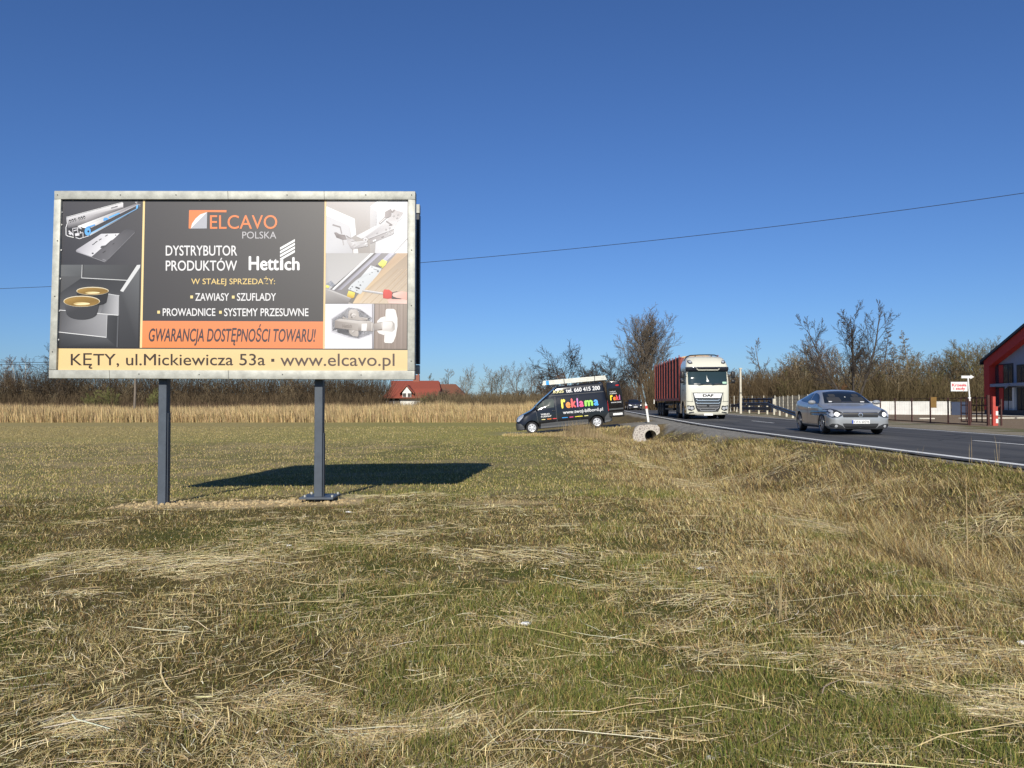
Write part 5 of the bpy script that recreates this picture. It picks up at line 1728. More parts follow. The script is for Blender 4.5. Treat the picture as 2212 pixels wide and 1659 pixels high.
# white wall and grey-blue wall end
M['wallwhite'] = mat('white_wall_paint', (.66, .65, .615), .8, var=.10, scale=1.2, bump=.1)
M['wallblue'] = mat('blue_grey_panel', (.075, .095, .15), .6, var=.1, scale=2)
M['rustgate'] = M['rust']
wl, wr = FL(1690, 893.5), FL(2053.5, 895)
wl, wr = Vector((P(1800, 893, 72).x, 72, .34)), Vector((P(2053.5, 894.9, 66.5).x, 66.5, .34))
wwall = empty('white_wall', wr, label='long low white wall across the yard behind the mesh fence', cat='wall')
mb = MB()
for k in range(6):
    a, b = wl.lerp(wr, k / 6), wl.lerp(wr, (k + 1) / 6)
    mb.bar(a - wr + Vector((.01, 0, .56)), b - wr + Vector((-.01, 0, .56)), .16, 1.14)
mb.build('wall', M['wallwhite'], wwall)
mb = MB()
mb.bar(wl - wr + Vector((0, 0, 1.16)), wr - wr + Vector((0, 0, 1.16)), .2, .05)
mb.build('coping', M['wallwhite'], wwall, bevel=.01)
w2 = Vector((P(2095, 894, 65).x, 65.2, .34))
bwall = empty('blue_grey_wall', wr + Vector((.05, 0, 0)), label='short blue grey wall section at the right end of the white wall', cat='wall')
mb = MB()
mb.bar(Vector((.05, -.01, .56)), w2 - wr + Vector((0, 0, .56)), .14, 1.12)
mb.build('wall', M['wallblue'], bwall, bevel=.01)
mb = MB()
mb.bar(Vector((.05, -.01, 1.13)), w2 - wr + Vector((0, 0, 1.13)), .18, .03)
mb.build('coping', M['wallblue'], bwall)
M['brownboard'] = mat('brown_board', (.17, .095, .022), .7, var=.2, scale=5)
pb = P(2029, 860, 36.5)
bb = empty('notice_board', (pb.x, 37.0, P(2029, 881, 36.9).z), label='small blank brown board hung on the rusty mesh fence', cat='notice board')
mb = MB()
mb.box((0, 0, .26), (.28, .03, .52))
mb.build('panel', M['brownboard'], bb, bevel=.005)
mb = MB()
mb.box((0, .03, .50), (.30, .03, .03))
mb.build('hanger', M['rust'], bb)

# sign on a pole: arrow and board
sp = FL(2093, 918.6)
sg = empty('direction_sign', sp + Vector((0, -.1, 0)), label='white sign with red words and a white arrow on a slim pole', cat='sign')
Ys = sp.y - .1
def sgp(px, py): return P(px, py, Ys) - sg.location
mb = MB()
mb.tube([(0, 0, -.2), (0, 0, 1.15)], .045, 10)
mb.build('lower_pole', M['rust'], sg, smooth=40)
mb = MB()
top = sgp(2091, 817)
mb.tube([(0, -.0, 1.15), (top.x, 0, top.z)], .035, 10)
mb.build('pole', M['white'], sg, smooth=40)
a, b = sgp(2053.5, 845.3), sgp(2089, 825)
mb = MB()
mb.box(((a.x + b.x) / 2, -.02, (a.z + b.z) / 2), (b.x - a.x, .03, b.z - a.z))
sb = mb.build('sign_board', M['white'], sg, bevel=.004)
mb = MB()
mb.box(((a.x + b.x) / 2, .0, (a.z + b.z) / 2), (b.x - a.x + .025, .02, b.z - a.z + .025))
mb.build('board_rim', M['darkmetal'], sb)
M['redink'] = mat('red_lettering', (.55, .04, .06), .5)
for s, (q0, r0, q1, r1) in (('Krzesła', (2055.5, 838 - 3.2, 2087, 828.6)), ('i stoły', (2058.5, 844, 2084, 836.2))):
    A, B = sgp(q0, r0), sgp(q1, r1)
    V, F = text2d(s, .035)
    me = bpy.data.meshes.new('lettering')
    me.from_pydata([(A.x + u * (B.x - A.x), -.039 - .0006 * k, A.z + v * (B.z - A.z)) for u, v, k in V], [], F)
    link('lettering', me, M['redink'], sb)
pts = [(2077, 811.5), (2096.5, 811.5), (2096.5, 809.5), (2104.5, 814), (2096.5, 818.8), (2096.5, 817), (2077, 817)]
mb = MB()
mb.prism([sgp(*p) for p in pts], (0, .03, 0))
mb.build('arrow', M['white'], sg)
mb = MB()
q = sgp(2094, 859.5)
mb.box(q, (.12, .06, .06))
mb.build('clamp', M['white'], sg)

# gate
gA, gB = FL(2135, 919.5), FL(2141.5, 920)
gate = empty('yard_gate', gA, label='rusty red steel gate post with open gate leaf at the yard entrance', cat='gate')
mb = MB()
mb.box((.0, 0, .68), (.10, .10, 1.5))
mb.build('post', M['rust'], gate)
mb = MB()
d = Vector((.14, 2.4, 0))
for z in (.15, .55, .95, 1.3):
    mb.bar(Vector((.03, .1, z)), d + Vector((.03, 0, z)), .04, .05)
for k in range(6):
    p = Vector((.03, .1, 0)).lerp(d, k / 5)
    mb.bar(p + Vector((0, 0, .12)), p + Vector((0, 0, 1.34)), .04, .04)
mb.build('gate_leaf', M['rust'], gate)
M['redwhite'] = mat('red_post_paint', (.42, .06, .045), .6, var=.1)
mb = MB()
mb.box((.16, -.15, .66), (.13, .13, 1.4))
gpost = mb.build('red_post', M['redwhite'], gate, bevel=.01)
rb = empty('barrier_stand', FL(2153, 919.5), label='short red and white barrier stand just right of the gate', cat='barrier')
mb = MB()
mb.box((0, 0, .45), (.10, .06, .9))
mb.build('stand', M['redwhite'], rb)
mb = MB()
for z in (.22, .58):
    mb.box((0, -.035, z), (.11, .012, .20))
mb.build('band', M['white'], rb)
mb = MB()
mb.box((.22, 0, .62), (.06, .06, 1.24))
mb.bar((.0, 0, .8), (.22, 0, 1.0), .04, .04)
mb.build('frame', M['rust'], rb)

# low pale kerbs in the yard
M['kerb'] = mat('pale_kerb', (.50, .47, .40), .9, var=.12, scale=3)
for (pa, pb_, Y0, Y1) in (((1985, 905.2), (2018, 905.2), 0, 0), ((2072, 904.6), (2190, 904), 0, 0), ((2195, 903.9), (2260, 903.6), 0, 0)):
    A, B = FL(*pa), FL(*pb_)
    mb = MB()
    mb.bar(A + Vector((0, 0, .03)), B + Vector((0, 0, .03)), .16, .09)
    put(mb.build('kerb_stone', M['kerb'], bevel=.01), kind='structure')

# ---------------------------------------------------------------- red gabled building on the right
M['redwall'] = mat('bright_red_render', (.52, .045, .035), .75, var=.04, scale=3)
M['greywall'] = mat('blue_grey_render', (.27, .31, .39), .8, var=.05, scale=3)
M['roofdark'] = mat('dark_roof_sheet', (.018, .02, .03), .5, var=.1)
M['plinth'] = mat('dark_plinth', (.05, .052, .058), .8)
M['winglass'] = mat('window_glass', (.03, .045, .055), .04, spec=.7)
M['frost'] = mat('pale_door_panel', (.48, .48, .45), .5)
YB = 77.0
zg = .33
FN = Vector((-1, .14, 0)).normalized()          # the gable looks across the road, so it is seen at a slant
FX = Vector((-FN.y, FN.x, 0))                   # along the facade, towards the viewer
F0 = Vector((42.0, 42.0 / .6133, zg))
bld = empty('red_building', F0, (0, 0, math.atan2(FX.y, FX.x)), label='two storey building with a bright red frame around its grey glazed gable', cat='building')
def B(px, py, dy=0.):
    d = ray(px, py)
    o = F0 - FN * dy - Vector((0, 0, CAMZ))
    t = o.dot(FN) / d.dot(FN)
    q = d * t + Vector((0, 0, CAMZ)) - F0
    return Vector((q.dot(FX), dy, q.z))
D = .55                                   # depth of the red frame
eave = B(2121, 772)
apexx = 11.0
slope = (B(2212, 701).z - B(2126, 772).z) / (B(2212, 701).x - B(2126, 772).x)
wx0, wx1 = 0.0, 2 * apexx
ze = B(2127, 775).z
za = ze + slope * apexx
fw = B(2136.5, 800).x
def roofz(x): return ze + slope * min(x, 2 * apexx - x)
# red frame: left and right piers plus raking band, standing proud of the gable wall
bh = (B(2127, 775).z - B(2127, 797).z)
def pier(xa, xb):
    mb = MB()
    mb.prism([(xa, 0, .45), (xb, 0, .45), (xb, 0, roofz(xb) - .12), (xa, 0, roofz(xa) - .12)], (0, D, 0))
    return mb.build('pier', M['redwall'], bld)
pier(0, fw)
pier(2 * apexx - fw, 2 * apexx)
mb = MB()
for s in (0, 1):
    f = (lambda x: x) if s == 0 else (lambda x: 2 * apexx - x)
    mb.prism([(f(fw + .002), .0, roofz(fw) - .12), (f(apexx), .0, za - .12), (f(apexx), .0, za - .12 - bh), (f(fw + .002), .0, roofz(fw) - .12 - bh)], (0, D, 0))
mb.build('raking_band', M['redwall'], bld)
mb = MB()
for s in (0, 1):
    f = (lambda x: x) if s == 0 else (lambda x: 2 * apexx - x)
    mb.prism([(f(-.45), -.15, roofz(0) - .35), (f(apexx), -.15, za - .10), (f(apexx), -.15, za + .12), (f(-.45), -.15, roofz(0) - .13)], (0, 14, 0))
mb.build('roof', M['roofdark'], bld)
mb = MB()
mb.tube([(-.5, -.1, ze - .42), (-.5, 13.8, ze - .42)], .09, 8)
mb.build('gutter', M['roofdark'], bld, smooth=40)
# gable wall
mb = MB()
mb.prism([(.05, D, .0), (2 * apexx - .05, D, .0), (2 * apexx - .05, D, roofz(.05) - .2), (apexx, D, za - .2), (.05, D, roofz(.05) - .2)], (0, 11.5, 0))
mb.build('wall', M['greywall'], bld)
mb = MB()
mb.box((apexx, D - .15, .22), (2 * apexx + .02, .8, .456))
mb.build('plinth', M['plinth'], bld)
mb = MB()
mb.box((apexx, -.6, -.02), (2 * apexx + 3, 2.4, .12))
mb.build('paving', M['kerb'], bld)
xw = lambda px: B(px, 850, D).x
zz = lambda py, px=2170: B(px, py, D).z
y_ = D - .03
def quadp(pa, pb, yt, yb, depth, th):
    """a slab on the gable: image columns pa..pb, rows given at column pa"""
    return [(xw(pa), depth, zz(yb, pa)), (xw(pb), depth, zz(yb, pa)), (xw(pb), depth, zz(yt, pa)), (xw(pa), depth, zz(yt, pa))], (0, th, 0)
mb = MB()
for yt, yb in ((789, 829), (836, 889)):
    mb.prism(*quadp(2148, 2151, yt, yb, D - .12, .118))
mb.build('white_reveal', M['wallwhite'], bld)
for yt, yb in ((788, 829), (837, 888)):
    mb = MB()
    mb.prism(*quadp(2151.5, 2190, yt, yb, D - .05, .045))
    fr = mb.build('window', M['roofdark'], bld)
    for a, b in ((2153, 2160), (2170.5, 2179.5), (2181.5, 2189)):
        mb = MB()
        (p4, v) = quadp(a, b, yt + 1.5, yb - 1, D - .07, .018)
        mb.prism(p4, v)
        mb.build('pane', M['winglass'], fr)
    mb = MB()
    mb.prism(*quadp(2161, 2169.5, yt + 1, yb - 1, D - .10, .045))
    mb.build('panel', M['redwall'], fr)
mb = MB()
for a, b in ((2171.5, 2179.5), (2181.5, 2189)):
    mb.prism(*quadp(a, b, 866, 889.5, D - .10, .025))
mb.build('door_panel', M['frost'], bld)
mb = MB()
mb.prism(*quadp(2147.6, 2240, 829.8, 836, .05, D - .06))
mb.build('balcony', M['greywall'], bld)
mb = MB()
mb.bar((xw(2186), .02, zz(838, 2186)), (xw(2196), .02, zz(829, 2196)), .06, .12)
mb.build('brace', M['greywall'], bld)
for yt, yb in ((788, 829), (837, 888)):
    mb = MB()
    mb.prism(*quadp(2198, 2226, yt, yb, D - .05, .045))
    fr = mb.build('window', M['roofdark'], bld)
    for a, b in ((2200, 2208), (2209.5, 2217), (2218.5, 2225)):
        mb = MB()
        mb.prism(*quadp(a, b, yt + 1.5, yb - 1, D - .07, .018))
        mb.build('pane', M['winglass'], fr)
mb = MB()
mb.prism(*quadp(2192, 2196, 837, 889, D - .2, .19))
mb.build('white_pilaster', M['wallwhite'], bld)

# ---------------------------------------------------------------- red-roofed house behind the reeds
M['tile'] = mat('red_roof_tile', (.25, .062, .038), .8, var=.14, scale=6)
M['tile2'] = mat('orange_brown_roof_tile', (.17, .070, .040), .8, var=.14, scale=6)
M['dark_open'] = mat('dark_opening', (.06, .05, .045), .6)
YH = 122.0
h0 = P(880, 892, YH)
hz = H(h0.x, YH)
hs_ = empty('red_roofed_house', (h0.x, YH, hz), label='white house with a red tiled roof and white dormer behind the reeds', cat='house')
def Hh(px, py, dy=0.):
    q = P(px, py, YH + dy) 
    return Vector((q.x - h0.x, dy, q.z - hz))
w0 = Hh(834, 868).x; w1 = Hh(943, 868).x
ze_ = Hh(834, 857).z
mb = MB()
mb.box(((w0 + w1) / 2, 4.5, ze_ / 2), (w1 - w0, 9, ze_))
mb.build('wall', M['wallwhite'], hs_)
r1, r2, r3 = Hh(837, 825, 4).x, Hh(947, 825, 4).x, Hh(850, 841, 2).x
zr = Hh(880, 824.5, 4).z
zr_m = Hh(845, 842, 2).z
mb = MB()
mb.prism([(Hh(826, 858).x, -.8, ze_ - .25), (w1 + .5, -.8, ze_ - .25), (w1 + .5, 1.4, zr_m), (Hh(842, 842).x, 1.4, zr_m)], (0, 0, .18))
mb.prism([(Hh(842, 842).x, 1.4, zr_m), (w1 + .5, 1.4, zr_m), (r2, 4.6, zr), (r1 + .5, 4.6, zr)], (0, 0, .18))
mb.prism([(Hh(826, 858).x, 10, ze_ - .25), (w1 + .5, 10, ze_ - .25), (r2, 4.6, zr), (r1 + .5, 4.6, zr)], (0, 0, .18))
mb.prism([(w0, 0, ze_), (w0, 9, ze_), (w0 + .4, 4.6, zr)], (.2, 0, 0))
mb.prism([(w1, 0, ze_), (w1, 9, ze_), (w1 - .1, 4.6, zr)], (.2, 0, 0))
rf = mb.build('roof', M['tile'], hs_)
mb = MB()
cxx = Hh(892, 826).x
mb.box((cxx, 4.6, zr + .45), (1.0, .7, 1.3))
for k in (-.3, .3):
    mb.box((cxx + k, 4.6, zr + 1.2), (.25, .25, .3))
mb.build('chimney', mat('brick_chimney', (.25, .10, .07), .9, var=.15, scale=8), rf)
da, dbb, dap = Hh(868.5, 856), Hh(892.5, 856), Hh(880.5, 834)
zb0 = Hh(880, 858).z
mb = MB()
mb.prism([(da.x + .2, -.9, zb0), (dbb.x - .2, -.9, zb0), (dbb.x - .2, -.9, Hh(880, 848).z), (dap.x, -.9, dap.z - .15), (da.x + .2, -.9, Hh(880, 848).z)], (0, 3.5, 0))
dm = mb.build('dormer', M['wallwhite'], hs_)
mb = MB()
for s in (-1, 1):
    e = da.x - .3 if s < 0 else dbb.x + .3
    mb.prism([(e, -1.1, Hh(880, 850).z - .1), (dap.x, -1.1, dap.z), (dap.x, -1.1, dap.z + .2), (e, -1.1, Hh(880, 850).z + .1)], (0, 4, 0))
mb.build('dormer_roof', M['tile'], dm)
for a, b in ((872, 879), (882.5, 889)):
    mb = MB()
    xa, xb = Hh(a, 850).x, Hh(b, 850).x
    mb.box(((xa + xb) / 2, -.92, (zb0 + Hh(880, 849).z) / 2), (xb - xa, .06, Hh(880, 849).z - zb0 - .1))
    mb.build('window', M['dark_open'], dm)
for a in (840, 855):
    mb = MB()
    xa = Hh(a + 3, 860).x
    pts = [(xa - .5, -.04, .2)] + [(xa + .5 * math.cos(R(t)), -.04, ze_ - .75 + .5 * math.sin(R(t))) for t in range(180, -1, -20)] + [(xa + .5, -.04, .2)]
    mb.prism(pts, (0, .06, 0))
    mb.build('window', M['dark_open'], hs_)
YH2 = 132.0
hA = P(985, 892, YH2)
h2 = empty('brown_roofed_house', (hA.x, YH2, H(hA.x, YH2)), label='second house with a brownish hipped roof half hidden by bare bushes', cat='house')
q = lambda px, py: P(px, py, YH2) - h2.location
l_, r_ = q(945, 872).x, q(1008, 872).x
zt2, ze2 = q(975, 831).z, q(1000, 860).z
mb = MB()
mb.prism([(l_, 0, 0), (r_ - .6, 0, 0), (r_ - .6, 0, ze2), (l_, 0, ze2)], (0, 8, 0))
mb.build('wall', M['wallwhite'], h2)
mb = MB()
ra, rb_ = q(940, 831).x, q(981, 831).x
mb.prism([(l_ - .3, -.5, ze2 - .2), (r_ + .2, -.5, ze2 - .2), (rb_, 4, zt2), (ra, 4, zt2)], (0, 0, .2))
mb.prism([(l_ - .3, 8.5, ze2 - .2), (r_ + .2, 8.5, ze2 - .2), (rb_, 4, zt2), (ra, 4, zt2)], (0, 0, .2))
mb.prism([(r_ + .2, -.5, ze2 - .2), (r_ + .2, 8.5, ze2 - .2), (rb_, 4, zt2)], (.0, 0, .2))
mb.build('roof', M['tile2'], h2)
# ---------------------------------------------------------------- trees
def prisms(segs, n):
    """closed-off tubes for (p0,p1,r0,r1) rows"""
    A = np.array([s[0] for s in segs], float); Bv = np.array([s[1] for s in segs], float)
    r0 = np.array([s[2] for s in segs]); r1 = np.array([s[3] for s in segs])
    d = Bv - A
    d /= np.maximum(np.linalg.norm(d, axis=1, keepdims=True), 1e-6)
    ref = np.where(np.abs(d[:, 2:3]) < .9, np.array([[0, 0, 1.]]), np.array([[1., 0, 0]]))
    u = np.cross(d, ref)
    u /= np.linalg.norm(u, axis=1, keepdims=True)
    w = np.cross(d, u)
    V = []
    for P0, rr_ in ((A, r0), (Bv, r1)):
        for k in range(n):
            q = 2 * PI * k / n
            V.append(P0 + (u * math.cos(q) + w * math.sin(q)) * rr_[:, None])
    N = len(segs)
    V = np.stack(V, 1).reshape(-1, 3)
    base = np.arange(N)[:, None] * 2 * n
    F = np.concatenate([base + np.array([[k, (k + 1) % n, n + (k + 1) % n, n + k]]) for k in range(n)])
    return V, F

def ribbons(A, Bv, r0, r1, rs):
    d = Bv - A
    d /= np.maximum(np.linalg.norm(d, axis=1, keepdims=True), 1e-6)
    t = rs.normal(size=d.shape)
    u = np.cross(d, t)
    u /= np.maximum(np.linalg.norm(u, axis=1, keepdims=True), 1e-6)
    V = np.stack([A - u * r0[:, None], A + u * r0[:, None], Bv + u * r1[:, None], Bv - u * r1[:, None]], 1).reshape(-1, 3)
    F = np.arange(len(A))[:, None] * 4 + np.arange(4)[None]
    return V, F

STY = {
    'broad': dict(f0=.17, n=20, ang=(24, 52), len=.50, wig=.12, up=.11, kids=(10, 7, 6), r=.018, drop=.22, top=.70),
    # first limb, limbs, limb angle, limb length, wiggle, upward pull, twigs per level, trunk radius
    'oak': dict(f0=.26, n=22, ang=(35, 84), len=.50, wig=.24, up=.04, kids=(10, 8, 6), r=.026, drop=.12, top=.62),
    'upright': dict(f0=.16, n=18, ang=(22, 44), len=.58, wig=.13, up=.11, kids=(10, 7, 6), r=.020, drop=.55, top=.9),
    'vase': dict(f0=.10, n=12, ang=(16, 38), len=.72, wig=.10, up=.07, kids=(9, 7, 4), r=.017, drop=.5, top=.85),
    'birch': dict(f0=.25, n=20, ang=(30, 55), len=.32, wig=.12, up=.05, kids=(8, 6, 3), r=.011, drop=.6, top=1.),
    'thin': dict(f0=.35, n=13, ang=(28, 50), len=.30, wig=.16, up=.10, kids=(6, 5, 3), r=.012, drop=.45, top=1.),
    'sparse': dict(f0=.22, n=11, ang=(22, 42), len=.50, wig=.08, up=.08, kids=(8, 5, 0), r=.016, drop=.5, top=1.),
    'forked': dict(f0=.20, n=13, ang=(22, 46), len=.40, wig=.07, up=.08, kids=(9, 6, 0), r=.013, drop=.5, top=1.),
    'larch': dict(f0=.10, n=85, ang=(62, 96), len=.25, wig=.08, up=.02, kids=(9, 4, 0), r=.010, drop=.93, top=1.),
}
def rot_off(rs, d, ang):
    t = rs.normal(size=3)
    t -= d * t.dot(d)
    t /= np.linalg.norm(t)
    return d * math.cos(ang) + t * math.sin(ang)

def tree_segs(seed, Ht, style, lean=(0, 0), spread=1., minr=.009):
    rs = np.random.RandomState(seed)
    s = STY[style]
    out = []
    def br(p, d, L, r, lvl, nseg):
        pts = [(p, r)]
        step = L / nseg
        for i in range(nseg):
            d = d + rs.normal(size=3) * s['wig'] * (.5 if lvl == 0 else 1) + np.array((0, 0, s['up'] if lvl else .05))
            d = d / np.linalg.norm(d)
            r2 = max(r * (1 - (i + 1) / nseg * (.8 if lvl else .75)), minr)
            p2 = p + d * step
            out.append((p, p2, pts[-1][1], r2, lvl))
            p = p2
            pts.append((p, r2))
        return pts, d
    d0 = np.array((lean[0], lean[1], 1.))
    d0 /= np.linalg.norm(d0)
    R0 = Ht * s['r']
    tp, _ = br(np.zeros(3), d0, Ht * s['top'], R0, 0, 9)
    def at(pts, t):
        x = t * (len(pts) - 1)
        i = min(int(x), len(pts) - 2)
        f = x - i
        return pts[i][0] * (1 - f) + pts[i + 1][0] * f, pts[i][1] * (1 - f) + pts[i + 1][1] * f, (pts[i + 1][0] - pts[i][0]) / max(np.linalg.norm(pts[i + 1][0] - pts[i][0]), 1e-6)
    def kids(pts, L, lvl):
        if lvl > 3:
            return
        n = s['kids'][lvl - 2]
        for k in range(n):
            t = .22 + .78 * (k + rs.rand()) / n
            p, r, d = at(pts, t)
            dd = rot_off(rs, d, R(rs.uniform(22, 58)))
            l = L * rs.uniform(.30, .52) * (1.12 - .5 * t)
            q, _ = br(p, dd, l, max(r * .55, minr), lvl, 3 if lvl < 3 else 2)
            kids(q, l, lvl + 1)
    for k in range(s['n']):
        t = s['f0'] + (1 - s['f0']) * (k + rs.rand() * .9) / s['n']
        p, r, d = at(tp, min(t, .995))
        if style == 'larch':
            d = np.array((0, 0, 1.))
        dd = rot_off(rs, d, R(rs.uniform(*s['ang'])) )
        dd[:2] *= spread
        dd /= np.linalg.norm(dd)
        l = Ht * s['len'] * (1 - s['drop'] * (t - s['f0']) / (1 - s['f0'])) * rs.uniform(.75, 1.15)
        q, _ = br(p, dd, l, max(r * .42, minr), 1, 5)
        kids(q, l, 2)
    return out

def tree_obj(name, loc, Ht, style, seed, m, label, cat='tree', group=None, lean=(0, 0), spread=1., minr=.010, trunkmat=None, multi=None, low=0):
    root = empty(name, loc, label=label, cat=cat, group=group)
    segs = []
    if multi:
        for i, (dx, dy, lx, ly, hh) in enumerate(multi):
            for s in tree_segs(seed + i, Ht * hh, style, (lx, ly), spread, minr):
                o = np.array((dx, dy, 0.))
                segs.append((s[0] + o, s[1] + o, *s[2:]))
    else:
        segs = tree_segs(seed, Ht, style, lean, spread, minr)
    # scale so that the highest twig reaches the wanted height
    top = max(s[1][2] for s in segs)
    k = Ht / top
    segs = [(a * k, b * k, r0, r1, l) for a, b, r0, r1, l in segs]
    big = [s[:4] for s in segs if s[4] <= 1]
    big = [(a - np.array((0, 0, .4)) if abs(a[2]) < 1e-6 else a, b, r0, r1) for a, b, r0, r1 in big]
    V, F = prisms(big, 6)
    t = npmesh('trunk', V, [F], trunkmat or m, root)
    t.data.polygons.foreach_set('use_smooth', np.ones(len(F), bool))
    sm = [s for s in segs if s[4] >= 2]
    rs = np.random.RandomState(seed)
    V, F = prisms([s[:4] for s in sm], 3)
    npmesh('crown', V, [F], m, root)
    return root

M['bark'] = mat('grey_brown_bark', (.135, .108, .080), .9, var=.25, scale=2)
M['bark_dark'] = mat('dark_bark', (.052, .043, .035), .9, var=.25, scale=2)
M['bark_green'] = mat('mossy_bark', (.145, .125, .062), .9, var=.25, scale=2)
M['bark_tan'] = mat('tan_twigs', (.175, .145, .095), .9, var=.2, scale=2)
M['bark_red'] = mat('reddish_twigs', (.125, .082, .058), .9, var=.2, scale=2)
M['birchbark'] = mat('white_birch_bark', (.50, .47, .41), .8, var=.35, scale=3, stretch=(1, 1, 3))

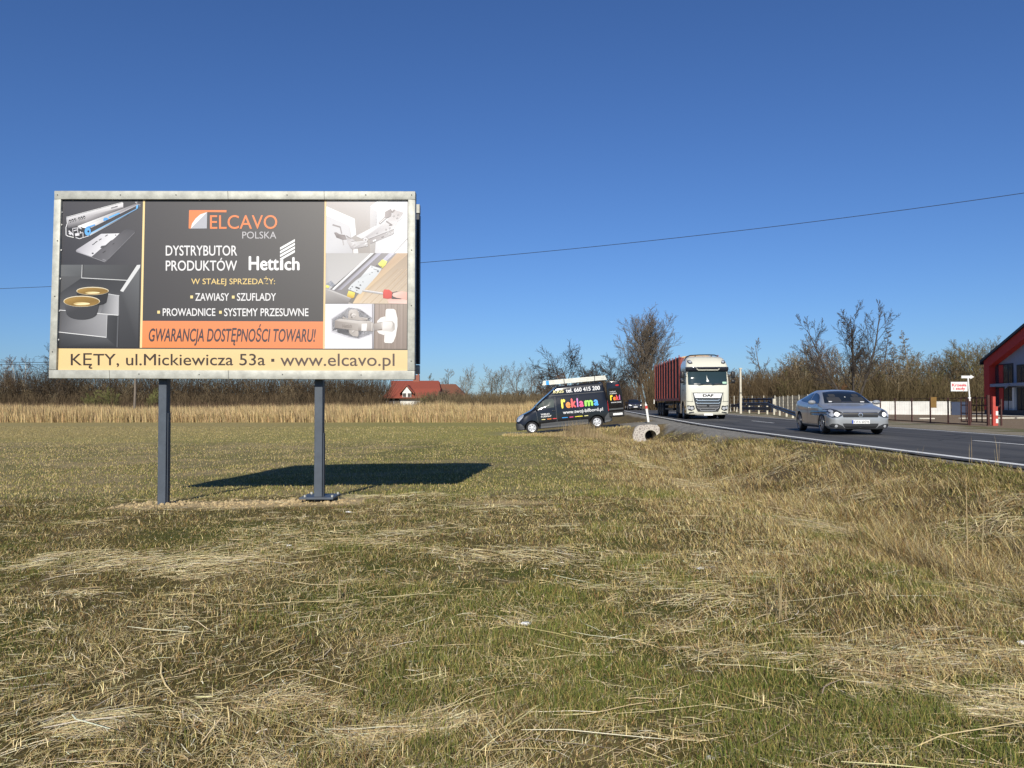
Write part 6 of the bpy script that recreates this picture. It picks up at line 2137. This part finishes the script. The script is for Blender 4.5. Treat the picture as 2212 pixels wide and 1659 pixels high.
TREES = [
    # px, Y, top py, style, seed, bark, label, extra
    ('deciduous_tree', 1397, 128, 652, 'broad', 11, 'bark', 'tallest bare tree with many upright limbs, beside the road behind the red trailer', dict(spread=.70, minr=.019, multi=[(0, 0, .01, 0, 1.), (-.5, .3, -.10, .02, .97), (.6, .5, .07, 0, .93)])),
    ('deciduous_tree', 1381, 131, 676, 'broad', 12, 'bark_dark', 'dark trunked bare tree just left of the tallest roadside tree', dict(spread=.8)),
    ('oak_tree', 1229, 112, 738, 'oak', 21, 'bark_dark', 'spreading bare oak with twisted limbs above the van', dict(spread=1.15, minr=.018)),
    ('oak_tree', 1318, 110, 762, 'oak', 22, 'bark_dark', 'smaller twisted bare oak behind the open van door', dict(spread=.95, minr=.018)),
    ('oak_tree', 1277, 117, 778, 'oak', 27, 'bark_dark', 'low dark bare tree between the two twisted oaks', dict(spread=1.2, minr=.018)),
    ('deciduous_tree', 1655, 108, 728, 'thin', 31, 'bark', 'slender bare tree standing alone above the woods right of the lorry', dict(spread=1.2, minr=.016)),
    ('deciduous_tree', 1742, 104, 722, 'birch', 32, 'bark_tan', 'pale bare tree left of the large forked tree behind the silver car', {}),
    ('deciduous_tree', 1776, 106, 728, 'upright', 33, 'bark_red', 'reddish bare tree next to the large forked tree', dict(spread=.8)),
    ('deciduous_tree', 1716, 108, 758, 'upright', 36, 'bark_tan', 'low pale bare tree at the left edge of the group behind the silver car', dict(spread=.9)),
    ('forked_tree', 1842, 78, 642, 'forked', 34, 'bark_dark', 'large dark bare tree forking low into leaning stems behind the silver car', dict(multi=[(0, 0, -.62, .1, .95), (.2, 0, .03, 0, .84), (.3, .1, .34, .05, 1.04), (.1, .2, .12, .1, .98)], minr=.014)),
    ('larch_tree', 1868, 112, 722, 'larch', 41, 'bark_dark', 'dark conical larch seen through the forked tree', dict(minr=.013)),
    ('larch_tree', 1899, 114, 716, 'larch', 42, 'bark', 'conical larch just right of the forked tree', dict(minr=.013)),
    ('larch_tree', 1964, 110, 712, 'larch', 43, 'bark_tan', 'tall pale larch standing free between the forked tree and the arrow sign', dict(minr=.014)),
    ('larch_tree', 1934, 116, 742, 'larch', 44, 'bark_tan', 'short larch between two taller larches', dict(minr=.012)),
    ('deciduous_tree', 1980, 120, 760, 'birch', 45, 'bark_tan', 'pale feathery tree at the foot of the tall larch', {}),
    ('deciduous_tree', 2015, 118, 762, 'vase', 51, 'bark_tan', 'bare grey tree left of the arrow sign', dict(spread=1.2)),
    ('deciduous_tree', 2052, 116, 748, 'upright', 52, 'bark_green', 'olive bare tree above the red lettered sign', dict(spread=1.2)),
    ('deciduous_tree', 2086, 112, 738, 'vase', 53, 'bark_green', 'olive bare tree directly behind the arrow sign pole', dict(spread=1.2)),
    ('deciduous_tree', 2116, 110, 732, 'upright', 54, 'bark_green', 'olive bare tree against the left edge of the red building', dict(spread=1.1)),
    ('deciduous_tree', 2150, 124, 722, 'upright', 55, 'bark_green', 'tall olive tree showing over the roof edge of the red building', dict(spread=1.2)),
    ('deciduous_tree', 928, 150, 806, 'birch', 61, 'bark_green', 'small greenish bare tree just right of the billboard edge', {}),
    ('deciduous_tree', 968, 150, 796, 'birch', 62, 'bark_tan', 'thin bare tree over the red tiled roof ridge', {}),
    ('deciduous_tree', 1011, 142, 783, 'vase', 63, 'bark_tan', 'rounded bare tree behind the brownish roof', dict(spread=1.5)),
    ('deciduous_tree', 1058, 146, 785, 'vase', 64, 'bark_tan', 'bare tree with fan shaped crown right of the brownish roof', dict(spread=1.2)),
    ('deciduous_tree', 1082, 147, 789, 'vase', 65, 'bark_tan', 'bare tree leaning right of the fan shaped one', dict(spread=1.1, lean=(.12, 0))),
    ('deciduous_tree', 1118, 142, 778, 'vase', 66, 'bark', 'tall round topped bare tree left of the van', dict(spread=1.25)),
    ('deciduous_tree', 1147, 144, 781, 'vase', 67, 'bark', 'bare tree with a high forked crown left of the van', dict(spread=.9)),
    ('larch_tree', 1170, 150, 798, 'larch', 68, 'bark_dark', 'narrow dark larch just above the van bonnet', dict(minr=.02)),
    ('larch_tree', 1185, 152, 800, 'larch', 69, 'bark_dark', 'second narrow larch between the van bonnet and the big oak', dict(minr=.02)),
    ('birch_tree', 38, 112, 768, 'birch', 71, 'bark_red', 'white stemmed birch rising over the woods at the far left', dict(trunkmat='birchbark')),
    ('birch_tree', 52, 114, 770, 'birch', 72, 'bark_red', 'second white stemmed birch close beside the far left one', dict(trunkmat='birchbark')),
    ('birch_tree', 8, 112, 780, 'birch', 73, 'bark_red', 'leaning birch at the left edge of the view', dict(trunkmat='birchbark', lean=(-.1, 0))),
    ('deciduous_tree', 112, 108, 742, 'oak', 74, 'bark_dark', 'dark bare tree half hidden by the left side of the billboard', dict(spread=1.1)),
    ('deciduous_tree', 600, 118, 800, 'birch', 75, 'bark_tan', 'pale bare tree seen below the billboard between its posts', dict(trunkmat='birchbark')),
    ('shrub', 240, 96, 834, 'vase', 81, 'bark_olive', 'yellow green budding shrub left of the left billboard post', dict(spread=1.7)),
    ('shrub', 325, 97, 836, 'vase', 82, 'bark_olive', 'yellow green budding shrub beside the left billboard post', dict(spread=1.7)),
    ('shrub', 200, 98, 842, 'vase', 83, 'bark_olive', 'low budding shrub left of the wooden pole', dict(spread=1.7)),
    ('shrub', 1008, 108, 833, 'vase', 84, 'bark_red', 'bare brown bush in front of the brownish roof', dict(spread=1.7)),
    ('shrub', 965, 108, 836, 'vase', 85, 'bark', 'bare bush in front of the right half of the red tiled roof', dict(spread=1.7)),
    ('shrub', 918, 109, 852, 'vase', 86, 'bark_olive', 'low greenish bush below the white dormer', dict(spread=1.7)),
    ('shrub', 1225, 104, 800, 'vase', 87, 'bark_red', 'dense reddish bush under the spreading oak', dict(spread=1.7)),
    ('shrub', 1345, 118, 800, 'vase', 88, 'bark', 'tangled brown bush left of the roadside trees', dict(spread=1.4)),
    ('shrub', 1440, 118, 790, 'vase', 89, 'bark_tan', 'tan bush behind the front end of the red trailer', dict(spread=1.5)),
    ('shrub', 1812, 92, 826, 'vase', 90, 'bark_orange', 'low bush with rusty dead leaves above the silver car roof', dict(spread=1.8)),
]
M['bark_olive'] = mat('budding_olive_twigs', (.165, .165, .055), .9, var=.2, scale=2)
M['bark_orange'] = mat('rusty_leaf_twigs', (.20, .095, .040), .9, var=.25, scale=2)
for nm, px, Yt, py, sty, seed, bk, lab, kw in TREES:
    b = P(px, 890, Yt)
    z0 = H(b.x, Yt)
    Ht = P(px, py, Yt).z - z0
    kw = dict(kw)
    if 'trunkmat' in kw:
        kw['trunkmat'] = M[kw['trunkmat']]
    kw.setdefault('minr', .012)
    tree_obj(nm, (b.x, Yt, z0), Ht, sty, seed, M[bk], lab, 'shrub' if nm == 'shrub' else 'tree', **kw)

# ---- the far wood: a mass of saplings and brush nobody could count
rs = np.random.RandomState(5)
protos = []
for k, sty in enumerate(('birch', 'thin', 'vase', 'birch', 'vase', 'thin')):
    old = dict(STY[sty])
    STY[sty] = dict(old, kids=(5, 3, 0), n=max(9, old['n'] * 2 // 3))
    sg_ = tree_segs(300 + k, 8., sty, minr=.013)
    STY[sty] = old
    top = max(s[1][2] for s in sg_)
    protos.append((np.array([s[0] for s in sg_]) / top, np.array([s[1] for s in sg_]) / top, np.array([s[2] for s in sg_]) / 8, np.array([s[3] for s in sg_]) / 8))
A_, B_, R0_, R1_, C_ = [], [], [], [], []
def sapling(x, y, h, col):
    a, b, r0, r1 = protos[rs.randint(len(protos))]
    q = rs.uniform(0, 2 * PI)
    w = rs.uniform(.8, 1.5) * h
    Mx = np.array([[math.cos(q) * w, -math.sin(q) * w, 0], [math.sin(q) * w, math.cos(q) * w, 0], [0, 0, h]])
    o = np.array((x, y, H(x, y) - .1))
    A_.append(a @ Mx.T + o); B_.append(b @ Mx.T + o)
    R0_.append(np.maximum(r0 * h, .02)); R1_.append(np.maximum(r1 * h, .014))
    C_.append(np.repeat(np.array(col)[None] * rs.uniform(.75, 1.3), len(a) * 4, 0))
BR, DK_, TN, OL = (.120, .088, .052), (.065, .049, .032), (.150, .118, .072), (.115, .100, .044)
def fill(n, px0, px1, Y0, Y1, top, cols, jit=.25):
    for _ in range(n):
        px, Yt = rs.uniform(px0, px1), rs.uniform(Y0, Y1)
        b = P(px, 890, Yt)
        h = (P(px, np.interp(px, *top), Yt).z - H(b.x, Yt)) * rs.uniform(1 - jit * 2, 1 + jit * .15)
        sapling(b.x, Yt, h, cols[rs.randint(len(cols))])
TOPL = ([-300, 0, 60, 120, 200, 700, 820, 900, 1000, 1100, 1190, 1300, 1420], [800, 806, 802, 806, 812, 812, 822, 840, 842, 838, 832, 815, 815])
TOPR = ([1400, 1480, 1540, 1600, 1640, 1680, 1720, 1760, 1850, 1950, 2000, 2050, 2100, 2160, 2400], [785, 785, 790, 800, 792, 796, 748, 744, 752, 752, 760, 758, 746, 738, 738])
fill(480, -320, 820, 99, 128, TOPL, [BR, DK_, DK_, BR, TN])
fill(130, 925, 1200, 106, 116, TOPL, [BR, TN, DK_])
fill(60, 890, 1200, 150, 165, TOPL, [BR, DK_])
fill(90, 1180, 1345, 104, 122, TOPL, [BR, DK_, DK_])
fill(45, 1290, 1365, 126, 150, TOPL, [BR, DK_])
fill(170, 1405, 1720, 102, 128, TOPR, [BR, BR, TN, DK_])
fill(290, 1690, 2180, 94, 128, TOPR, [BR, BR, TN, OL, DK_])
fill(60, 2120, 2500, 112, 132, TOPR, [BR, OL])
# brush at the foot of the wood
def brush(n, px0, px1, Y0, Y1, h0, h1, col):
    px, Yt = rs.uniform(px0, px1, n), rs.uniform(Y0, Y1, n)
    x = (px - 1106) / FPX * Yt
    z = height(x, Yt)
    h = rs.uniform(h0, h1, n)
    a = np.stack([x, Yt, z], 1)
    b = a + np.stack([rs.normal(0, .28, n) * h, rs.normal(0, .28, n) * h, h], 1)
    A_.append(a); B_.append(b); R0_.append(np.full(n, .022)); R1_.append(np.full(n, .012))
    C_.append(np.repeat(np.array(col)[None] * rs.uniform(.6, 1.35, n)[:, None], 4, 0))
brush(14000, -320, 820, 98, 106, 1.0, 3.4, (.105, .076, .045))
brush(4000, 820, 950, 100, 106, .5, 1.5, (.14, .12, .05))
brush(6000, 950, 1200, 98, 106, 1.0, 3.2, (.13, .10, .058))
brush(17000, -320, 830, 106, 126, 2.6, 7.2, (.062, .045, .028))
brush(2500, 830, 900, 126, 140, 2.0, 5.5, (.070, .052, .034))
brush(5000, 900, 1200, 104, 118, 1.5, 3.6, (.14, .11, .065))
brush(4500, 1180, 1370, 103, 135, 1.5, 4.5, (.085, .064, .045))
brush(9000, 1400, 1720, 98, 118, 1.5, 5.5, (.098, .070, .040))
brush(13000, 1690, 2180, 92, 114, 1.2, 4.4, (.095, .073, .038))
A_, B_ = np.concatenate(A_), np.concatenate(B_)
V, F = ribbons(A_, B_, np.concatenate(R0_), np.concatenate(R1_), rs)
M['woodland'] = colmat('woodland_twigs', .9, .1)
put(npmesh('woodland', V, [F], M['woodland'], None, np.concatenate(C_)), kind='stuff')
# ---------------------------------------------------------------- reeds, grass, straw
rs = np.random.RandomState(8)
M['blade'] = colmat('grass_blades', .85, .15, trans=.12)
M['straw'] = colmat('straw', .75, .2)

def blades(name, x, y, h, w, col, az=None, lean=None, kink=.35, m=None, z0=None, kind='stuff'):
    n = len(x)
    az = rs.uniform(0, 2 * PI, n) if az is None else az
    lean = rs.uniform(.1, .9, n) if lean is None else lean
    z = (height(x, y) if z0 is None else z0) - .004
    base = np.stack([x, y, z], 1)
    dx, dy = np.cos(az), np.sin(az)
    up = np.sqrt(np.maximum(1 - lean ** 2, .02))
    mid = base + np.stack([dx * lean * kink * h, dy * lean * kink * h, up * .62 * h], 1)
    tip = base + np.stack([dx * lean * h, dy * lean * h, up * h * .95], 1)
    q = az + rs.uniform(.5, 2.6, n)
    s = np.stack([np.cos(q), np.sin(q), np.zeros(n)], 1) * (w / 2)[:, None]
    V = np.stack([base - s, base + s, mid - s * .8, mid + s * .8, tip], 1).reshape(-1, 3)
    i = np.arange(n)[:, None] * 5
    F4 = i + np.array([[0, 1, 3, 2]])
    F3 = i + np.array([[2, 3, 4]])
    o = npmesh(name, V, [F4, F3], m or M['blade'], None, np.repeat(col, 5, 0))
    return put(o, kind=kind)

def mixcol(n, pal, wts, var=.25):
    pal = np.array(pal)
    k = rs.choice(len(pal), n, p=np.array(wts) / sum(wts))
    return pal[k] * rs.uniform(1 - var, 1 + var, (n, 1)) * rs.uniform(.93, 1.07, (n, 3))

def near_pts(n, y0, y1, k=1.0):
    """more points where the eye is close: density falls with the square of the distance"""
    u = rs.rand(n)
    y = y0 * (y1 / y0) ** u if k == 1 else (y0 ** (1 - k) + u * (y1 ** (1 - k) - y0 ** (1 - k))) ** (1 / (1 - k))
    x = rs.uniform(-1, 1, n) * (.77 * y + 2.8)
    return x, y

GREEN = (.115, .145, .030); GREEN2 = (.190, .198, .052); OLIVE = (.32, .275, .085); DEAD = (.55, .43, .18); PALE = (.74, .60, .30); RUST = (.33, .20, .080); GREY = (.46, .39, .24)

# short turf in the foreground
x, y = near_pts(880000, 2.3, 13.0)
d = xe(y) - x
g = fbm(x * .9, y * .9, 4)
g2 = fbm(x * 3 + 30, y * 3, 3)
keep = (d > .75) & (rs.rand(len(x)) < .46 + .8 * sstep(.36, .62, g) * (.4 + .6 * sstep(.35, .6, g2)))
sand = (np.abs(y - 11.35) < .45) & (x > -5.9) & (x < -2.2)
keep &= ~(sand & (rs.rand(len(x)) < .93)) & ~((y > 12.2) & (x < 1.3))
x, y, g, g2 = x[keep], y[keep], g[keep], g2[keep]
n = len(x)
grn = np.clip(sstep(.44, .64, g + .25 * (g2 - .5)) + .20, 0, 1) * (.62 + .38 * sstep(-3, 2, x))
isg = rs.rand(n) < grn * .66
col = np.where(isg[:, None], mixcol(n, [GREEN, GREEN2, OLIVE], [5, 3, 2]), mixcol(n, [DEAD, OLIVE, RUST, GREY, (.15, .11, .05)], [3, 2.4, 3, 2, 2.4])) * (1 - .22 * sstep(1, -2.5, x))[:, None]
h = np.where(isg, rs.uniform(.022, .062, n), rs.uniform(.015, .055, n)) * (.7 + .9 * sstep(.45, .75, g2))
w = rs.uniform(.0016, .0034, n) * (y / 3) ** .55
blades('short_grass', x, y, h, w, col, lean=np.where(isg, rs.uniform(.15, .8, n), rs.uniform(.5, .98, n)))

# lying straw and mown stalks
def stalks(name, x, y, L, w, az, col, lift, m=None, arc=.04):
    n = len(x)
    ts = np.array([-.5, -.2, .15, .5])
    V = []
    bend = rs.normal(0, .10, n)
    tilt = rs.normal(0, .05, n) * L
    for t in ts:
        a = az + bend * t * 2
        px, py = x + np.cos(a) * L * t, y + np.sin(a) * L * t
        z = height(px, py) + lift + tilt * t + arc * L * (.25 - t * t) * rs.uniform(-.5, 1.2, n)
        nx, ny = -np.sin(a), np.cos(a)
        k = w / 2 * (1 if abs(t) < .4 else .65)
        for s_, dz in ((-1, 0), (0, .55), (1, 0)):
            V.append(np.stack([px + nx * k * s_, py + ny * k * s_, np.maximum(z, height(px, py) + .002) + k * dz], 1))
    V = np.stack(V, 1).reshape(-1, 3)
    i = np.arange(n)[:, None] * 12
    F = np.concatenate([i + np.array([[r * 3 + c, r * 3 + c + 1, r * 3 + c + 4, r * 3 + c + 3]]) for r in range(3) for c in range(2)])
    return put(npmesh(name, V, [F], m or M['straw'], None, np.repeat(col, 12, 0)), kind='stuff')

STRAW = [(.82, .70, .40), (.74, .60, .31), (.57, .44, .21), (.42, .35, .23), (.24, .18, .095), (.84, .78, .56)]
def straw_layer(name, n0, Lm, Ls, Lmax, wk, thr, pile, sprd, wts):
    x, y = near_pts(n0, 2.3, 12.5, 1.0)
    d = xe(y) - x
    sN = fbm(x * .75 + 50, y * 1.25 + 20, 4)
    sM = fbm(x * 2.6 + 7, y * 3.4 + 2, 3)
    lf = .26 + .74 * sstep(1.6, -1.8, x) + .5 * sstep(4.6, 3.0, y)
    keep = (d > 3.2) & (rs.rand(len(x)) < (.06 + .94 * sstep(thr, thr + .14, sN + .35 * (sM - .5))) * lf * (.20 + .80 * sstep(8.5, 4.5, y)))
    x, y, sN, sM = x[keep], y[keep], sN[keep], sM[keep]
    n = len(x)
    flow = (fbm(x * .9 + 90, y * .9 + 10, 3) - .5) * 4.0
    az = flow + rs.normal(0, sprd, n)
    az = np.where(rs.rand(n) < .2, rs.uniform(0, PI, n), az)
    L = np.exp(rs.normal(math.log(Lm), Ls, n)).clip(.02, Lmax)
    w = rs.uniform(.0016, .0042, n) * wk * (1 + .35 * (L > .2)) * (y / 3.2) ** .35
    lift = np.abs(rs.normal(.004, .008, n)) + pile * sstep(thr + .04, thr + .2, sN) * rs.rand(n)
    stalks(name, x, y, L, w, az, mixcol(n, STRAW, wts, .25), lift, arc=.12)
straw_layer('lying_straw', 430000, .06, .62, .36, 1.0, .47, .024, .55, [4, 4, 3, 2.4, 2.0, 1.2])
straw_layer('straw_mat', 110000, .13, .5, .45, 1.25, .51, .038, .34, [5, 4, 2.4, 2, 1.2, 1.4])
# broad dead leaves and husks
straw_layer('dead_leaves', 9000, .07, .4, .18, 3.2, .50, .02, 1.2, [4, 4, 2, 2, 1, 3])
# long single stalks
x, y = near_pts(260, 2.4, 12, 1.2)
keep = (xe(y) - x > 3.6)
x, y = x[keep], y[keep]
n = len(x)
az = rs.normal(.05, .55, n)
stalks('long_reed_stalks', x, y, rs.uniform(.22, .75, n), rs.uniform(.004, .009, n), az, mixcol(n, STRAW, [6, 3, 2, 1, .5, 3], .15), np.abs(rs.normal(.02, .012, n)), arc=.10)
# stubble: short upright cut stems in clumps
x, y = near_pts(19000, 2.3, 12.5)
keep = (fbm(x * 2.4 + 4, y * 2.4 + 60, 3) > .57) & (xe(y) - x > 3.0)
x, y = x[keep], y[keep]
n = len(x)
blades('stubble', x, y, rs.uniform(.02, .08, n), rs.uniform(.0018, .004, n) * (y / 3) ** .4, mixcol(n, STRAW, [4, 4, 3, 2, 1, 1]), lean=rs.uniform(0, .65, n), m=M['straw'])
# fine dry grass mat
x, y = near_pts(200000, 2.3, 13)
d = xe(y) - x
keep = (d > 1.2) & (rs.rand(len(x)) < .15 + .85 * sstep(.42, .62, fbm(x * 1.3 + 70, y * 1.3 + 3, 4))) & ~((y > 12.2) & (x < 1.3)) & ~((np.abs(y - 11.35) < .4) & (x > -5.9) & (x < -2.2))
x, y = x[keep], y[keep]
n = len(x)
blades('dry_grass', x, y, rs.uniform(.04, .12, n), rs.uniform(.0014, .0028, n) * (y / 3) ** .6, mixcol(n, [DEAD, PALE, GREY, RUST], [4, 2.8, 2, 1]), lean=rs.uniform(.82, .99, n))

# field crop and clods between the billboard and the reeds
n0 = 330000
u = rs.rand(n0)
y = 12.3 * (62 / 12.3) ** u
x = rs.uniform(-.80, .42, n0) * y
keep = (x < 1.6 + .6 * rs.normal(size=n0)) & (xe(y) - x > 5) & ~((y > 39.5) & (y < 47) & (x > -1.5))
row = np.sin((x * .9 + y * .12) * 2 * PI / .5)
keep &= rs.rand(n0) < .35 + .65 * sstep(.38, .62, fbm(x * 1.1, y * .8, 4))
x, y = x[keep], y[keep]
n = len(x)
far = sstep(29, 37, y)
gr = .34 + .30 * sstep(-9, 0, x) + .2 * sstep(.4, .6, fbm(x * .3 + 2, y * .3, 3))
isg = rs.rand(n) < gr
col = np.where(isg[:, None], mixcol(n, [GREEN2, OLIVE, (.20, .20, .07)], [4, 3, 3]), mixcol(n, [(.50, .40, .22), DEAD, (.34, .26, .14)], [3, 4, 3]))
left = sstep(-6, -22, x) * far
col = col * (1 - .55 * left[:, None]) + np.array((.36, .29, .14)) * (.55 * left)[:, None]
blades('winter_crop', x, y, rs.uniform(.02, .065, n) * (1 + .2 * far), rs.uniform(.005, .011, n) * (y / 12) ** .7, col, lean=rs.uniform(.3, .95, n))

# dry turf of the ditch and the embankment
n0 = 400000
u = rs.rand(n0)
y = 4.0 * (48 / 4.0) ** u
d = rs.uniform(.5, 8.2, n0)
x = xe(y) - d
inb = (d < 4.6)
den = np.where(inb, 1.0, sstep(8.2, 5.2, d + .9 * (fbm(x, y, 3) - .5))) * (.22 + .78 * sstep(.36, .58, fbm(x * 1.3 + 8, y * 1.3, 3)))
keep = (rs.rand(n0) < den) & ~((y > 39.3) & (y < 46.5)) & ~((d < 1.3) & (y > 26) & (y < 39)) & (d > .45 + .65 * sstep(17, 26, y) + .35 * rs.rand(n0))
keep &= ~((y > 9) & (d > 6.6))  | (rs.rand(n0) < .25)
x, y, d, inb = x[keep], y[keep], d[keep], inb[keep]
n = len(x)
tall = sstep(.42, .66, fbm(x * 1.5 + 3, y * 1.5 + 44, 3))
h = np.where(inb, rs.uniform(.08, .24, n) * (.55 + 1.25 * tall), rs.uniform(.05, .13, n))
h *= np.where(d < 1.7, .5, 1) * (1 - .5 * sstep(22, 36, y))
clump = fbm(x * .8 + 4, y * .8 + 14, 4)
ver = sstep(.52, .66, clump) * np.where(inb, .30, .45) + .30 * (d < 1.8)
col = np.where((rs.rand(n) < ver)[:, None], mixcol(n, [GREEN2, OLIVE, GREEN], [3, 5, 2]), mixcol(n, [DEAD, PALE, GREY, RUST, (.17, .12, .065)], [4, 2.2, 2.4, 2.4, 2.2])) * .95
blades('embankment_grass', x, y, h, rs.uniform(.002, .0042, n) * (y / 4) ** .62, col, az=rs.normal(3.6, 1.3, n), lean=rs.uniform(.45, .985, n), kink=.5)
# old flattened stems on the bank
n0 = 15000
y = 4.2 * (26 / 4.2) ** rs.rand(n0)
d = rs.uniform(1.8, 5.2, n0)
x = xe(y) - d
keep = rs.rand(n0) < sstep(.45, .65, fbm(x * .9, y * .9 + 77, 3))
x, y = x[keep], y[keep]
n = len(x)
stalks('flattened_stems', x, y, rs.uniform(.10, .40, n), rs.uniform(.002, .0045, n) * (y / 4) ** .5, rs.normal(.5, .9, n), mixcol(n, STRAW, [2, 3, 4, 3, 3, .6]), np.abs(rs.normal(.05, .04, n)))

# tall grass tuft by the drive, and tufts along the drive edge
def tuft(cx, cy, r, n, h0, h1, label=None, w=.012):
    x, y = cx + rs.normal(0, r, n), cy + rs.normal(0, r * .5, n)
    col = mixcol(n, [(.34, .26, .145), (.28, .215, .12), (.42, .33, .20)], [4, 4, 2])
    o = blades('tall_grass_tuft', x, y, rs.uniform(h0, h1, n), rs.uniform(.5, 1.1, n) * w, col, lean=rs.uniform(.05, .5, n), kind='thing' if label else 'stuff')
    if label:
        put(o, label, 'grass tuft')
p = P(1257, 935, 39.2)
tuft(p.x, 39.3, .42, 900, .35, .95, 'tall dry grass clump in front of the van rear wheel')
p = P(1285, 938, 38.8)
tuft(p.x, 38.8, .9, 900, .12, .45, None)
p = P(1220, 938, 39.2)
tuft(p.x, 39.2, .9, 600, .08, .3, None)
p = P(1400, 948, 39.4)
tuft(p.x, 39.45, .18, 60, .06, .20, None)
# rough grass on the front slope of the drive
n0 = 9000
x, y = rs.uniform(-.5, 6.2, n0), rs.normal(39.75, .35, n0)
n = n0
blades('drive_edge_grass', x, y, rs.uniform(.05, .20, n) * (.5 + fbm(x * 1.5, y, 3)), rs.uniform(.008, .016, n), mixcol(n, [DEAD, PALE, GREY, OLIVE, RUST], [4, 1.5, 2, 2, 2]), lean=rs.uniform(.2, .9, n))
# dry weeds sticking out of the turf
def weed(px, py, h, n, spread, label, w=.006):
    d_ = ray(px, py)
    t = (0 - CAMZ) / d_.z
    for _ in range(8):
        t = (H(d_.x * t, d_.y * t) - CAMZ) / d_.z
    cx, cy = d_.x * t, d_.y * t
    x, y = cx + rs.normal(0, .05, n), cy + rs.normal(0, .05, n)
    o = blades('dry_weed', x, y, rs.uniform(.5, 1, n) * h, np.full(n, w), mixcol(n, [(.45, .36, .21), (.38, .29, .16)], [1, 1]), lean=np.clip(np.abs(rs.normal(0, spread, n)), 0, .9), kink=.45, kind='thing')
    put(o, label, 'weed')
weed(1680, 1340, .42, 26, .45, 'splayed tuft of long dry stems in the turf below the lorry')
weed(2122, 1250, 1.15, 4, .06, 'pair of tall upright dry weed stems on the bank at the right edge', .008)
weed(1985, 1010, .40, 2, .1, 'thin single dry stem on the bank top before the road')
weed(2092, 1065, .55, 3, .12, 'small group of dry stems against the road near the right edge', .005)
weed(2160, 1060, .60, 3, .10, 'last dry stems against the road at the right edge', .005)
weed(1790, 1205, .35, 3, .2, 'short dry stems at the foot of the bank')
weed(745, 1295, .22, 18, .5, 'small dry tuft in the turf below the right post')
weed(392, 1335, .20, 14, .45, 'small dry tuft in the turf below the left post')

# reeds
n0 = 135000
x = rs.uniform(-95, 8.5, n0)
y = rs.uniform(0, 1, n0) ** 1.4 * 17 + 78 + 1.2 * (fbm(x * .3, x * 0 + 2, 3) - .5)
keep = rs.rand(n0) < .35 + .65 * sstep(.3, .6, fbm(x * .35, y * .35, 3))
edge_low = (y < 80.5)
x, y, edge_low = x[keep], y[keep], edge_low[keep]
n = len(x)
hh = rs.uniform(1.15, 1.85, n) * (.82 + .4 * fbm(x * .12, y * .12 + 9, 3)) * np.where(edge_low, rs.uniform(.25, .9, n), 1)
hh *= (1 + .12 * sstep(-30, 0, x)) * (.72 + .6 * fbm(x * .9 + 5, y * .5, 3))
blades('reeds', x, y, hh, rs.uniform(.025, .055, n), mixcol(n, [(.60, .455, .235), (.50, .37, .19), (.40, .29, .145), (.27, .19, .10)], [4, 4, 2.5, 1.2]), az=rs.normal(PI, .8, n), lean=np.clip(np.abs(rs.normal(.12, .14, n)), 0, .8), kink=.4)
# brown stand of old stems behind the pale reeds
n0 = 22000
x = rs.uniform(-95, 6, n0)
y = rs.uniform(93, 99, n0)
blades('old_reeds', x, y, rs.uniform(1.2, 2.5, n0), rs.uniform(.03, .05, n0), mixcol(n0, [(.13, .085, .055), (.17, .115, .07), (.10, .07, .045)], [1, 1, 1]), lean=rs.uniform(0, .3, n0))

# clods of earth round the footings, litter
M['clod'] = mat('sandy_clod', (.42, .32, .175), .95, var=.25, scale=20, bump=.4)
V, F = [], []
mbc = MB()
for k in range(520):
    cx = rs.uniform(-5.8, -2.3)
    cy = 11.35 + rs.normal(0, .20)
    r = abs(rs.normal(.006, .013)) + .006
    bm = bmesh.new()
    bmesh.ops.create_icosphere(bm, subdivisions=1, radius=r)
    z = H(cx, cy)
    vs_ = [(v.co.x * rs.uniform(.7, 1.4) + cx, v.co.y * rs.uniform(.7, 1.3) + cy, v.co.z * rs.uniform(.5, .9) + z + r * .25) for v in bm.verts]
    mbc.add(vs_, [tuple(v.index for v in f.verts) for f in bm.faces])
    bm.free()
put(mbc.build('clods', M['clod']), kind='stuff')
M['paper'] = mat('crumpled_paper', (.75, .75, .72), .8)
def litter(px, py, s, label, seed):
    d_ = ray(px, py)
    t = -CAMZ / d_.z
    for _ in range(8):
        t = (H(d_.x * t, d_.y * t) - CAMZ) / d_.z
    r_ = np.random.RandomState(seed)
    bm = bmesh.new()
    bmesh.ops.create_icosphere(bm, subdivisions=2, radius=s)
    for v in bm.verts:
        v.co *= r_.uniform(.6, 1.25)
        v.co.z *= .45
        v.co.x *= 1.5
        v.co += Vector((d_.x * t, d_.y * t, H(d_.x * t, d_.y * t) + s * .35))
    me = bpy.data.meshes.new('paper_scrap')
    bm.to_mesh(me)
    bm.free()
    put(link('paper_scrap', me, M['paper']), label, 'litter')
litter(753, 1108, .028, 'white paper scrap in the grass right of the right post', 1)
litter(624, 1180, .020, 'small white paper scrap in the middle of the turf', 2)
litter(1135, 1350, .026, 'white paper scrap in the turf below the shadow', 3)
litter(1512, 1230, .022, 'white paper scrap in the turf left of the dry stems', 4)
litter(1533, 1640, .016, 'white paper scrap at the bottom of the view', 5)
litter(2208, 1392, .026, 'white paper scrap at the right edge of the turf', 6)
litter(1716, 936, .10, 'pale paper scrap on the bank beside the culvert', 7) if False else None
